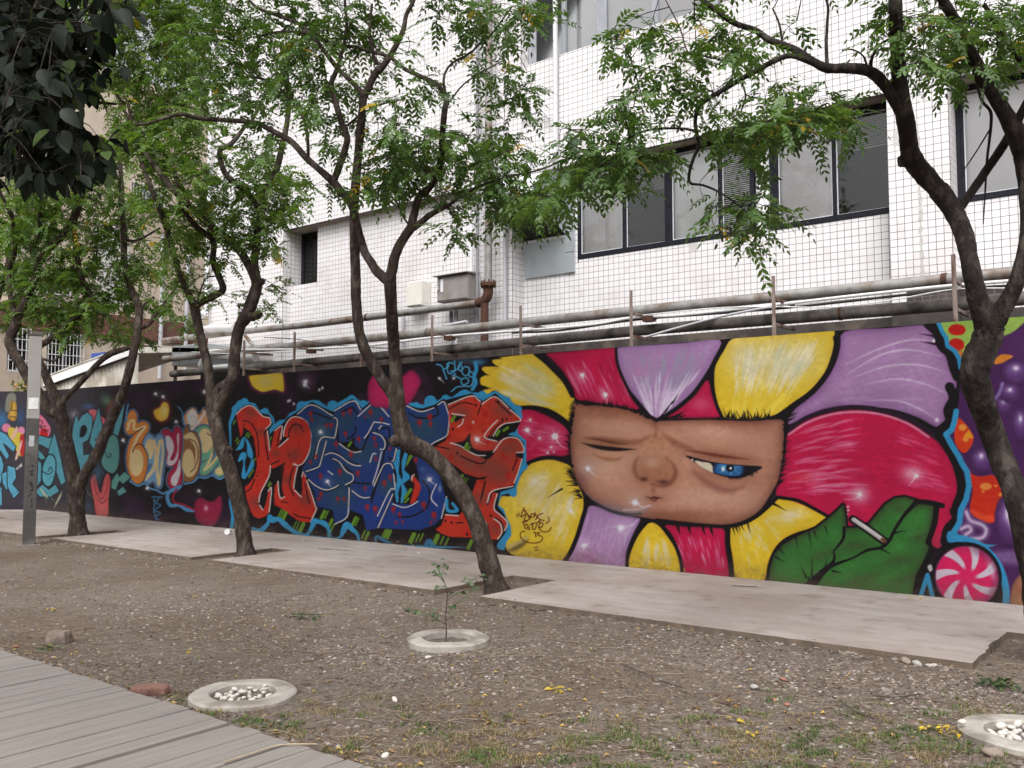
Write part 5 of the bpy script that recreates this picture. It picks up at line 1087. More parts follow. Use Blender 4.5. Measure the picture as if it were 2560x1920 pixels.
# ------------------------------------------------------------------ pipes, boxes, hood on the building
GALV = mat('galvanised_pipe', (0.20, 0.192, 0.185), (0.36, 0.35, 0.335), 6, 0.55, 0.25, 40, metal=0.25, c3=(0.15, 0.09, 0.06), s3=2.6, m3=(0.50, 0.66))
GALV_D = mat('grimy_pipe', (0.075, 0.065, 0.06), (0.17, 0.155, 0.14), 6, 0.7, 0.25, 40, c3=(0.035, 0.03, 0.026), s3=2.0)
RUST = mat('rusty_iron', (0.05, 0.024, 0.018), (0.115, 0.052, 0.034), 14, 0.9, 0.5, 60, c3=(0.06, 0.035, 0.03), s3=4)
POSTM = mat('rusty_post', (0.13, 0.085, 0.07), (0.30, 0.25, 0.22), 16, 0.8, 0.4, 60, c3=(0.11, 0.055, 0.04), s3=6, stretch=(1, 1, .25))
PVC = mat('grey_pvc', (0.40, 0.40, 0.43), (0.48, 0.48, 0.51), 4, 0.45)
PVC_W = mat('white_pvc', (0.62, 0.62, 0.65), (0.72, 0.72, 0.75), 4, 0.45)
PVC_D = mat('dark_conduit', (0.20, 0.20, 0.22), (0.28, 0.28, 0.30), 4, 0.5)
CAB_B = mat('black_cable', (0.02, 0.02, 0.02), (0.04, 0.04, 0.04), 9, 0.5)
CAB_W = mat('white_cable', (0.60, 0.60, 0.60), (0.72, 0.72, 0.72), 9, 0.5)
def pipe(name, pts, r, m, label, cat='pipe', group=None, bands=(), smooth=0, seg=14):
    b = MB()
    if smooth: pts = smooth_path(pts, smooth)
    pts = [np.asarray(p, float) for p in pts]
    if bands:
        e = empty(name, pts[0], label, cat, group)
        b.tube(pts, r, seg); b.build('tube', m, e)
        for q, bw, bm in bands:
            seglen = [np.linalg.norm(pts[i + 1] - pts[i]) for i in range(len(pts) - 1)]
            s = q * sum(seglen); i = 0
            while i < len(seglen) - 1 and s > seglen[i]: s -= seglen[i]; i += 1
            dirn = (pts[i + 1] - pts[i]) / seglen[i]; c = pts[i] + dirn * s
            k = MB(); k.tube([c - dirn * bw / 2, c + dirn * bw / 2], r * 1.1, seg); k.build('collar', bm, e)
        return e
    o = b.tube(pts, r, seg).build(name, m)
    return tag(o, label, cat, group)
YP = 0.5
pipe('galvanised_pipe', [(2.6, YP, 3.37), (-2, YP, 3.365), (-6, YP, 3.375), (-10, YP, 3.37), (-14.6, YP, 3.385), (-17.5, YP, 3.38)], .069, GALV, 'long pale galvanised pipe, upper of the two above the mural wall', bands=((.24, .06, RUST), (.36, .03, GALV), (.62, .03, GALV_D), (.78, .03, GALV)))
pipe('grimy_pipe', [(2.6, YP, 3.075), (-2, YP, 3.09), (-6, YP, 3.105), (-9.5, YP, 3.07), (-14.6, YP, 3.05), (-17.2, YP, 3.05)], .072, GALV_D, 'long grimy dark pipe lying low just above the mural wall', bands=((.30, .03, RUST), (.58, .03, GALV_D), (.8, .03, GALV_D)))
yc = 1.72
pipe('feed_pipe', [(-9.86, yc, 3.995), (-12.15, yc, 3.99), (-14.1, yc, 3.985), (-16.3, yc, 4.01), (-18.0, yc, 4.03), (-19.6, yc, 4.03)], .066, GALV, 'sloping galvanised pipe joining the rusty elbow under the grey cabinet', bands=((.28, .05, RUST),))
# rusty flange elbow and riser
e = empty('pipe_elbow', (-9.62, yc, 3.9), 'rust-brown bolted pipe elbow between riser and horizontal pipe', 'pipe')
mb = MB(); mb.tube(smooth_path([(-9.62, yc, 4.26), (-9.63, yc, 4.12), (-9.70, yc, 4.03), (-9.86, yc, 3.995)], 4), .085, 14); mb.build('bend', RUST, e)
mb = MB(); mb.tube([(-9.62, yc, 4.26), (-9.62, yc, 4.32)], .135, 18); mb.build('flange', RUST, e)
for k in range(8):
    an = k * math.pi / 4; mb = MB(); c = (-9.62 + math.cos(an) * .112, yc + math.sin(an) * .112); mb.tube([(c[0], c[1], 4.23), (c[0], c[1], 4.365)], .013, 6); mb.build('bolt', RUST, e)
mb = MB(); mb.tube([(-9.70, yc, 4.02), (-9.70, yc, 3.3)], .07, 12); mb.build('stub_leg', RUST, e)
pipe('riser_pipe', [(-9.62, yc, 4.32), (-9.62, yc, 5.9), (-9.66, yc + .05, 8.0), (-9.66, yc + .05, 11)], .066, GALV, 'thick pale riser pipe standing on the rusty flange')
def vpipe(name, px, y0, y1, Yd, r, m, label, px2=None):
    a, b_ = at_y(px, y0, Yd), at_y(px if px2 is None else px2, y1, Yd)
    x = (a[0] + b_[0]) / 2
    return pipe(name, [(x, Yd, a[2]), (x, Yd, b_[2])], r, m, label, seg=10)
vpipe('conduit', 1190, -60, 845, 1.88, .030, PVC_D, 'thin dark conduit running straight down beside the riser pipe', 1198)
vpipe('conduit', 1178, 560, 700, 1.86, .036, PVC_W, 'short white conduit curving into the grey cabinet')
vpipe('drain_pipe', 1262, 540, 800, 1.90, .035, PVC, 'plain grey drain pipe beside the sheet metal hood')
xw = at_y(1389, 250, 1.90)[0]
zt, zb = at_y(1389, 400, 1.90)[2], 0
pipe('downpipe', [(xw, 1.90, 11.5), (xw, 1.90, zt + .12), (xw - .03, 1.90, zt + .03), (xw - .12, 1.90, zt), (xw - .98, 1.90, zt - .02), (xw - 1.06, 1.90, zt - .06), (xw - 1.08, 1.90, zt - .16), (xw - 1.08, 1.90, zt - .6)], .042, PVC_W, 'white downpipe with elbow below the upper windows', seg=12)
q = at_y(1330, 285, 1.90)
pipe('overflow_pipe', [(q[0] - .25, 1.94, q[2]), (q[0] + .22, 1.90, q[2] + .01), (q[0] + .36, 1.90, q[2] - .16)], .022, PVC, 'thin grey overflow pipe bending into the white downpipe', seg=8)
pipe('conduit', [(-10.62, 1.9, 3.95), (-10.62, 1.9, 3.3)], .034, PVC_D, 'dark conduit dropping from the cabinet, left of its pale twin', seg=10)
pipe('conduit', [(-10.50, 1.9, 3.95), (-10.50, 1.9, 3.3)], .034, PVC, 'pale conduit dropping from the cabinet, right of its dark twin', seg=10)
pipe('conduit', [(-12.02, 2.1, 4.05), (-12.02, 2.1, 3.4)], .034, PVC, 'short grey conduit below the cream meter box', seg=10)
pipe('stub_pipe', [(-9.6, .62, 3.47), (-9.15, .62, 3.50)], .028, PVC, 'short dark-ended pipe lying on the galvanised pipe', seg=10)
# cabinets
CAB = mat('grey_cabinet', (0.24, 0.22, 0.21), (0.30, 0.28, 0.265), 6, 0.5, c3=(0.20, 0.17, 0.15), s3=2)
CRM = mat('cream_box', (0.66, 0.64, 0.58), (0.74, 0.72, 0.66), 6, 0.5)
def box_px(xl, xr, yt, yb, Yd):
    a, b_ = at_y(xl, yt, Yd), at_y(xr, yb, Yd); return a[0], b_[0], b_[2], a[2]
x0, x1, z0, z1 = box_px(1091, 1168, 694, 746, 1.70)
e = empty('electric_cabinet', ((x0 + x1) / 2, 1.85, z0), 'grey metal electrical cabinet with white label plate', 'cabinet')
mb = MB(); mb.bbox(x0, x1, 1.72, 2.0, z0, z1, .006); mb.build('body', CAB, e)
mb = MB(); mb.bbox(x0 + .015, x1 - .015, 1.704, 1.718, z0 + .02, z1 - .03, .004); mb.build('door', CAB, e)
mb = MB(); mb.prism([(1.64, z1 + .012), (1.64, z1 + .022), (1.99, z1 + .05), (1.99, z1 + .002)], 'x', x0 - .04, x1 + .03); mb.build('rain_hood', CAB, e)
mb = MB(); mb.bbox(x0 + .10, x0 + .165, 1.694, 1.703, z0 + .17, z0 + .40, .002); mb.build('label_plate', PVC_W, e)
mb = MB(); mb.tube([(x0 + .06, 1.69, z0 + .22), (x0 + .03, 1.685, z0 + .32)], .014, 8); mb.build('handle', ALU, e)
x0, x1, z0, z1 = box_px(1013, 1050, 705, 762, 1.90)
e = empty('meter_box', ((x0 + x1) / 2, 2.0, z0), 'cream meter box on the tiled wall', 'cabinet')
mb = MB(); mb.bbox(x0, x1, 1.94, 2.196, z0, z1, .008); mb.build('body', CRM, e)
mb = MB(); mb.bbox(x0 + .012, x1 - .012, 1.924, 1.938, z0 + .012, z1 - .012, .005); mb.build('door', CRM, e)
for zz in (.06, z1 - z0 - .06):
    mb = MB(); mb.tube([(x1 - .003, 2.05, z0 + zz), (x1 + .006, 2.05, z0 + zz)], .01, 8); mb.build('screw', ALU, e)
# sheet metal hood and panels
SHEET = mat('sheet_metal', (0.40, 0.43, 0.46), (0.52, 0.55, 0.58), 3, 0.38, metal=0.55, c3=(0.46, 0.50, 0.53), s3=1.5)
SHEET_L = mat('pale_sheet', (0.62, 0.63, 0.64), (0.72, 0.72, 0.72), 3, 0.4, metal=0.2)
HOOD_SHADE = mat('hood_underside_shade', (0.03, 0.026, 0.026), (0.05, 0.045, 0.045), 4, 0.9)  # hood underside lies in shade, its darkness put into the colour
xr_, xl_ = -8.40, -9.30
e = empty('duct_hood', (-8.85, 2.0, 5.05), 'sheet metal vent hood over a flat metal panel beside the wide window', 'vent hood')
prof = [(2.30, 5.07), (1.29, 5.57), (1.62, 5.99), (2.03, 6.14), (2.30, 6.14)]
inn = [(2.29, 5.11), (1.34, 5.585), (1.64, 5.955), (2.03, 6.10), (2.29, 6.10)]
b = MB()
for xx, pf in ((xr_, prof), (xr_ - .012, prof), (xl_, prof), (xl_ + .012, prof)): pass
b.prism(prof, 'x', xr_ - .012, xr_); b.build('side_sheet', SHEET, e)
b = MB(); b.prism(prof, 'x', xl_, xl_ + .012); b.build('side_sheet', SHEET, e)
b = MB()
for i in range(1, 4):
    (ya, za), (yb, zb_) = prof[i], prof[i + 1]
    if i < 4: b.prism([(ya, za), (yb, zb_), (yb + .006, zb_ - .01), (ya + .006, za - .01)], 'x', xl_ + .012, xr_ - .012)
b.build('top_sheet', SHEET_L, e)  # paler than the sides: light from above is put into the colour
b = MB(); b.prism([(2.295, 5.09), (1.30, 5.58), (1.31, 5.60), (2.295, 5.12)], 'x', xl_ + .013, xr_ - .013); b.build('underside', HOOD_SHADE, e)
b = MB(); b.box(xl_ + .02, xr_ - .02, 2.286, 2.300, 4.43, 5.06); b.build('flat_panel', SHEET, e)
b = MB(); b.box(xl_ + .02, xr_ - .02, 2.27, 2.285, 5.03, 5.075); b.build('lip', SHEET_L, e)
for k in range(5):
    b = MB(); b.bbox(xr_ - .015, xr_ + .17, 2.275, 2.298, 4.43 + k * .345, 4.43 + k * .345 + .338, .004); b.build('strip_sheet', SHEET, e)

# posts along the wall top with brackets that carry the pipes
for i, (px, yt, lab) in enumerate(((2385, 636, 'rusty angle-iron post on the wall top above the purple petal end'), (1934, 690, 'rusty angle-iron post on the wall above the yellow top petal'), (1579, 726, 'rusty angle-iron post on the wall above the lilac top petal'), (1304, 764, 'rusty angle-iron post on the wall above the left yellow petal'), (1082, 788, 'rusty angle-iron post on the wall beside the blue scribbled tag'), (738, 830, 'rusty angle-iron post on the wall above the black ground beside the floating yellow petal'), (612, 850, 'rusty angle-iron post on the wall nearest the grey duct cabinet'), (2790, 600, 'rusty angle-iron post on the wall beyond the leaning tree'))):
    q = at_y(px, yt, .07); x, zt_ = q[0], q[2]
    e = empty('iron_post', (x, .07, WALL_H), lab, 'post', 'iron posts along the wall top')
    b = MB(); t = .007
    ln = rnd.uniform(-.008, .004)
    def lean(V): return [(vx + ln * (vz - WALL_H) / .7, vy, vz) for vx, vy, vz in V]
    b.box(x - .022, x + .022, .05, .05 + t, WALL_H - .02, zt_); b.box(x - .022, x - .022 + t, .0505 + t, .10, WALL_H - .02, zt_)
    b.v = lean(b.v); b.build('upright', POSTM, e)
    b = MB(); b.box(x - .018, x + .014, .06, .70, 3.262, 3.298); b.build('bracket', POSTM, e)
    b = MB(); b.box(x - .018, x + .014, .06, .70, 2.965, 2.999); b.build('bracket', POSTM, e)
    if i in (2, 4, 5):
        b = MB(); b.box(x + .02, x + .16, .30, .42, 3.19, 3.26); b.build('packing_block', RUST, e)
q = at_y(903, 890, .07)
b = MB(); b.box(q[0] - .015, q[0] + .015, .05, .08, WALL_H - .02, q[2]); tag(b.build('iron_post', POSTM), 'short broken iron stub on the wall top', 'post')
# cables slung along the pipes
def cable(pts, r, m, label):
    P = smooth_path(pts, 5); b = MB(); b.tube(P, r, 6); return tag(b.build('cable', m), label, 'cable')
def cpx(L, Yd): return [at_y(x, y, Yd) for x, y in L]
cable(cpx([(2560, 700), (2380, 714), (2150, 738), (1940, 762), (1700, 788), (1585, 794), (1480, 812), (1310, 826), (1090, 843), (900, 866), (735, 873), (600, 874)], .36), .020, CAB_W, 'thick white cable slung along below the galvanised pipe')
cable(cpx([(2560, 712), (2380, 724), (2150, 750), (1940, 772), (1760, 786), (1585, 800), (1400, 826), (1280, 832)], .37), .016, CAB_B, 'thick black cable running under the white one')
cable(cpx([(2530, 720), (2380, 724), (2230, 750), (2080, 768), (1940, 767), (1790, 770), (1585, 790)], .34), .008, CAB_W, 'thin white cable sagging between the posts')
cable(cpx([(1616, 842), (1700, 818), (1800, 792), (1900, 772), (1930, 768)], .32), .016, PVC, 'grey conduit crossing steeply over the dark pipe')
cable(cpx([(660, 843), (740, 848), (800, 858), (880, 866), (1000, 872)], .40), .008, CAB_B, 'thin black cable drooping left of the trunk fork')
cable(cpx([(735, 879), (640, 882), (560, 884), (480, 880)], .34), .013, CAB_W, 'white cable end near the grey duct cabinet')
# ------------------------------------------------------------------ far left: apartment block, shed, ducts
XA = -27.0
BEIGE = mat('beige_render', (0.50, 0.42, 0.34), (0.60, 0.51, 0.42), 2, 0.9, 0.2, 20, c3=(0.44, 0.36, 0.29), s3=.6)
BAND = mat('red_brown_band', (0.13, 0.058, 0.048), (0.18, 0.085, 0.07), 6, 0.8)
GRILLE = mat('white_grille', (0.66, 0.66, 0.68), (0.74, 0.74, 0.76), 6, 0.5)
apt = empty('apartment_block', (XA - 2, 6, 0), 'beige apartment block with red-brown band and white window grilles beyond the wall', 'building')
def apx(x, y): q = at_x(x, y, XA); return q[1], q[2]
wins = []
for xa, xb, ya, yb in ((118, 203, 832, 944), (86, 180, 668, 742), (330, 412, 455, 540), (236, 300, 560, 700), (20, 60, 560, 640), (20, 70, 820, 930)):
    y0, z1 = apx(xa, ya); y1, z0 = apx(xb, yb); wins.append((y0, y1, z0, z1))
AY0, AY1, AZ = -3.2, 14.0, 13.0
b = MB()
us = sorted({AY0, AY1, *[w[0] for w in wins], *[w[1] for w in wins]}); zs = sorted({0, AZ, *[w[2] for w in wins], *[w[3] for w in wins]})
for i in range(len(us) - 1):
    for j in range(len(zs) - 1):
        mu, mz = (us[i] + us[i + 1]) / 2, (zs[j] + zs[j + 1]) / 2
        if not any(w[0] < mu < w[1] and w[2] < mz < w[3] for w in wins): b.box(XA - .25, XA, us[i], us[i + 1], zs[j], zs[j + 1])
b.box(XA - 6, XA - .25, AY0, AY0 + .2, 0, AZ); b.box(XA - 6, XA - .25, AY1 - .2, AY1, 0, AZ); b.box(XA - 6, XA - 5.8, AY0 + .2, AY1 - .2, 0, AZ); b.box(XA - 6, XA + .1, AY0 - .1, AY1 + .1, AZ + .002, AZ + .3)
b.build('wall', BEIGE, apt)
z1, z0 = apx(240, 783)[1], apx(240, 839)[1]
b = MB(); b.box(XA + .003, XA + .10, AY0, AY1, z0, z1); b.build('band', BAND, apt)
b = MB(); b.box(XA + .003, XA + .05, AY0, AY1, z1 + .002, z1 + .08); b.build('ledge', BEIGE, apt)
for k, (y0, y1, z0, z1) in enumerate(wins):
    f = MB(); t = .05
    f.box(XA - .12, XA - .05, y0, y1, z0, z0 + t); f.box(XA - .12, XA - .05, y0, y1, z1 - t, z1); f.box(XA - .119, XA - .051, y0, y0 + t, z0 + t, z1 - t); f.box(XA - .119, XA - .051, y1 - t, y1, z0 + t, z1 - t); f.box(XA - .119, XA - .051, (y0 + y1) / 2 - .02, (y0 + y1) / 2 + .02, z0 + t, z1 - t)
    w = f.build('window', ALU, apt)
    g = MB(); g.box(XA - .09, XA - .085, y0 + t, y1 - t, z0 + t, z1 - t); g.build('pane', GLASS, w)
    g = MB(); g.add([(XA - .8, y0 - .2, z0 - .2), (XA - .8, y1 + .2, z0 - .2), (XA - .8, y1 + .2, z1 + .2), (XA - .8, y0 - .2, z1 + .2)], [(0, 1, 2, 3)]); g.build('room', ROOM, w)
    n = max(4, int((y1 - y0) / .105))
    for i in range(n + 1):
        yy = y0 + (y1 - y0) * i / n
        g = MB(); g.box(XA + .105, XA + .118, yy - .008, yy + .008, z0 - .03, z1 + .03); g.build('grille_bar', GRILLE, w)
    for i in range(5):
        zz = z0 + (z1 - z0) * i / 4
        g = MB(); g.box(XA + .119, XA + .131, y0 - .03, y1 + .03, zz - .01, zz + .01); g.build('grille_rail', GRILLE, w)
# white panels and two downpipes on its face
b = MB(); y0, zt = apx(244, 600); y1, zb = apx(318, 765); b.box(XA + .004, XA + .05, y0, y1, zb, zt); b.build('panel', mat('pale_panel', (.55, .53, .50), (.64, .62, .58), 2, .8), apt)
for px, lab in ((396, 'a'), (459, 'b')):
    y0, zt = apx(px, 740); y1, zb = apx(px, 832)
    b = MB(); b.tube([(XA + .2, y0, zt + 2), (XA + .2, y0, zb - 1.5)], .07, 10); b.build('downpipe', PVC, apt)
# corrugated shed with sloping white edge
SHED = mat('cream_corrugated', (0.55, 0.52, 0.46), (0.66, 0.63, 0.57), 3, 0.6, c3=(0.40, 0.35, 0.29), s3=1.5)
WHITEM = mat('white_metal', (0.74, 0.74, 0.74), (0.80, 0.80, 0.80), 3, 0.5)
e = empty('corrugated_shed', (-21, .9, 0), 'low corrugated metal shed with sloping white roof edge behind the wall', 'shed')
a, c = at_y(118, 962, .9), at_y(345, 880, .9)
V = []; F = []; n = int((c[0] - a[0]) / .045)
for i in range(n + 1):
    x = a[0] + (c[0] - a[0]) * i / n; zt = a[2] + (c[2] - a[2]) * i / n - .06
    yy = .9 + (.018 if i % 4 in (0, 1) else -.018)
    V += [(x, yy, .0), (x, yy, zt)]
F = [(2 * i, 2 * i + 2, 2 * i + 3, 2 * i + 1) for i in range(n)]
b = MB(); b.add(V, F); b.build('wall_sheet', SHED, e)
b = MB(); b.prism([(a[0], a[2] - .05), (c[0], c[2] - .05), (c[0], c[2] + .17), (a[0], a[2] + .17)], 'y', .80, .86); b.build('fascia', WHITEM, e)
b = MB(); b.prism([(a[0], a[2] + .172), (c[0], c[2] + .172), (c[0], c[2] + .20), (a[0], a[2] + .20)], 'y', .78, 2.6); b.build('roof_sheet', SHED, e)
b = MB(); b.prism([(a[0], a[2] - .075), (c[0], c[2] - .075), (c[0], c[2] - .055), (a[0], a[2] - .055)], 'y', .79, .88); b.build('trim', FRAME, e)
# lean-to roof next to the shed and the dark space under it
b = MB(); p = [at_y(x, y, .75) for x, y in ((340, 868), (560, 872), (560, 880), (340, 884))]
b.prism([(q[0], q[2]) for q in p], 'y', .62, 1.9); tag(b.build('lean_to_roof', SHED), 'thin corrugated lean-to roof ending at the pipe cluster', 'roof')
b = MB(); q0, q1 = at_y(228, 884, 1.25), at_y(262, 918, 1.25); b.box(q0[0], q1[0], 1.25, 1.3, 0.0, q0[2]); tag(b.build('blue_panel', mat('blue_panel', (.03, .075, .26), (.045, .095, .30), 4, .5)), 'flat bright blue panel peeking over the shed edge', 'panel')
# grey duct cabinet and silver pipes
x0, x1, z0, z1 = box_px(430, 506, 866, 908, .62)
e = empty('duct_cabinet', ((x0 + x1) / 2, .8, z0), 'grey sheet metal duct box on the wall near the shed', 'duct')
b = MB(); b.bbox(x0, x1, .62, 1.3, z0, z1, .01); b.build('body', SHEET, e)
for xx in (x0 + .05, x1 - .09):
    b = MB(); b.box(xx, xx + .04, .64, .70, 2.6, z0); b.build('leg', POSTM, e)
b = MB(); b.box(x0 + .3, x0 + .31, .612, .618, z0 + .02, z1 - .02); b.build('seam', GALV_D, e)
def ppx(L, Yd): return [at_y(x, y, Yd) for x, y in L]
pipe('silver_duct', ppx([(640, 892), (600, 890), (540, 884), (520, 890), (505, 915)], .55), .095, SHEET_L, 'fat silver duct bending down near the grey duct box', smooth=3)
pipe('silver_pipe', ppx([(600, 915), (560, 917), (520, 920)], .45), .055, SHEET_L, 'short silver pipe low over the wall near the duct box')
pipe('silver_pipe', ppx([(585, 820), (540, 820), (505, 822), (495, 800), (510, 780)], 1.5), .08, SHEET_L, 'silver pipe with white elbow below the corner of the tiled building', smooth=3)
xw = at_y(517, 700, 1.86)[0]
pipe('downpipe', [(xw, 1.86, at_y(517, 790, 1.86)[2]), (xw, 1.86, 11.5)], .05, PVC_W, 'white downpipe at the corner of the tiled building', seg=12)
pipe('vent_pipe', ppx([(612, 838), (628, 858), (640, 870)], .7), .035, GALV, 'short slanting grey pipe behind the forked trunk')
# ------------------------------------------------------------------ ground, pavement, boardwalk
def ground_mat():
    m = bpy.data.materials.new('gravelly_earth'); m.use_nodes = True
    n, l = m.node_tree.nodes, m.node_tree.links
    b = n['Principled BSDF']; b.inputs['Roughness'].default_value = .95; b.inputs['Specular IOR Level'].default_value = .15
    tc = n.new('ShaderNodeTexCoord')
    def noise(sc, det, src=None):
        z = n.new('ShaderNodeTexNoise'); z.inputs['Scale'].default_value = sc; z.inputs['Detail'].default_value = det; z.inputs['Roughness'].default_value = .65
        l.new(tc.outputs['Object'], z.inputs['Vector']); return z
    a, c_, big = noise(42, 9), noise(9, 8), noise(.8, 4)
    r = n.new('ShaderNodeValToRGB'); e = r.color_ramp.elements
    e[0].position = .38; e[0].color = (.045, .034, .026, 1); e[1].position = .68; e[1].color = (.235, .20, .172, 1)
    l.new(a.outputs['Fac'], r.inputs['Fac'])
    r2 = n.new('ShaderNodeValToRGB'); e = r2.color_ramp.elements
    e[0].position = .3; e[0].color = (.105, .080, .062, 1); e[1].position = .7; e[1].color = (.20, .165, .138, 1)
    l.new(c_.outputs['Fac'], r2.inputs['Fac'])
    mx = n.new('ShaderNodeMix'); mx.data_type = 'RGBA'
    rr = n.new('ShaderNodeMapRange'); rr.inputs['From Min'].default_value = .42; rr.inputs['From Max'].default_value = .62; rr.inputs['To Min'].default_value = .25; rr.inputs['To Max'].default_value = .6
    l.new(big.outputs['Fac'], rr.inputs['Value']); l.new(rr.outputs[0], mx.inputs['Factor']); l.new(r.outputs[0], mx.inputs['A']); l.new(r2.outputs[0], mx.inputs['B'])
    n4 = noise(.35, 5); m4 = n.new('ShaderNodeMix'); m4.data_type = 'RGBA'; m4.inputs['B'].default_value = (.085, .060, .042, 1)
    q4 = n.new('ShaderNodeMapRange'); q4.inputs['From Min'].default_value = .44; q4.inputs['From Max'].default_value = .64; q4.inputs['To Max'].default_value = .7
    l.new(n4.outputs['Fac'], q4.inputs['Value']); l.new(q4.outputs[0], m4.inputs['Factor']); l.new(mx.outputs['Result'], m4.inputs['A']); l.new(m4.outputs['Result'], b.inputs['Base Color'])
    bp = n.new('ShaderNodeBump'); bp.inputs['Strength'].default_value = .8; bp.inputs['Distance'].default_value = .012
    l.new(a.outputs['Fac'], bp.inputs['Height']); l.new(bp.outputs[0], b.inputs['Normal'])
    return m
SOIL = ground_mat()
# gently uneven sheet near the camera, plain skirt out to the distance
gx = np.concatenate([[-70, -45, -30], np.arange(-24, 4.01, .12), [8, 20, 50]]); gy = np.concatenate([[-60, -30, -16], np.arange(-12, .31, .12), [4, 20, 50]])
GX, GY = np.meshgrid(gx, gy, indexing='ij')
def ground_z(x, y):
    x = np.asarray(x, float); y = np.asarray(y, float)
    h = (hash_noise(x * 1.1 + 50, y * 1.1 + 50, 41) - .5) * .035 + (hash_noise(x * 4 + 50, y * 4 + 50, 42) - .5) * .014
    f = np.clip((y + 8.5) / .5, 0, 1) * np.clip((-1.2 - y) / .6 + .0, 0, 1) * np.clip((x + 23) / 2, 0, 1) * np.clip((3 - x) / 2, 0, 1)
    return h * f - .012
GZ = ground_z(GX, GY)
idx = np.arange(GX.size).reshape(GX.shape)
F = np.stack([idx[:-1, :-1], idx[1:, :-1], idx[1:, 1:], idx[:-1, 1:]], -1).reshape(-1, 4)
g = link('ground', np_mesh('ground', np.stack([GX, GY, GZ], -1).reshape(-1, 3), F, True), SOIL); g['kind'] = 'structure'
# concrete pavement with tree notches cut into its front edge
def concrete_mat():
    m = mat('brushed_concrete', (.26, .228, .208), (.355, .32, .297), 1.6, .85, .35, 30, c3=(.27, .23, .205), s3=.6, stretch=(1.2, 3.2, 1), m3=(.46, .70), detail=12)
    n, l = m.node_tree.nodes, m.node_tree.links; b = n['Principled BSDF']; src = b.inputs['Base Color'].links[0].from_socket
    tc = n.new('ShaderNodeTexCoord')
    for sc, lo, hi, colr, f0, f1 in ((.55, .42, .66, (.70, .66, .62, 1), 0, .85), (3.5, .56, .70, (.62, .56, .52, 1), 0, .6), (38, .60, .72, (.6, .55, .5, 1), 0, .5)):
        z = n.new('ShaderNodeTexNoise'); z.inputs['Scale'].default_value = sc; z.inputs['Detail'].default_value = 6; l.new(tc.outputs['Object'], z.inputs['Vector'])
        q = n.new('ShaderNodeMapRange'); q.inputs['From Min'].default_value = lo; q.inputs['From Max'].default_value = hi; q.inputs['To Min'].default_value = f0; q.inputs['To Max'].default_value = f1; l.new(z.outputs['Fac'], q.inputs['Value'])
        mx = n.new('ShaderNodeMix'); mx.data_type = 'RGBA'; mx.blend_type = 'MULTIPLY'; mx.inputs['B'].default_value = colr
        l.new(q.outputs[0], mx.inputs['Factor']); l.new(src, mx.inputs['A']); src = mx.outputs['Result']
    l.new(src, b.inputs['Base Color'])
    return m
CONC = concrete_mat()
YFR, YBK, PH = -2.83, -1.47, .036
notch = [(-20.55, -19.95), (-15.68, -15.23), (-11.17, -10.69), (-6.62, -5.99), (-1.42, -.78), (3.7, 4.3)]
poly = [(-21.9, -.003)]
poly = [(-23.6, -.9), (-23.6, YFR)]
xs_front = [(-23.6, notch[0][0])]
pts = [(-21.95, -.004), (-23.7, -1.3), (-23.7, YFR)]
for a, c in notch: pts += [(a, YFR), (a, YBK), (c, YBK), (c, YFR)]
pts += [(5.2, YFR), (5.2, -.004)]
rag = []
for i, a in enumerate(pts):            # worn, slightly ragged edges
    c = pts[(i + 1) % len(pts)]; rag.append(a)
    d = math.hypot(c[0] - a[0], c[1] - a[1])
    if a[1] < -.5 and c[1] < -1 and d > .3:
        k_ = int(d / .07); nx, ny = -(c[1] - a[1]) / d, (c[0] - a[0]) / d
        for j in range(1, k_): o_ = rnd.gauss(0, .0035) - (rnd.uniform(.006, .013) if rnd.random() < .03 else 0); rag.append((a[0] + (c[0] - a[0]) * j / k_ + nx * o_, a[1] + (c[1] - a[1]) * j / k_ + ny * o_))
pts = rag
b = MB()
# cut into simple quads so that the top stays flat
def slab(x0, x1, y0, y1): b.bbox(x0, x1, y0, y1, -.08, PH, .007)
PV = MB()
n_ = len(pts)
V = [(x, y, PH) for x, y in pts] + [(x, y, -.08) for x, y in pts]
PV.add(V, [tuple(range(n_))[::-1]] + [(i, (i + 1) % n_, (i + 1) % n_ + n_, i + n_) for i in range(n_)])
pv = PV.build('pavement', CONC); pv['kind'] = 'structure'
import bmesh
bm = bmesh.new(); bm.from_mesh(pv.data); bmesh.ops.recalc_face_normals(bm, faces=bm.faces)
pv.data.materials.append(mat('earth_stained_edge', (.085, .062, .046), (.17, .13, .10), 6, .95, .4, 40))
for f in bm.faces:
    if abs(f.normal.z) < .5: f.material_index = 1
top = [f for f in bm.faces if len(f.verts) > 4]; bmesh.ops.triangulate(bm, faces=top); bm.to_mesh(pv.data); bm.free()
# boardwalk
WOOD = mat('weathered_deck', (.165, .148, .134), (.245, .222, .204), 2.2, .85, .25, 8, c3=(.20, .175, .155), s3=.9, stretch=(26, .7, 6), m3=(.5, .72))
DY1, PW = -6.86, .139
bw = empty('boardwalk', (-5, -7.5, 0), kind='structure')
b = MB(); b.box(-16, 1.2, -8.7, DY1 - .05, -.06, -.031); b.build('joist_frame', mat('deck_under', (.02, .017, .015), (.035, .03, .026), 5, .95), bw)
nplank = 0
x = -14.6
while x < -1.6:
    dz = rnd.uniform(-.003, .004); y1 = DY1 + rnd.uniform(-.012, .012)
    if abs(x + 4.45) < .07: dz -= .012
    gap = rnd.uniform(.011, .015)
    me = MB(); me.bbox(x, x + PW - gap, -8.75, y1, -.03, .022 + dz, .004)
    o = me.build('plank', WOOD, bw); nplank += 1
    x += PW
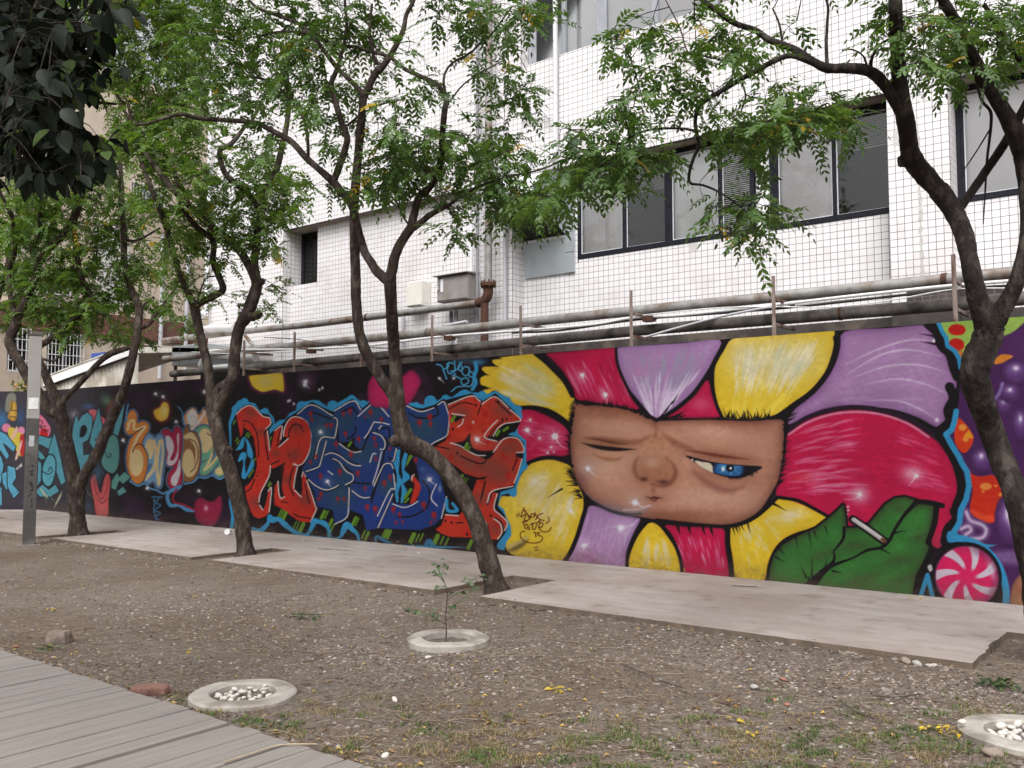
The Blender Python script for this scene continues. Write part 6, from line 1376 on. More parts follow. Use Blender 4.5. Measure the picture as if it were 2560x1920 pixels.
# ------------------------------------------------------------------ gravel, twigs, grass
def lowpoly_stone(seed):
    r = np.random.default_rng(seed)
    V = np.array([(1, 0, 0), (.5, .87, 0), (-.5, .87, 0), (-1, 0, 0), (-.5, -.87, 0), (.5, -.87, 0), (.55, .2, .75), (-.2, .5, .8), (-.45, -.35, .7), (.2, -.5, .75)], float)
    V *= r.uniform(.75, 1.2, (10, 1))
    F = [(0, 1, 6), (1, 2, 7), (1, 7, 6), (2, 3, 7), (3, 8, 7), (3, 4, 8), (4, 5, 9), (4, 9, 8), (5, 0, 9), (0, 6, 9), (6, 7, 8), (6, 8, 9)]
    return V, np.array(F)
def free_ground(x, y):
    ok = (y < YFR - .02) & (y > DY1 + .03)
    for a, c in notch: ok |= (x > a + .03) & (x < c - .03) & (y < YBK - .03) & (y > YFR - .05)
    for (cx, cy) in RINGS: ok &= (np.hypot(x - cx, y - cy) > .36)
    return ok
RINGS = [(-4.93, -4.50), (-4.925, -6.44), (-.87, -4.32)]
def scatter(n, seed):
    """points on open ground, thicker where they show larger"""
    r = np.random.default_rng(seed); out = []
    while sum(map(len, out)) < n:
        px = r.uniform(-150, 2750, n * 2); py = 1300 + 640 * r.random(n * 2) ** .8
        q = np.array([at_z(a, c) for a, c in zip(px, py)])
        k = free_ground(q[:, 0], q[:, 1]) & (q[:, 0] > -23) & (q[:, 0] < 3)
        out.append(q[k])
    return np.vstack(out)[:n]
def vat(o, name, vals):
    a = o.data.attributes.new(name, 'FLOAT', 'FACE'); a.data.foreach_set('value', np.asarray(vals, np.float32))
def ramp_mat(name, cols, rough=.85, attr='leaf'):
    m = bpy.data.materials.new(name); m.use_nodes = True
    n, l = m.node_tree.nodes, m.node_tree.links; b = n['Principled BSDF']; b.inputs['Roughness'].default_value = rough; b.inputs['Specular IOR Level'].default_value = .25
    at = n.new('ShaderNodeAttribute'); at.attribute_name = attr; r = n.new('ShaderNodeValToRGB'); e = r.color_ramp.elements
    e[0].position = 0; e[0].color = (*cols[0], 1); e[1].position = 1; e[1].color = (*cols[-1], 1)
    for i, c in enumerate(cols[1:-1]): k = e.new((i + 1) / (len(cols) - 1)); k.color = (*c, 1)
    l.new(at.outputs['Fac'], r.inputs['Fac']); l.new(r.outputs[0], b.inputs['Base Color'])
    return m
GRAVEL = ramp_mat('gravel', [(.045, .036, .03), (.10, .082, .07), (.15, .128, .11), (.25, .222, .198), (.17, .112, .085), (.40, .37, .34)])
def stones(name, Q, smin, smax, seed, m=GRAVEL, flat=.55):
    r = np.random.default_rng(seed); Vs = []; Fs = []; at = []; base = 0
    protos = [lowpoly_stone(s) for s in range(9)]
    n = len(Q)
    size = smin + (smax - smin) * r.random(n) ** 2.2
    for i in range(n):
        V, Fc = protos[i % 9]; a = r.uniform(0, 6.28); ca, sa = math.cos(a), math.sin(a)
        S = size[i] * np.array((1, r.uniform(.6, .95), flat * r.uniform(.6, 1.2)))
        W = V * S; W = np.stack([W[:, 0] * ca - W[:, 1] * sa, W[:, 0] * sa + W[:, 1] * ca, W[:, 2]], -1)
        Vs.append(W + (Q[i, 0], Q[i, 1], Q[i, 2] - size[i] * .1)); Fs.append(Fc + base); base += len(V); at += [r.random() ** 1.6] * len(Fc)
    o = link(name, np_mesh(name, np.vstack(Vs), np.vstack(Fs)), m); vat(o, 'leaf', at); return o
Q = scatter(64000, 3); Q[:, 2] = ground_z(Q[:, 0], Q[:, 1])
dens = hash_noise(Q[:, 0] * .9 + 80, Q[:, 1] * .9 + 80, 77) + .35 * np.clip((-Q[:, 1] - 6) / 1, -1, .3)
fore = np.clip((-Q[:, 1] - 4.6) / 1.6, 0, 1) * (Q[:, 0] > -4.6)
d2 = hash_noise(Q[:, 0] * .45 + 20, Q[:, 1] * .8 + 20, 78)
keep = (nrng.random(len(Q)) < np.clip((dens * .6 + d2 * .9 - .38) * 2.0, .22, 1)) & (nrng.random(len(Q)) > fore * .45)
gv = tag(stones('gravel', Q[keep], .005, .021, 5), 'fine grey-brown gravel strewn over the bare earth', 'gravel', kind='stuff')
# coarser line of gravel along the pavement edge
L = []
for k in range(1500):
    x = rnd.uniform(-23, 1.5); y = YFR - abs(rnd.gauss(0, .10)) - .01
    if any(a - .02 < x < c + .02 for a, c in notch) and rnd.random() < .7: y = rnd.uniform(YFR - .1, YBK - .05)
    elif any(a - .02 < x < c + .02 for a, c in notch): continue
    L.append((x, y, -.005))
gv2 = tag(stones('edge_gravel', np.array(L), .008, .032, 8), 'coarser gravel gathered along the pavement edge', 'gravel', kind='stuff')
# twigs and dry stalks
TWIG = ramp_mat('twigs', [(.07, .045, .032), (.13, .085, .06), (.22, .16, .11), (.34, .28, .20)], .9)
def twigs(name, n, seed, lmin, lmax, label):
    Q = scatter(n, seed); r = np.random.default_rng(seed + 1); b = MB(); at = []
    for q in Q:
        q[2] = float(ground_z(q[0], q[1]))
        L = lmin + (lmax - lmin) * r.random() ** 2.5; a = r.uniform(0, 6.28); k = 4; pts = []; w = max(.0016, L * .008)
        bend = r.uniform(-.6, .6)
        for i in range(k): t = i / (k - 1); aa = a + bend * t; pts.append((q[0] + math.cos(aa) * L * t, q[1] + math.sin(aa) * L * t, q[2] + .006 + .012 * math.sin(t * 3) * r.random()))
        nf = len(b.f); b.tube(pts, [w, w, w * .8, w * .5], 3, False); at += [r.random()] * (len(b.f) - nf)
    o = b.build(name, TWIG); vat(o, 'leaf', at); return tag(o, label, 'twigs', kind='stuff')
twigs('twigs', 5200, 21, .03, .26, 'thin dry brown twigs littering the ground')
# grass tufts in the foreground
GRASS = leaf_mat('short_grass', (.06, .10, .025), (.14, .20, .05), (.25, .19, .11), .3, .7, .5)
r = np.random.default_rng(9)
px = r.uniform(430, 2650, 16000); py = r.uniform(1690, 1990, 16000)
q = np.array([at_z(a, c) for a, c in zip(px, py)])
gn = hash_noise(q[:, 0] * 2.3 + 30, q[:, 1] * 2.3 + 30, 91) * .30 + hash_noise(q[:, 0] * 11 + 30, q[:, 1] * 11 + 30, 92) * .70
lim = np.interp(py, [1690, 1740, 1800, 1990], [.95, .72, .58, .50])
k = (gn > lim) & free_ground(q[:, 0], q[:, 1]) | ((np.abs(q[:, 1] - DY1 - .16) < .13) & (gn > .5) & free_ground(q[:, 0], q[:, 1]))
q = q[k]
# a few small tufts further back
q2 = scatter(420, 66); q2 = q2[hash_noise(q2[:, 0] * 3 + 9, q2[:, 1] * 3 + 9, 93) > .78]
q = np.vstack([q, q2])
V = []; Fc = []; at = []
for i, p in enumerate(q):
    z = float(ground_z(p[0], p[1]))
    tone = min(1, max(0, (hash_noise(np.array([p[0] * 5 + 7]), np.array([p[1] * 5 + 7]), 95)[0] - .15) * 1.3))
    for j in range(4):
        a = r.uniform(0, 6.28); L = r.uniform(.012, .042); w = r.uniform(.0016, .0035); out = r.uniform(.4, 1.1) * L
        bx, by = p[0] + r.normal(0, .012), p[1] + r.normal(0, .012)
        dx, dy = math.cos(a), math.sin(a); nx, ny = -dy * w, dx * w
        s = len(V)
        V += [(bx - nx, by - ny, z - .003), (bx + nx, by + ny, z - .003), (bx + dx * out * .5 + nx * .7, by + dy * out * .5 + ny * .7, z + L * .55), (bx + dx * out * .5 - nx * .7, by + dy * out * .5 - ny * .7, z + L * .55), (bx + dx * out, by + dy * out, z + L * .6)]
        Fc += [(s, s + 1, s + 2), (s, s + 2, s + 3), (s + 3, s + 2, s + 4)]; at += [min(.999, max(0, tone + r.normal(0, .22)))] * 3
gr = link('grass', np_mesh('grass', np.array(V), np.array(Fc)), GRASS); vat(gr, 'leaf', at)
tag(gr, 'sparse short grass, half dry, in the foreground earth', 'grass', kind='stuff')

# crumbs of earth and gravel kicked onto the pavement
L = []
for k in range(420):
    x = rnd.uniform(-22, 2); y = (YFR + abs(rnd.gauss(0, .12)) + .01) if rnd.random() < .6 else (-.03 - abs(rnd.gauss(0, .10)))
    if any(a - .02 < x < c + .02 for a, c in notch) and y < YBK: continue
    L.append((x, y, PH + .001))
tag(stones('pavement_crumbs', np.array(L), .003, .011, 18), 'crumbs of earth scattered on the concrete pavement', 'gravel', kind='stuff')
# small dry leaves lying about
LIT = ramp_mat('leaf_litter', [(.10, .055, .03), (.17, .10, .05), (.26, .17, .07), (.34, .24, .10), (.42, .30, .06)], .8)
Q = scatter(900, 140); Q = Q[hash_noise(Q[:, 0] * 1.2 + 9, Q[:, 1] * 1.2 + 9, 141) > .38]
ex = np.array([(x, DY1 + abs(rnd.gauss(0, .12)) + .02, 0) for x in np.linspace(-7.4, -3.2, 150)]); Q = np.vstack([Q, ex])
V = []; Fc = []; at = []; rr_ = np.random.default_rng(4)
for p_ in Q:
    z = float(ground_z(p_[0], p_[1])) + .006; a = rr_.uniform(0, 6.28); L_ = rr_.uniform(.018, .045); w = L_ * .4
    dx, dy = math.cos(a), math.sin(a); s = len(V); h = rr_.uniform(.003, .018)
    V += [(p_[0], p_[1], z), (p_[0] + dx * L_ * .5 - dy * w * .5, p_[1] + dy * L_ * .5 + dx * w * .5, z + h), (p_[0] + dx * L_, p_[1] + dy * L_, z + .002), (p_[0] + dx * L_ * .5 + dy * w * .5, p_[1] + dy * L_ * .5 - dx * w * .5, z + h * .6)]
    Fc += [(s, s + 1, s + 2), (s, s + 2, s + 3)]; v_ = rr_.random(); at += [v_, v_]
o = link('leaf_litter', np_mesh('leaf_litter', np.array(V), np.array(Fc)), LIT); vat(o, 'leaf', at)
tag(o, 'small dry brown leaves scattered over the earth', 'leaves', kind='stuff')
# ------------------------------------------------------------------ trees
def bark_mat(name, c1, c2, c3):
    m = mat(name, c1, c2, 26, .95, 1.0, 30, c3=c3, s3=11, stretch=(1, 1, .45), m3=(.50, .64))
    m.node_tree.nodes['Bump'].inputs['Distance'].default_value = .035
    return m
BARK = bark_mat('rough_bark', (.020, .013, .010), (.052, .036, .028), (.085, .068, .056))
BARK_SHADED = bark_mat('shaded_bark', (.010, .007, .006), (.026, .019, .016), (.055, .044, .037))  # darker copy of the bark, a backlit trunk's shade put into the colour
BARK_L = bark_mat('grey_bark', (.06, .045, .036), (.12, .095, .078), (.15, .135, .12))
LEAF1 = leaf_mat('pinnate_leaf', (.028, .066, .016), (.098, .178, .040), (.42, .29, .03), .40, .42, .02)
LEAF_LIT = leaf_mat('lit_pinnate_leaf', (.042, .090, .018), (.135, .225, .046), (.46, .32, .03), .48, .42, .022)  # lit copy for the left trees, their brighter light put into the colour
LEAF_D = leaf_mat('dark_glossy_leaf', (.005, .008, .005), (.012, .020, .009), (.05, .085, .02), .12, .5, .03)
LS = np.array([(0, 0), (.28, .46), (.62, .40), (1, 0), (.62, -.40), (.28, -.46)])

class LeafBatch:
    def __init__(s, shape=None): s.V = []; s.A = []; s.sh = LS if shape is None else shape
    def leaflet(s, p, d, n, L, W, tone):
        """one leaflet: base p, direction d, blade normal n"""
        sd = np.cross(n, d); sd /= (np.linalg.norm(sd) + 1e-9)
        H = s.sh; pts = p + d * (H[:, :1] * L) + sd * (H[:, 1:] * W) + n * (np.abs(H[:, 1:]) * W * .35 - (H[:, :1] ** 2) * L * .12)
        s.V.append(pts); s.A.append(tone)
    def compound(s, p, d, L, pairs, lf, r, tone, droop=.35):
        d = d / np.linalg.norm(d)
        side = np.array((d[1], -d[0], 0.0)); side /= (np.linalg.norm(side) + 1e-6)
        roll = r.uniform(-.7, .7); up = np.cross(side, d)
        side = side * math.cos(roll) + up * math.sin(roll)
        i = np.repeat(np.arange(pairs + 1), 2)[:-1]
        sg = np.where(np.arange(len(i)) % 2 == 0, 1.0, -1.0); sg[-1] = 0
        t = ((i + 1.2) / (pairs + 1.2))[:, None]; m = len(i)
        q = p + d * (L * t) + np.array((0, 0, -1.0)) * (L * droop * t * t)
        dd = d + np.array((0, 0, -2 * droop)) * t; dd /= np.linalg.norm(dd, axis=1)[:, None]
        ld = dd * np.where(sg == 0, 1, .75)[:, None] + side * (sg * .8)[:, None] + np.array((0, 0, -.28)) + r.normal(0, .12, (m, 3))
        ld /= np.linalg.norm(ld, axis=1)[:, None]
        nn = np.cross(side, dd) + r.normal(0, .25, (m, 3)); nn /= np.linalg.norm(nn, axis=1)[:, None]
        ll = lf * (1 - .25 * np.abs(t[:, 0] - .55)) * r.uniform(.85, 1.12, m); W = ll * .42
        sd = np.cross(nn, ld); sd /= (np.linalg.norm(sd, axis=1)[:, None] + 1e-9)
        pts = q[:, None] + ld[:, None] * (LS[None, :, :1] * ll[:, None, None]) + sd[:, None] * (LS[None, :, 1:] * W[:, None, None]) - nn[:, None] * (np.abs(LS[None, :, 1:]) * W[:, None, None] * .25)
        s.V += list(pts); s.A += list(np.full(m, .999) if tone > 2 else np.clip(tone + r.normal(0, .12, m), 0, .955))
    def build(s, name, m, parent):
        V = np.array(s.V); n, k = V.shape[:2]
        F = np.arange(n * k).reshape(n, k)
        o = link(name, np_mesh(name, V.reshape(-1, 3), F), m, parent)
        vat(o, 'leaf', s.A); return o

def make_tree(name, base, label, limbs, blobs, seed, m_leaf=LEAF1, m_bark=BARK, dens=1.0, back=.12, amp=.7, lf=.050, L=(.16, .27), pairs=(5, 8), group='trees along the pavement', v=True, per=5, extra_d=0.0, foot=None):
    """limbs: traced centre lines (photo x, y, half-width); blobs: leafy regions (x, y, rx, ry, twigs)"""
    r = np.random.default_rng(seed)
    B = at_z(*base) if foot is None else np.array(foot, float)
    d0 = depth_of(B)
    def dep(x, y):
        g = np.clip((base[1] - y) / 700, 0, 1)
        x = np.atleast_1d(np.asarray(x, float)); y = np.atleast_1d(np.asarray(y, float))
        nz = hash_noise(x / 230 + seed * 3.1, y / 230 + seed, seed) - .5
        return float(d0 + (2 * amp * nz * g)[0] + extra_d)
    t = empty(name, B, label, 'tree', group)
    mb = MB(); samples = []
    for li, limb in enumerate(limbs):
        big = limb[0][2] > 8
        P = smooth_path(limb, 9 if big else 4)
        pts = [at_d(p[0], p[1], dep(p[0], p[1])) for p in P]
        rad = [max(.004, p[2]) * depth_of(q) / FPX for p, q in zip(P, pts)]
        if li == 0 and foot is None:
            pts[0] = np.array((pts[0][0], pts[0][1], -.06))
            for z_ in range(6): rad[z_] *= 1 + .5 * (1 - z_ / 6) ** 2
        if big:
            nk = 16; ii, kk = np.meshgrid(np.arange(len(pts)), np.arange(nk), indexing='ij')
            ring = np.minimum(kk, nk - kk)
            bk = 1 + .16 * (hash_noise(ring * .7 + li * 9 + 20, ii * .22 + 20, seed + 60) - .5) + .11 * (hash_noise(ring * 1.9 + 40, ii * .6 + 40, seed + 61) - .5) + .05 * (hash_noise(kk * 2.7 + 40, ii * 1.7 + 40, seed + 62) - .5)
            mb.tube(pts, rad, nk, True, 0, bk)
        else: mb.tube(pts, rad, 6, True, .05)
        samples += [(q, rr) for q, rr in zip(pts, rad)]
    S = np.array([q for q, rr in samples]); n0 = len(S)
    S = np.vstack([S, np.full((4000, 3), 1e6)])
    lb = LeafBatch()
    for bx, by, rx, ry, n in blobs:
        k = 1.1573 if v else 1.0
        for i in range(int(n * dens)):
            a, q = r.uniform(0, 6.28), math.sqrt(r.random())
            x, y = (bx + rx * q * math.cos(a)) * k, (by + ry * q * math.sin(a)) * k
            d = dep(x, y) + r.normal(back, .40)
            C = at_d(x, y, d)
            if C[2] < .4 or C[1] > 1.75: continue
            # twig from the nearest limb
            j = np.argmin(((S - C) ** 2).sum(1)); A = S[j]
            ds = np.linalg.norm(A - C)
            if ds > .12:
                mid = (A + C) / 2 + np.array((r.normal(0, .05), r.normal(0, .05), .02 + .06 * ds))
                mb.tube(smooth_path([A, mid, C], 3), list(np.linspace(min(.008, .003 + .004 * ds), .0018, 7)), 4, False)
                if n0 < len(S): S[n0] = C; n0 += 1
            td = (C - A) / (ds + 1e-6)
            tone = r.random()
            for c in range(per):
                dirn = td * .5 + np.array((r.normal(0, .8), r.normal(0, .8), r.normal(.0, .35)))
                off = C - td * r.uniform(0, min(.25, ds * .5))
                lb.compound(off, dirn, r.uniform(*L), int(r.integers(pairs[0], pairs[1] + 1)), lf * r.uniform(.85, 1.15), r, 9 if r.random() < .014 else min(.94, max(0, tone * .7 + r.random() * .34)))
    mb.build('trunk', m_bark, t)
    lb.build('crown', m_leaf, t)
    return t

# central tree: leaning trunk, twin stems
T1 = [
 [(1243, 1482, 27), (1232, 1440, 26), (1211, 1370, 24), (1181, 1280, 22), (1128, 1192, 21), (1071, 1134, 22), (1018, 1102, 24), (999, 1047, 20), (991, 985, 20), (989, 914, 15), (984, 856, 15), (980, 798, 14.5), (977, 740, 15), (976, 706, 16)],
 [(999, 1047, 18), (985, 992, 15), (962, 958, 14), (925, 900, 14), (899, 835, 13), (891, 755, 12.5), (889, 682, 12.5), (886, 610, 12), (885, 550, 11.5), (889, 463, 11), (895, 391, 10.5), (900, 333, 10.5), (906, 275, 10), (909, 240, 10), (918, 226, 9.5), (938, 185, 9), (958, 165, 8), (984, 124, 7), (1007, 78, 6), (1016, 38, 5.5), (1034, 0, 5), (1050, -60, 4)],
 [(976, 706, 14), (944, 680, 12), (927, 655, 11), (912, 630, 10.5), (900, 590, 10), (889, 547, 9.5), (877, 509, 9.5), (854, 480, 10), (828, 450, 9.5), (770, 399, 8), (727, 353, 7.5), (669, 321, 6.5), (640, 307, 6), (560, 300, 5.5), (492, 295, 5), (448, 286, 4.5), (376, 307, 3.6), (338, 312, 3)],
 [(836, 450, 8.5), (854, 399, 8.5), (868, 347, 8), (854, 307, 8), (840, 260, 7), (828, 214, 6.5), (840, 179, 6), (851, 145, 4.5), (866, 72, 3.8), (862, 0, 3)],
 [(909, 240, 8), (880, 205, 7), (845, 172, 6.5), (802, 116, 6), (785, 95, 5.5), (750, 61, 5), (698, 40, 4.5), (640, 17, 4), (600, -30, 3)],
 [(958, 165, 6), (938, 150, 5), (929, 116, 4.5), (924, 81, 4), (930, 10, 3)],
 [(976, 706, 15), (981, 668, 13), (993, 625, 12), (1013, 590, 11.5), (1028, 567, 11), (1036, 532, 10), (1047, 494, 9), (1068, 474, 9), (1091, 443, 8.5), (1103, 391, 8), (1106, 333, 7.5), (1112, 275, 7.5), (1116, 246, 7.5), (1091, 211, 6), (1045, 188, 5.5), (1010, 171, 5), (973, 142, 4.6), (929, 130, 4.4), (886, 117, 4.2), (843, 113, 4), (802, 95, 3.6), (764, 82, 3.4), (698, 80, 3.2), (640, 93, 3)],
 [(1116, 246, 4), (1109, 203, 3.4), (1117, 174, 3.2), (1138, 153, 3), (1175, 133, 2.8), (1204, 104, 2.6), (1230, 84, 2.4), (1256, 49, 2.2), (1280, 17, 2)],
 [(1114, 262, 3), (1130, 245, 2.4), (1160, 210, 2.2), (1205, 180, 2), (1260, 150, 1.6)],
 [(1025, 575, 9), (1050, 558, 8.5), (1074, 538, 7.5), (1103, 523, 6), (1132, 506, 4), (1190, 470, 3), (1227, 454, 2.6), (1274, 441, 2.4), (1353, 423, 2.2), (1443, 385, 2)],
 [(770, 399, 4.5), (770, 362, 4.5), (764, 312, 4.2), (747, 275, 4), (718, 240, 3.8), (683, 208, 3.6), (640, 194, 3.4), (590, 190, 2.6)],
 [(862, 318, 3), (905, 285, 2.4), (950, 262, 2.2), (1000, 250, 1.6)],
 [(1028, 567, 3), (1010, 545, 2.4), (990, 500, 2)],
]
T1 += [[(1012, 1092, 17), (985, 1104, 14), (975, 1108, 8)], [(1195, 1325, 20), (1212, 1312, 14), (1218, 1308, 7)]]
B1 = [(440, 60, 60, 60, 26), (520, 60, 70, 60, 40), (610, 70, 80, 70, 44), (700, 60, 70, 60, 34), (780, 40, 60, 40, 26), (560, 190, 70, 60, 38), (650, 180, 70, 60, 40), (480, 180, 60, 70, 36), (560, 300, 50, 50, 14), (720, 290, 50, 50, 18), (830, 100, 60, 40, 12), (860, 230, 70, 50, 20), (850, 330, 80, 45, 40), (900, 380, 80, 45, 52), (820, 400, 70, 30, 24), (980, 320, 70, 50, 34), (1040, 360, 60, 50, 36), (1080, 420, 60, 50, 44), (1140, 450, 55, 30, 26), (980, 430, 50, 30, 16), (985, 490, 45, 30, 9), (1080, 250, 60, 60, 26), (1110, 180, 50, 50, 18), (990, 30, 70, 40, 24), (1080, 40, 70, 45, 26), (1150, 30, 60, 40, 14), (1010, 130, 40, 30, 8), (700, 410, 35, 18, 5), (1130, 330, 40, 30, 12), (760, 180, 40, 40, 10), (930, 190, 40, 30, 8), (1180, 400, 40, 30, 12)]
make_tree('street_tree', (1243, 1478), 'tree with strongly leaning trunk and twin stems in front of the red letters', T1, B1 + [(500, -80, 150, 70, 50), (750, -80, 150, 70, 50), (1000, -90, 140, 70, 44), (650, -200, 200, 80, 60), (950, -200, 180, 80, 55)], 4, dens=.84, lf=.070, L=(.20, .32), pairs=(4, 7), per=3)  # blobs above the view are added to shade the wall and ground
# second tree
T2 = [
 [(615, 1394, 20), (608, 1330, 19), (602, 1278, 18.5), (579, 1191, 17), (555, 1119, 17), (536, 1047, 17), (530, 1018, 18)],
 [(530, 1018, 15), (527, 989, 12), (523, 950, 12), (520, 920, 11.5), (507, 863, 11), (494, 808, 11), (487, 767, 12)],
 [(487, 770, 10), (463, 717, 8), (443, 668, 7.5), (428, 610, 7), (405, 538, 6.5), (382, 480, 6), (366, 440, 5.5), (350, 395, 5), (335, 330, 4), (320, 260, 3.5)],
 [(487, 767, 10), (510, 752, 9), (535, 740, 9), (557, 723, 8.5), (546, 688, 8), (533, 654, 7.5), (532, 602, 7), (492, 567, 6.5), (463, 532, 5.5), (451, 505, 4.5), (440, 450, 4)],
 [(533, 1015, 14), (545, 972, 9), (577, 953, 14), (585, 917, 14), (590, 863, 14), (600, 815, 14.5), (615, 793, 16), (628, 760, 15), (641, 718, 14), (642, 700, 14)],
 [(555, 1119, 6), (536, 1047, 15), (560, 990, 15), (577, 953, 14)],
 [(642, 705, 11), (637, 661, 10), (641, 607, 9.5), (648, 561, 9.5), (655, 525, 10), (664, 480, 8.5), (692, 420, 8), (706, 362, 7), (718, 304, 6.5), (721, 246, 6), (715, 174, 5), (700, 110, 4)],
 [(642, 708, 12), (621, 661, 10.5), (594, 621, 10), (557, 588, 9.5), (512, 552, 9), (467, 507, 8.5), (434, 475, 8), (391, 420, 7.5), (356, 370, 7), (339, 327, 6), (318, 290, 4), (290, 230, 3)],
 [(655, 527, 8), (635, 500, 7.5), (616, 480, 7.5), (590, 458, 7), (567, 440, 7), (552, 405, 6.5), (550, 376, 6.5), (579, 359, 6), (613, 315, 5), (630, 300, 4), (655, 250, 3)],
 [(487, 772, 3), (512, 700, 2), (540, 690, 2)],
]
T2 += [[(636, 715, 10), (654, 705, 8.5), (660, 702, 5)], [(628, 792, 12), (646, 787, 10), (653, 784, 5)], [(560, 1130, 14), (574, 1122, 9), (578, 1119, 5)]]
B2 = [(230, 60, 60, 50, 30), (310, 50, 70, 60, 46), (390, 60, 60, 60, 40), (260, 150, 60, 50, 40), (340, 150, 70, 60, 52), (420, 150, 60, 60, 40), (300, 240, 70, 50, 52), (380, 240, 60, 50, 40), (290, 320, 60, 40, 36), (360, 330, 60, 40, 34), (440, 290, 50, 50, 22), (420, 390, 60, 50, 34), (350, 420, 50, 60, 34), (440, 470, 50, 40, 24), (500, 420, 40, 40, 14), (540, 480, 55, 45, 34), (570, 400, 55, 40, 32), (600, 440, 50, 50, 34), (560, 540, 45, 35, 18), (480, 540, 40, 40, 14), (400, 520, 50, 50, 30), (570, 340, 40, 40, 14), (530, 650, 30, 25, 4), (590, 640, 35, 40, 8), (440, 620, 40, 40, 12), (630, 380, 30, 40, 14), (380, 600, 40, 40, 12), (520, 350, 40, 40, 12)]
make_tree('street_tree', (614, 1391), 'forked tree with knotted stems in front of the cream bubble letters', T2, B2 + [(250, -40, 120, 70, 50), (400, -50, 120, 70, 50), (330, 0, 120, 50, 40), (320, -200, 150, 80, 40)], 8, LEAF_LIT, lf=.070, L=(.20, .32), pairs=(4, 7), dens=1.3, per=3, back=.3)  # topmost leaf blobs are added, mostly unseen, for shade and to hide sky
# third tree, forked low
T3 = [
 [(197, 1342, 21), (194, 1290, 19.5), (191, 1249, 21), (190, 1214, 22)],
 [(191, 1222, 17), (174, 1134, 15), (160, 1070, 16), (150, 1035, 17), (140, 1000, 14), (124, 962, 11), (108, 925, 10), (95, 895, 9.5), (98, 868, 8), (130, 845, 7.5), (191, 792, 7), (228, 748, 8), (208, 706, 7), (194, 650, 6.5), (187, 600, 6), (186, 560, 6), (203, 509, 5), (215, 450, 4)],
 [(150, 1045, 12), (125, 1025, 13), (100, 990, 13), (75, 950, 12.5), (54, 916, 12), (31, 875, 12), (24, 848, 12), (38, 815, 12), (44, 787, 12), (58, 765, 9.5), (87, 697, 9), (98, 659, 9), (121, 625, 8.5), (162, 581, 7.5), (179, 549, 6.5), (195, 500, 5)],
 [(98, 660, 7), (78, 628, 6), (90, 596, 7), (101, 552, 6), (95, 515, 5), (78, 480, 4.5), (60, 420, 3.5)],
 [(42, 790, 8), (29, 755, 7), (22, 683, 6.5), (38, 625, 6), (32, 552, 5.5), (14, 509, 4.5), (-10, 460, 4)],
 [(150, 1035, 9), (162, 998, 7), (200, 958, 7), (246, 908, 7), (275, 885, 8), (318, 871, 6), (345, 866, 5)],
 [(194, 1225, 16), (214, 1180, 13), (240, 1139, 12), (260, 1090, 12), (278, 1047, 11.5), (298, 1003, 11), (315, 957, 10.5), (328, 905, 10.5), (340, 850, 10), (346, 800, 9.5), (346, 765, 9), (324, 711, 8), (311, 654, 7.5), (310, 596, 8), (307, 538, 7), (304, 480, 6.5), (300, 400, 5), (290, 320, 4)],
 [(345, 822, 6), (373, 810, 5.5), (395, 778, 5), (420, 749, 4.5), (450, 700, 3)],
 [(348, 800, 3), (358, 765, 3), (385, 742, 2.5)],
 [(310, 600, 4), (345, 600, 3), (400, 570, 2.6)],
 [(95, 895, 4), (140, 900, 3), (170, 850, 3)],
]
T3 += [[(222, 750, 7), (234, 744, 6.5), (239, 742, 4)], [(182, 1170, 14), (170, 1176, 9), (166, 1178, 5)]]
B3 = [(60, 420, 50, 40, 26), (130, 420, 55, 50, 34), (210, 400, 55, 50, 36), (60, 500, 50, 40, 24), (120, 500, 50, 40, 24), (200, 500, 55, 50, 34), (270, 470, 45, 50, 28), (60, 590, 45, 35, 20), (140, 570, 50, 40, 26), (200, 600, 60, 40, 32), (270, 580, 45, 50, 26), (100, 660, 60, 30, 26), (180, 670, 60, 30, 32), (250, 660, 50, 30, 22), (330, 660, 50, 25, 14), (280, 720, 60, 20, 14), (160, 720, 50, 25, 16), (60, 650, 40, 40, 16), (320, 560, 40, 50, 22), (230, 330, 40, 40, 20), (30, 540, 30, 60, 16), (390, 700, 40, 18, 7), (150, 330, 40, 40, 14)]
make_tree('street_tree', (197, 1340), 'low-forked tree beside the lamp post in front of the blue-green letters', T3, B3, 15, LEAF_LIT, lf=.072, L=(.2, .32), pairs=(4, 7), per=4, dens=1.4, back=.3)
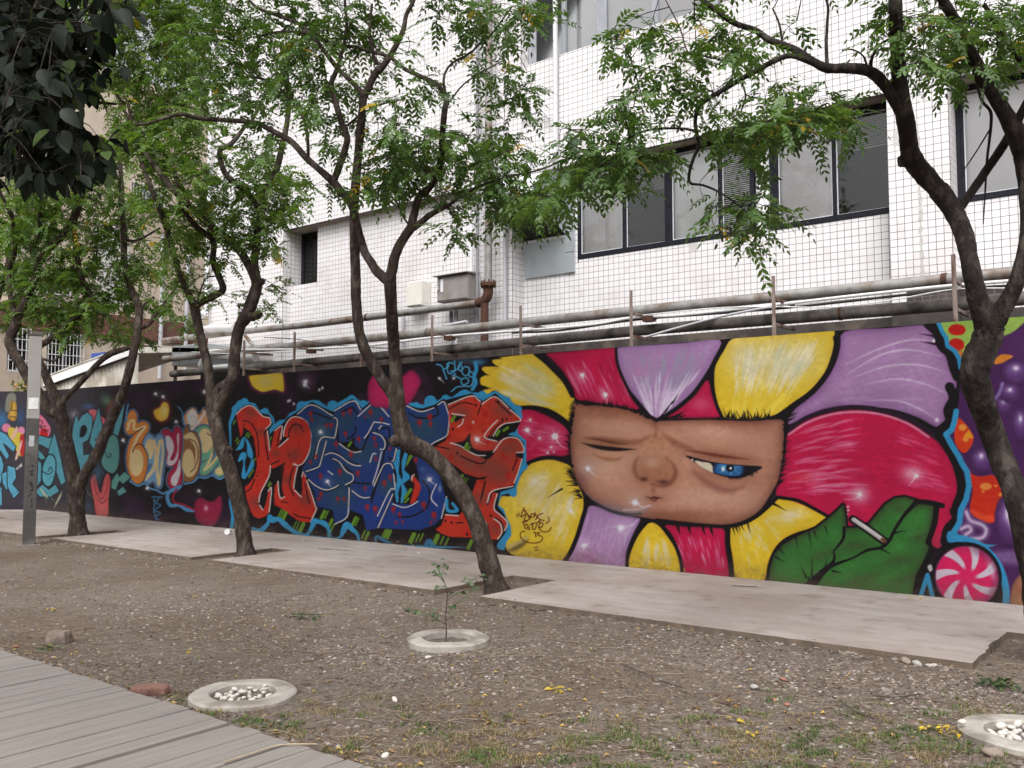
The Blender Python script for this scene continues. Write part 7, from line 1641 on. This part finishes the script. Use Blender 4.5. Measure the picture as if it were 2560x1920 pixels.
# fourth tree at the right, trunk leaning out of the picture
T4 = [
 [(2606, 1560, 40), (2590, 1440, 36), (2548, 1260, 31), (2499, 1134, 30), (2458, 1018, 31), (2437, 950, 34), (2442, 905, 36), (2466, 850, 34), (2476, 815, 34)],
 [(2472, 830, 30), (2446, 750, 24), (2430, 683, 22), (2412, 596, 22), (2389, 538, 23), (2354, 485, 24), (2318, 445, 24), (2285, 404, 24), (2273, 370, 22), (2267, 318, 21), (2254, 246, 20), (2247, 174, 18), (2241, 87, 17), (2238, 0, 16), (2232, -120, 14), (2240, -260, 10)],
 [(2290, 410, 18), (2265, 402, 16), (2247, 405, 13)],
 [(2260, 290, 17), (2238, 252, 15), (2209, 208, 14), (2172, 177, 14), (2123, 171, 12.5), (2070, 171, 12), (2036, 156, 10.5), (1992, 127, 9), (1949, 110, 8.5), (1920, 98, 8), (1888, 76, 7.5), (1830, 55, 7), (1795, 29, 6.5), (1757, 0, 6), (1700, -50, 5)],
 [(2036, 158, 8), (1978, 139, 7), (1934, 153, 7), (1902, 171, 7), (1859, 194, 6.8), (1815, 220, 6.5), (1772, 246, 6), (1746, 269, 6), (1738, 304, 5.5), (1743, 339, 5.2), (1747, 365, 5), (1734, 395, 4.6), (1723, 434, 4.4), (1726, 458, 4), (1757, 463, 3.2), (1801, 482, 2.8), (1859, 523, 2.4), (1882, 549, 2)],
 [(1740, 328, 3.6), (1700, 321, 3.2), (1627, 324, 3), (1584, 339, 2.6), (1549, 359, 2)],
 [(1743, 268, 3.6), (1714, 243, 3), (1679, 220, 2.6)],
 [(1885, 180, 3), (1840, 160, 2.4), (1760, 140, 2.2), (1720, 130, 2), (1700, 70, 1.8), (1664, 0, 1.6)],
 [(2068, 170, 5), (2066, 110, 4), (2068, 60, 3.6), (2070, 17, 3.2), (2058, -20, 2.6)],
 [(1958, 115, 3.4), (1948, 60, 2.8), (1932, 22, 2.4)],
 [(2176, 176, 5), (2180, 145, 4), (2200, 112, 3.4), (2225, 96, 3)],
 [(2170, 175, 3), (2158, 140, 2.4), (2130, 124, 2), (2105, 126, 1.8)],
 [(2476, 820, 28), (2506, 775, 22), (2545, 697, 20), (2570, 600, 20), (2572, 500, 21), (2560, 410, 22), (2546, 345, 24), (2499, 260, 17), (2455, 188, 16), (2412, 101, 14), (2383, 43, 13), (2352, -10, 12), (2310, -120, 9)],
 [(2389, 532, 12), (2420, 492, 11), (2470, 420, 11), (2515, 352, 10.5), (2565, 262, 10), (2600, 190, 8)],
 [(2640, 250, 9), (2560, 162, 8), (2513, 101, 7), (2484, 52, 6), (2460, 10, 5)],
 [(2412, 103, 3), (2432, 150, 3), (2441, 203, 3.4), (2455, 252, 4), (2476, 278, 4), (2477, 318, 3.6), (2467, 405, 3), (2463, 480, 2.2), (2458, 560, 1.4)],
 [(2477, 320, 2.2), (2440, 380, 1.8), (2405, 432, 1.4)], [(1737, 330, 2), (1765, 362, 2.4), (1742, 372, 2)],
 [(1850, 196, 2.5), (1864, 240, 2.2), (1852, 280, 2)],
]
B4 = [(1250, 310, 45, 40, 22), (1310, 340, 60, 40, 38), (1370, 330, 50, 40, 32), (1260, 380, 60, 30, 34), (1200, 410, 60, 28, 24), (1350, 390, 50, 25, 22), (1180, 450, 55, 20, 12), (1330, 250, 50, 40, 22), (1390, 230, 50, 40, 24), (1340, 100, 45, 50, 20), (1400, 60, 60, 40, 16), (1480, 110, 50, 50, 20), (1560, 90, 60, 50, 24), (1620, 130, 50, 40, 18), (1500, 180, 50, 40, 20), (1430, 160, 40, 40, 14), (1560, 250, 50, 40, 20), (1620, 290, 60, 30, 34), (1680, 270, 50, 25, 26), (1740, 250, 55, 28, 38), (1800, 240, 45, 30, 26), (1830, 270, 30, 24, 12), (1600, 330, 40, 25, 14), (1560, 440, 40, 25, 10), (1640, 450, 60, 20, 18), (1690, 460, 40, 18, 10), (1570, 490, 30, 20, 7), (1622, 530, 22, 40, 9), (1650, 390, 25, 30, 6), (1700, 190, 50, 30, 9), (1650, 200, 40, 30, 10), (1780, 200, 30, 30, 7), (1520, 30, 60, 30, 10), (1920, 60, 50, 50, 20), (1980, 80, 60, 60, 34), (2050, 60, 60, 60, 38), (2000, 150, 50, 30, 18), (2080, 140, 40, 40, 18), (2140, 40, 60, 50, 36), (2190, 90, 50, 60, 36), (2160, 150, 40, 30, 12), (2260, 60, 60, 80, 34), (1700, 60, 30, 30, 4), (1450, 350, 40, 20, 8), (1770, 300, 30, 30, 6)]
make_tree('street_tree', (2606, 1540), 'thick dark tree by the candy disc, its long bough reaching across the windows', T4, B4 + [(1500, -90, 160, 70, 40), (1750, -90, 140, 70, 36), (2000, -80, 140, 70, 44), (2250, -100, 150, 90, 54), (1900, -220, 260, 80, 70)], 23, LEAF1, BARK_SHADED, amp=.55, lf=.057, L=(.16, .27), pairs=(4, 7), per=2, dens=.78, foot=(-1.02, -2.25, 0))  # unseen upper blobs added to cast shade on mural and pavement
# fifth tree, trunk just past the lamp post side, crown over the far corner
T5 = [[(-103, 1318, 16), (-100, 1200, 14), (-90, 1080, 13), (-70, 960, 12), (-60, 880, 11)], [(-62, 890, 9), (-20, 780, 8), (10, 700, 7), (30, 620, 6), (40, 540, 5)], [(-62, 890, 9), (-110, 760, 8), (-120, 640, 7), (-90, 520, 6)], [(-25, 790, 5), (40, 740, 4), (110, 700, 3.5), (170, 680, 3)]]
B5 = [(20, 430, 50, 60, 24), (-40, 480, 60, 70, 30), (20, 560, 50, 50, 20), (90, 480, 50, 50, 20), (-60, 600, 60, 50, 24), (70, 620, 50, 30, 16), (130, 600, 50, 30, 14), (20, 680, 40, 30, 12), (180, 560, 40, 40, 12)]
make_tree('street_tree', (-103, 1316), 'farthest slender tree near the corner of the return wall', T5, B5, 31, LEAF_LIT, lf=.074, L=(.2, .32), pairs=(4, 7), per=4, dens=1.4)

# near tree with big dark leaves hanging into the upper left corner
r = np.random.default_rng(77)
F0 = np.array((-6.05, -9.15, 0.0))
t = empty('broadleaf_tree', F0, 'near tree with big dark glossy leaves hanging into the scene', 'tree')
mb = MB(); D0 = 4.3
trunk = [F0 + (0, 0, -.05), F0 + (.03, .02, 1.0), F0 + (-.02, .05, 2.0), F0 + (.05, .1, 2.9)]
mb.tube(smooth_path(trunk, 4), list(np.linspace(.16, .11, 13)), 12, True, .05)
S = []
for tip in ((120, 330), (200, 150), (60, 60), (220, 400), (20, 420), (260, -40), (-150, 120), (-100, 350), (90, 200), (290, 260)):
    C = at_d(tip[0], tip[1], D0 + r.uniform(-.3, .35))
    A = trunk[3] - np.array((0, 0, r.uniform(0, .35)))
    P = smooth_path([A, (A * .6 + C * .4) + (0, 0, .30), (A * .25 + C * .75) + (0, 0, .16), C], 5)
    mb.tube(P, list(np.linspace(.045, .006, len(P))), 7, False, .05); S += list(P)
S = np.array(S)
BV, BF, BA = [], [], []
gu = np.array([0, .12, .3, .52, .74, .9, 1.0]); gw = np.array([.03, .30, .46, .46, .31, .14, .0])
def blade(c, d, nn, L, W, tone):
    sd = np.cross(nn, d); base = len(BV); curl = r.uniform(.05, .3)
    for u, w in zip(gu, gw):
        for sgn in (-1, 0, 1): BV.append(c + d * (u * L) + sd * (sgn * w * W) + nn * (abs(sgn) * w * W * .28 - curl * u * u * L))
    for i in range(6):
        for j in range(2): BF.append((base + i * 3 + j, base + i * 3 + j + 1, base + i * 3 + j + 4, base + i * 3 + j + 3)); BA.append(tone)
for bx, by, rx, ry, n in ((40, 60, 110, 80, 150), (120, 60, 90, 80, 120), (40, 180, 110, 90, 170), (110, 180, 80, 80, 120), (180, 170, 55, 50, 40), (60, 280, 90, 60, 110), (130, 290, 70, 50, 60), (170, 350, 60, 40, 34), (40, 350, 60, 40, 40), (200, 60, 45, 50, 28), (215, 335, 45, 40, 20), (-120, 150, 120, 160, 160), (240, 20, 40, 25, 10), (110, 375, 60, 20, 18), (60, -110, 200, 90, 220), (-100, -60, 140, 120, 120)):  # the blob high above the view is added to shade the leaves below
    for i in range(int(n * 2.2)):
        a, q = r.uniform(0, 6.28), min(1.7, abs(r.normal(0, .62)))
        x, y = (bx + rx * q * math.cos(a)) * 1.1573, (by + ry * q * math.sin(a)) * 1.1573
        C = at_d(x, y, D0 + r.normal(0, .38))
        A = S[np.argmin(((S - C) ** 2).sum(1))]; ds = np.linalg.norm(A - C)
        if ds > .03: mb.tube([A, (A + C) / 2 + (0, 0, .04 * ds + .01), C], [.003, .0024, .0015], 4, False)
        if i % 2 == 0: S = np.vstack([S, C])
        d = np.array((r.normal(.25, .6), r.normal(0, .6), r.normal(-.75, .35))); d /= np.linalg.norm(d)
        nn = np.array((r.normal(0, .5), r.normal(-.5, .5), r.normal(.6, .4))); nn -= d * (nn @ d); nn /= np.linalg.norm(nn)
        L_ = r.uniform(.070, .115)
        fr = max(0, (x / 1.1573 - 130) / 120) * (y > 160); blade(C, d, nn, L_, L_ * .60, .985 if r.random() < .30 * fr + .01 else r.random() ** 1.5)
mb.build('trunk', BARK_SHADED, t)
LEAF_D.node_tree.nodes['Principled BSDF'].inputs['Specular IOR Level'].default_value = .16
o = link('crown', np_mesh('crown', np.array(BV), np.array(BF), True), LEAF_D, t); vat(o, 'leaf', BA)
# ------------------------------------------------------------------ lamp post
RINGM_ = mat('dusty_plate', (.12, .10, .085), (.18, .155, .135), 9, .9, .4, 40)
q0, q1 = at_z(56, 1362), at_z(87, 1362)
pc = (q0 + q1) / 2; hw = 29.0 / 2 * depth_of(pc) / FPX
ph = at_y(70, 838, pc[1])[2]
POLE = mat('grey_post_paint', (.045, .043, .041), (.072, .069, .066), 3, .6, c3=(.12, .115, .11), s3=1.5)
POLE_L = mat('pale_post_paint', (.24, .23, .215), (.29, .28, .265), 3, .6)
e = empty('lamp_post', pc, 'square grey steel lamp post with stickers and scribbles', 'lamp post')
def rotbox(name, x0, x1, y0, y1, z0, z1, m, par, b=.006):
    k = MB(); k.bbox(x0, x1, y0, y1, z0, z1, b); o = k.build(name, m, par, (0, 0, 0)); return o
rotbox('shaft', -hw, hw, -hw, hw, 0, 1.98, POLE, e)
rotbox('lamp_shaft', -hw, hw, -hw, hw, 1.985, ph - .04, POLE_L, e)
rotbox('cap', -hw - .008, hw + .008, -hw - .008, hw + .008, ph - .038, ph, POLE, e)
rotbox('base_plate', -.17, .17, -.17, .17, -.03, .012, RINGM_, e)
rotbox('sticker', -hw * .8, hw * .75, -hw - .004, -hw - .001, 2.14, 2.32, mat('white_sticker', (.5, .5, .5), (.7, .7, .68), 18, .6), e, .0005)
rotbox('sticker', -hw * .5, hw * .3, -hw - .004, -hw - .001, 1.55, 1.72, mat('grey_sticker', (.3, .3, .32), (.42, .42, .44), 18, .6), e, .0005)
rotbox('sticker', hw + .001, hw + .004, -hw * .5, hw * .4, .9, 1.5, mat('blue_red_sticker', (.03, .06, .25), (.3, .05, .05), 6, .6), e, .0005)
INK = mat('marker_ink', (.015, .015, .018), (.025, .025, .03), 9, .6)
k = MB()
for i in range(9):
    z = .62 + i * .075
    pts = [(rnd.uniform(-.04, .04), -hw - .0025, z + rnd.uniform(-.03, .05)) for _ in range(4)]
    k.tube(smooth_path(pts, 3), .0045, 4, False)
k.build('scribble', INK, e, (0, 0, 0))
_d = ray(70, 1100); e.rotation_euler.z = math.atan2(-_d[0], _d[1])

# ------------------------------------------------------------------ planting rings
RINGM = mat('ring_concrete', (.27, .245, .215), (.38, .35, .315), 7, .9, .5, 45, c3=(.20, .175, .15), s3=3)
def lathe(prof, seg=40):
    V = []; F = []; n = len(prof)
    for k in range(seg):
        a = 2 * math.pi * k / seg
        for rr, z in prof: V.append((rr * math.cos(a) * (1 + .012 * math.sin(3 * a + rr * 9)), rr * math.sin(a), z + .003 * math.sin(5 * a)))
    for k in range(seg):
        for i in range(n): F.append((k * n + i, ((k + 1) % seg) * n + i, ((k + 1) % seg) * n + (i + 1) % n, k * n + (i + 1) % n))
    return V, F
rprof = [(.200, -.05), (.204, .052), (.216, .062), (.318, .060), (.334, .048), (.338, -.05)]
V, F = lathe(rprof)
ring_me = bpy.data.meshes.new('ring'); ring_me.from_pydata(V, [], F); ring_me.polygons.foreach_set('use_smooth', [False] * len(F)); ring_me.update(); ring_me.materials.append(RINGM)
rl = ['round concrete planting ring around the small sapling', 'round concrete planting ring of white pebbles touching the boardwalk', 'round concrete planting ring heaped with white pebbles near the cut end of the pavement']
rz = [-.016, -.034, -.026]
for (x, y), lab, z in zip(RINGS, rl, rz):
    e = empty('planting_ring', (x, y, z), lab, 'planter', 'concrete planting rings')
    o = bpy.data.objects.new('rim', ring_me); col.objects.link(o); o.parent = e; o.rotation_euler.z = rnd.uniform(0, 6)
    k = MB(); n = 24
    Vv = [(0, 0, .022)] + [(.203 * math.cos(6.2832 * i / n), .203 * math.sin(6.2832 * i / n), .008 + rnd.uniform(-.004, .008)) for i in range(n)]
    k.add(Vv, [(0, i + 1, (i + 1) % n + 1) for i in range(n)], True); k.build('soil', SOIL, e, (0, 0, 0))
# stones
def pebble_mesh(name, seed, sub=2, lump=.16, squash=(1, .8, .62)):
    bm = bmesh.new(); bmesh.ops.create_icosphere(bm, subdivisions=sub, radius=1.0)
    r = np.random.default_rng(seed); ph = r.uniform(0, 6, 6)
    for v in bm.verts:
        c = v.co; f = 1 + lump * (math.sin(c.x * 2.1 + ph[0]) * math.sin(c.y * 1.7 + ph[1]) + .6 * math.sin(c.z * 2.6 + c.x * 1.3 + ph[2]))
        v.co = Vector((c.x * f * squash[0], c.y * f * squash[1], c.z * f * squash[2]))
    me = bpy.data.meshes.new(name); bm.to_mesh(me); bm.free(); me.polygons.foreach_set('use_smooth', [True] * len(me.polygons)); return me
WSTONE = mat('white_pebble', (.46, .42, .38), (.60, .565, .53), 22, .65, c3=(.34, .27, .22), s3=14, m3=(.52, .66))
pm = []
for s in range(6):
    m_ = pebble_mesh('pebble', s); m_.materials.append(WSTONE); pm.append(m_)
def pebble(x, y, z, s, label, group, me=None):
    o = bpy.data.objects.new('pebble', me or pm[rnd.randrange(6)]); col.objects.link(o)
    o.location = (x, y, z); o.scale = (s * rnd.uniform(.85, 1.25), s * rnd.uniform(.85, 1.1), s * rnd.uniform(.8, 1.05)); o.rotation_euler = (rnd.uniform(-.3, .3), rnd.uniform(-.3, .3), rnd.uniform(0, 6.28))
    return tag(o, label, 'pebble', group)
for ri, n, smin, smax, lab in ((1, 46, .012, .024, 'white pebble inside the planting ring touching the boardwalk'), (2, 46, .019, .032, 'white pebble heaped in the planting ring near the cut end of the pavement')):
    cx, cy = RINGS[ri]; placed = []
    tries = 0
    while len(placed) < n and tries < 4000:
        tries += 1
        s = rnd.uniform(smin, smax); a = rnd.uniform(0, 6.28); d = math.sqrt(rnd.random()) * (.185 - s * .6)
        x, y = cx + d * math.cos(a), cy + d * math.sin(a)
        lay = 0 if len(placed) < n * .72 else 1
        if all(math.hypot(x - p[0], y - p[1]) > (s + p[2]) * .80 or p[3] != lay for p in placed):
            placed.append((x, y, s, lay))
            pebble(x, y, rz[ri] + .018 + s * .5 + lay * s * .95, s, lab, 'white pebbles in the ' + ('boardwalk' if ri == 1 else 'right-hand') + ' ring')
for px, py, s, lab, zz in ((1071, 1640, .030, 'lone white pebble against the sapling ring', 0), (986, 1743, .030, 'lone white pebble on bare gravel between the two left rings', 0), (963, 1888, .030, 'whitish pebble lying in the grass beside the boardwalk edge', 0), (1936, 1742, .026, 'paired white pebble on open gravel, the duller of two', 0), (1969, 1753, .026, 'paired white pebble on open gravel, the brighter of two', 0), (2406, 1806, .032, 'flat white pebble resting on the rim of the heaped ring', .05), (662, 1714, .026, 'pale pebble resting on the rim of the boardwalk ring', .045), (295, 1717, .028, 'pinkish pebble at the boardwalk edge beside the brick', 0), (2265, 1650, .05, 'flat brown stone against the pavement edge, left of its neighbour', 0), (2292, 1656, .045, 'smooth grey stone against the pavement edge beside the flat brown stone', 0), (1885, 1710, .04, 'angular grey stone on open gravel near the paired white pebbles', 0), (1958, 1690, .03, 'reddish stone on gravel below the pavement edge', 0), (2485, 1885, .06, 'large tan stone beside the heaped ring', 0), (40, 1614, .03, 'small red stone near the boardwalk', 0)):
    s *= .8; q = at_z(px, py + 4, zz)
    o = pebble(q[0], q[1], zz + float(ground_z(q[0], q[1])) * (zz == 0) + s * .42, s, lab, None)
    if 'brown' in lab or 'tan' in lab or 'grey stone' in lab or 'red' in lab:
        me = pebble_mesh('stone', int(px), 2, .22, (1, .75, .45)); c = (.20, .16, .13) if 'red' not in lab else (.26, .12, .085)
        if 'grey' in lab: c = (.27, .26, .25)
        me.materials.append(mat('stone_' + str(px), c, tuple(v * 1.4 for v in c), 16, .9, .4, 40)); o.data = me; o.name = 'stone'; o['category'] = 'stone'
# broken brick and rock by the boardwalk
def chunk(name, px, py, L, W, Hh, c, lab, rot, seed, cat):
    q = at_z(px, py); bm = bmesh.new(); bmesh.ops.create_cube(bm, size=1.0); bmesh.ops.subdivide_edges(bm, edges=bm.edges[:], cuts=4, use_grid_fill=True)
    r = np.random.default_rng(seed)
    for v in bm.verts:
        c_ = v.co; n = hash_noise(np.array([c_.x * 3 + 9 + c_.z * 2]), np.array([c_.y * 3 + 9 - c_.z]), seed)[0] - .5
        e_ = max(abs(c_.x), abs(c_.y), abs(c_.z)); k = sum(1 for a in (c_.x, c_.y, c_.z) if abs(a) > .45)
        f = 1 - (.06 if k == 2 else .14 if k == 3 else 0) + n * .16
        taper = 1 - .25 * (c_.z + .5) * (1 if name == 'rock' else .25)
        v.co = Vector((c_.x * L * f * taper, c_.y * W * f * taper, (c_.z + .46) * Hh * (1 + n * .12)))
    me = bpy.data.meshes.new(name); bm.to_mesh(me); bm.free(); me.materials.append(mat(name + '_surface', c, tuple(v * 1.5 for v in c), 14, .92, .6, 50, c3=tuple(v * .7 for v in c), s3=5))
    o = bpy.data.objects.new(name, me); col.objects.link(o); o.location = (q[0], q[1], float(ground_z(q[0], q[1]))); o.rotation_euler.z = rot
    return tag(o, lab, cat)
chunk('broken_brick', 375, 1728, .235, .10, .055, (.155, .082, .064), 'broken red brick lying at the boardwalk edge', math.radians(37), 3, 'brick')
chunk('rock', 148, 1604, .21, .14, .10, (.15, .12, .10), 'squared brown rock on the earth beside the boardwalk', math.radians(30), 5, 'rock')
# ------------------------------------------------------------------ sapling
r = np.random.default_rng(5)
SX, SY = RINGS[0]; ds = depth_of((SX, SY, .3))
sp = empty('sapling', (SX, SY, .02), 'thin young sapling with small round leaves in the concrete ring', 'plant')
def s3(x, y, j=.0): return at_d(x, y, ds + j)
stem = smooth_path([s3(1114, 1606), s3(1116, 1575), s3(1114, 1545), s3(1117, 1510), s3(1118, 1478), s3(1108, 1450), s3(1100, 1432), s3(1096, 1418)], 3)
mb = MB(); mb.tube(stem, list(np.linspace(.007, .002, len(stem))), 6)
lb = LeafBatch(); LFp = []
for (x0, y0), tip, n, j in (((1115, 1562), (1010, 1520), 15, -.12), ((1117, 1540), (1150, 1505), 8, .1), ((1118, 1500), (1185, 1475), 12, .12), ((1118, 1492), (1222, 1436), 16, .18), ((1114, 1545), (1050, 1540), 7, .05), ((1110, 1455), (1078, 1440), 8, -.06), ((1105, 1440), (1118, 1408), 8, .04), ((1100, 1432), (1085, 1412), 7, 0), ((1116, 1550), (1155, 1552), 5, .1), ((1118, 1480), (1085, 1480), 6, -.08)):
    A, Bq = s3(x0, y0), s3(tip[0], tip[1], j); mid = (A + Bq) / 2 + (0, 0, .03)
    P = smooth_path([A, mid, Bq], 4); mb.tube(P, list(np.linspace(.003, .0012, len(P))), 4, False)
    for k in range(n):
        t_ = r.uniform(.3, 1.05); i = min(len(P) - 1, int(t_ * (len(P) - 1))); c = P[i] + r.normal(0, .018, 3)
        d = np.array((r.normal(0, 1), r.normal(0, 1), r.normal(-.1, .4))); d /= np.linalg.norm(d)
        nn = np.array((r.normal(0, .5), r.normal(-.3, .5), 1.0)); nn -= d * (nn @ d); nn /= np.linalg.norm(nn)
        L_ = r.uniform(.032, .055); lb.leaflet(c, d, nn, L_, L_ * .80, r.random())
mb.build('stem', BARK_L, sp); lb.build('leaves', leaf_mat('sapling_leaf', (.05, .095, .04), (.10, .16, .07), (.14, .2, .08), .3, .5, .05), sp)
# ------------------------------------------------------------------ fallen leaves
YLEAF = leaf_mat('fallen_yellow_leaf', (.42, .27, .02), (.55, .40, .04), (.30, .24, .04), .2, .6, .2)
GLEAF = leaf_mat('fallen_green_leaf', (.02, .045, .014), (.05, .09, .025), (.2, .16, .03), .2, .5, .06)
BLEAF = leaf_mat('fallen_brown_leaf', (.14, .075, .025), (.24, .14, .04), (.30, .2, .05), .2, .7, .1)
def fallen(px, py, n, spread, L, m, lab, lift=.02, z=None):
    q = at_z(px, py, z or 0); base = float(ground_z(q[0], q[1])) if z is None else z
    lb = LeafBatch()
    for i in range(n):
        c = np.array((q[0] + r.normal(0, spread), q[1] + r.normal(0, spread * .6), base + .006 + r.random() * lift))
        d = np.array((r.normal(0, 1), r.normal(0, 1), r.normal(0, .18))); d /= np.linalg.norm(d)
        nn = np.array((r.normal(0, .3), r.normal(0, .3), 1.0)); nn -= d * (nn @ d); nn /= np.linalg.norm(nn)
        l_ = L * r.uniform(.8, 1.2); lb.leaflet(c, d, nn, l_, l_ * .42, r.random())
    o = lb.build('fallen_leaves', m, None)
    return tag(o, lab, 'leaves')
for a in ((765, 1540, 46, .10, .055, GLEAF, 'fallen dark green leaf spray on gravel left of the sapling ring', .05), (2500, 1712, 60, .07, .06, GLEAF, 'fallen dark green leaf spray beyond the heaped pebble ring', .06), (122, 1622, 22, .04, .05, GLEAF, 'dark green leaves tucked under the squared rock', .03),
          (1395, 1722, 12, .035, .05, YLEAF, 'single bright yellow leaf spray on open gravel below the long slab', .03), (2360, 1832, 20, .055, .055, YLEAF, 'yellow leaf spray touching the heaped pebble ring', .04), (1835, 1802, 5, .03, .055, YLEAF, 'few yellow leaves in grass, broader of the two patches', .015), (1868, 1830, 4, .03, .05, YLEAF, 'two or three yellow leaves in grass, smaller of the two patches', .012), (480, 1625, 4, .03, .055, YLEAF, 'yellow-green fallen leaves behind the boardwalk ring', .015), (230, 1700, 5, .025, .05, YLEAF, 'curled yellow leaf on the boardwalk edge near the brick', .03), (120, 1524, 9, .05, .04, YLEAF, 'scattered orange leaves on far gravel near the lamp post', .015), (485, 1493, 6, .03, .04, YLEAF, 'small yellow leaf spray on far gravel below the slab edge', .015),
          (1815, 1754, 12, .035, .05, BLEAF, 'curled dry brown leaf spray at the edge of the grass', .05), (1205, 1797, 12, .04, .045, BLEAF, 'dry brown leaf heap in the grass', .04), (1310, 1805, 4, .02, .05, BLEAF, 'folded tan leaf in the grass', .02), (1745, 1770, 2, .012, .06, BLEAF, 'single pale curled leaf lying on earth', .012)):
    fallen(*a[:7], lift=a[7])
fallen(2290, 1497, 8, .05, .05, YLEAF, 'yellow leaves on the pavement at the foot of the candy', .02, PH)
fallen(1000, 1376, 40, .09, .03, BLEAF, 'dry weed clump growing at the foot of the wall', .14, PH)
for px, py, lab in ((330, 1310, 'dry leaf litter at the wall foot below the heart'), (275, 1335, 'leaf litter in the pavement notch of the low-forked tree'), (545, 1332, 'leaf litter beside the crushed cup')):
    fallen(px, py, 14, .14, .04, BLEAF, lab, .01, PH if px != 275 else None)
# ------------------------------------------------------------------ litter
CUPM = mat('white_cup', (.62, .62, .62), (.74, .74, .74), 12, .6)
q = at_z(571, 1336, PH)
e = empty('paper_cup', (q[0], q[1], PH), 'white paper cup lying on its side at the wall foot', 'cup')
k = MB(); ax = Vector((.55, -.8, .0)).normalized(); c0 = Vector((0, 0, .055)); k.tube([c0 - ax * .05, c0, c0 + ax * .07], [.038, .045, .053], 16, False); k.build('cup_wall', CUPM, e, (0, 0, 0))
k = MB(); k.tube([c0 + ax * .066, c0 + ax * .074], [.056, .056], 16, False); k.build('rim', CUPM, e, (0, 0, 0))
k = MB(); k.tube([c0 + ax * .058, c0 + ax * .064], [.0505, .0505], 16, True); k.build('lid', CUPM, e, (0, 0, 0))
k = MB(); k.tube([c0 - ax * .05, c0 - ax * .044], [.0375, .0385], 16, True); k.build('bottom', CUPM, e, (0, 0, 0))
def scrap(px, py, s, z, lab):
    q = at_z(px, py, z); k = MB(); a = rnd.uniform(0, 3); n = 6
    pts = [(q[0] + s * math.cos(i * 1.047 + a) * rnd.uniform(.7, 1.2), q[1] + s * .6 * math.sin(i * 1.047 + a), z + .004 + rnd.uniform(0, s * .3)) for i in range(n)]
    c = (q[0], q[1], z + s * .35); k.add([c] + pts, [(0, i + 1, (i + 1) % n + 1) for i in range(n)]); tag(k.build('paper_scrap', CUPM), lab, 'litter')
scrap(1047, 1384, .030, PH, 'white paper scrap on the pavement under the blue letter'); scrap(757, 1352, .026, PH, 'white paper scrap on the pavement below the red letters'); scrap(568, 1400, .07, 0, 'white plastic scrap in the notch of the knotted tree')
STRAW = mat('straw', (.30, .24, .15), (.42, .35, .24), 9, .8)
def stick(L, z, lab, w=.006):
    P = [at_z(x, y, z + w) for x, y in L]; k = MB(); k.tube(smooth_path(P, 3), w, 6); tag(k.build('stick', STRAW if 'reed' in lab else BARK_L), lab, 'stick')
stick([(1560, 1664), (1610, 1682), (1660, 1704), (1705, 1718)], .005, 'long forked-looking dry stick on gravel below the slab'); stick([(2183, 1738), (2240, 1741), (2300, 1735)], .005, 'straight dark stick on gravel near the heaped ring', .007); stick([(2100, 1750), (2140, 1778), (2190, 1797)], .005, 'curved thin stick on gravel in front of the slab corner'); stick([(795, 1372), (830, 1374), (870, 1376)], PH, 'thin stick lying on the pavement below the blue letters', .004); stick([(1830, 1464), (1860, 1466), (1893, 1467)], PH, 'short stick on the pavement under the yellow petal', .005); stick([(2472, 1616), (2482, 1606), (2492, 1601)], PH, 'small dark stick on the end of the slab')
stick([(560, 1905), (640, 1880), (700, 1862), (790, 1860)], .03, 'pale bent reed lying over the boardwalk edge', .004)
# small shrub in a pot behind the return wall
q = _ret(34); off = np.array([-cam_r[1], cam_r[0]]) * .45
c = np.array((q[0] + off[0], q[1] + off[1], 2.75))
e = empty('potted_shrub', (c[0], c[1], 0), 'small yellow-green shrub showing over the return wall', 'plant')
lb = LeafBatch(); mb = MB()
mb.tube([(c[0], c[1], 0), (c[0], c[1], 2.9)], .03, 6)
for i in range(110):
    d = r.normal(0, 1, 3); d /= np.linalg.norm(d); p = c + d * np.array((.32, .32, .28)) * r.random() ** .5 + (0, 0, .2)
    d2 = r.normal(0, 1, 3); d2 /= np.linalg.norm(d2); nn = np.cross(d2, r.normal(0, 1, 3)); nn /= np.linalg.norm(nn)
    lb.leaflet(p, d2, nn, .12, .06, r.random())
mb.build('stem', BARK, e); lb.build('leaves', leaf_mat('shrub_leaf', (.08, .10, .02), (.16, .17, .04), (.4, .2, .04), .3, .5, .15), e)
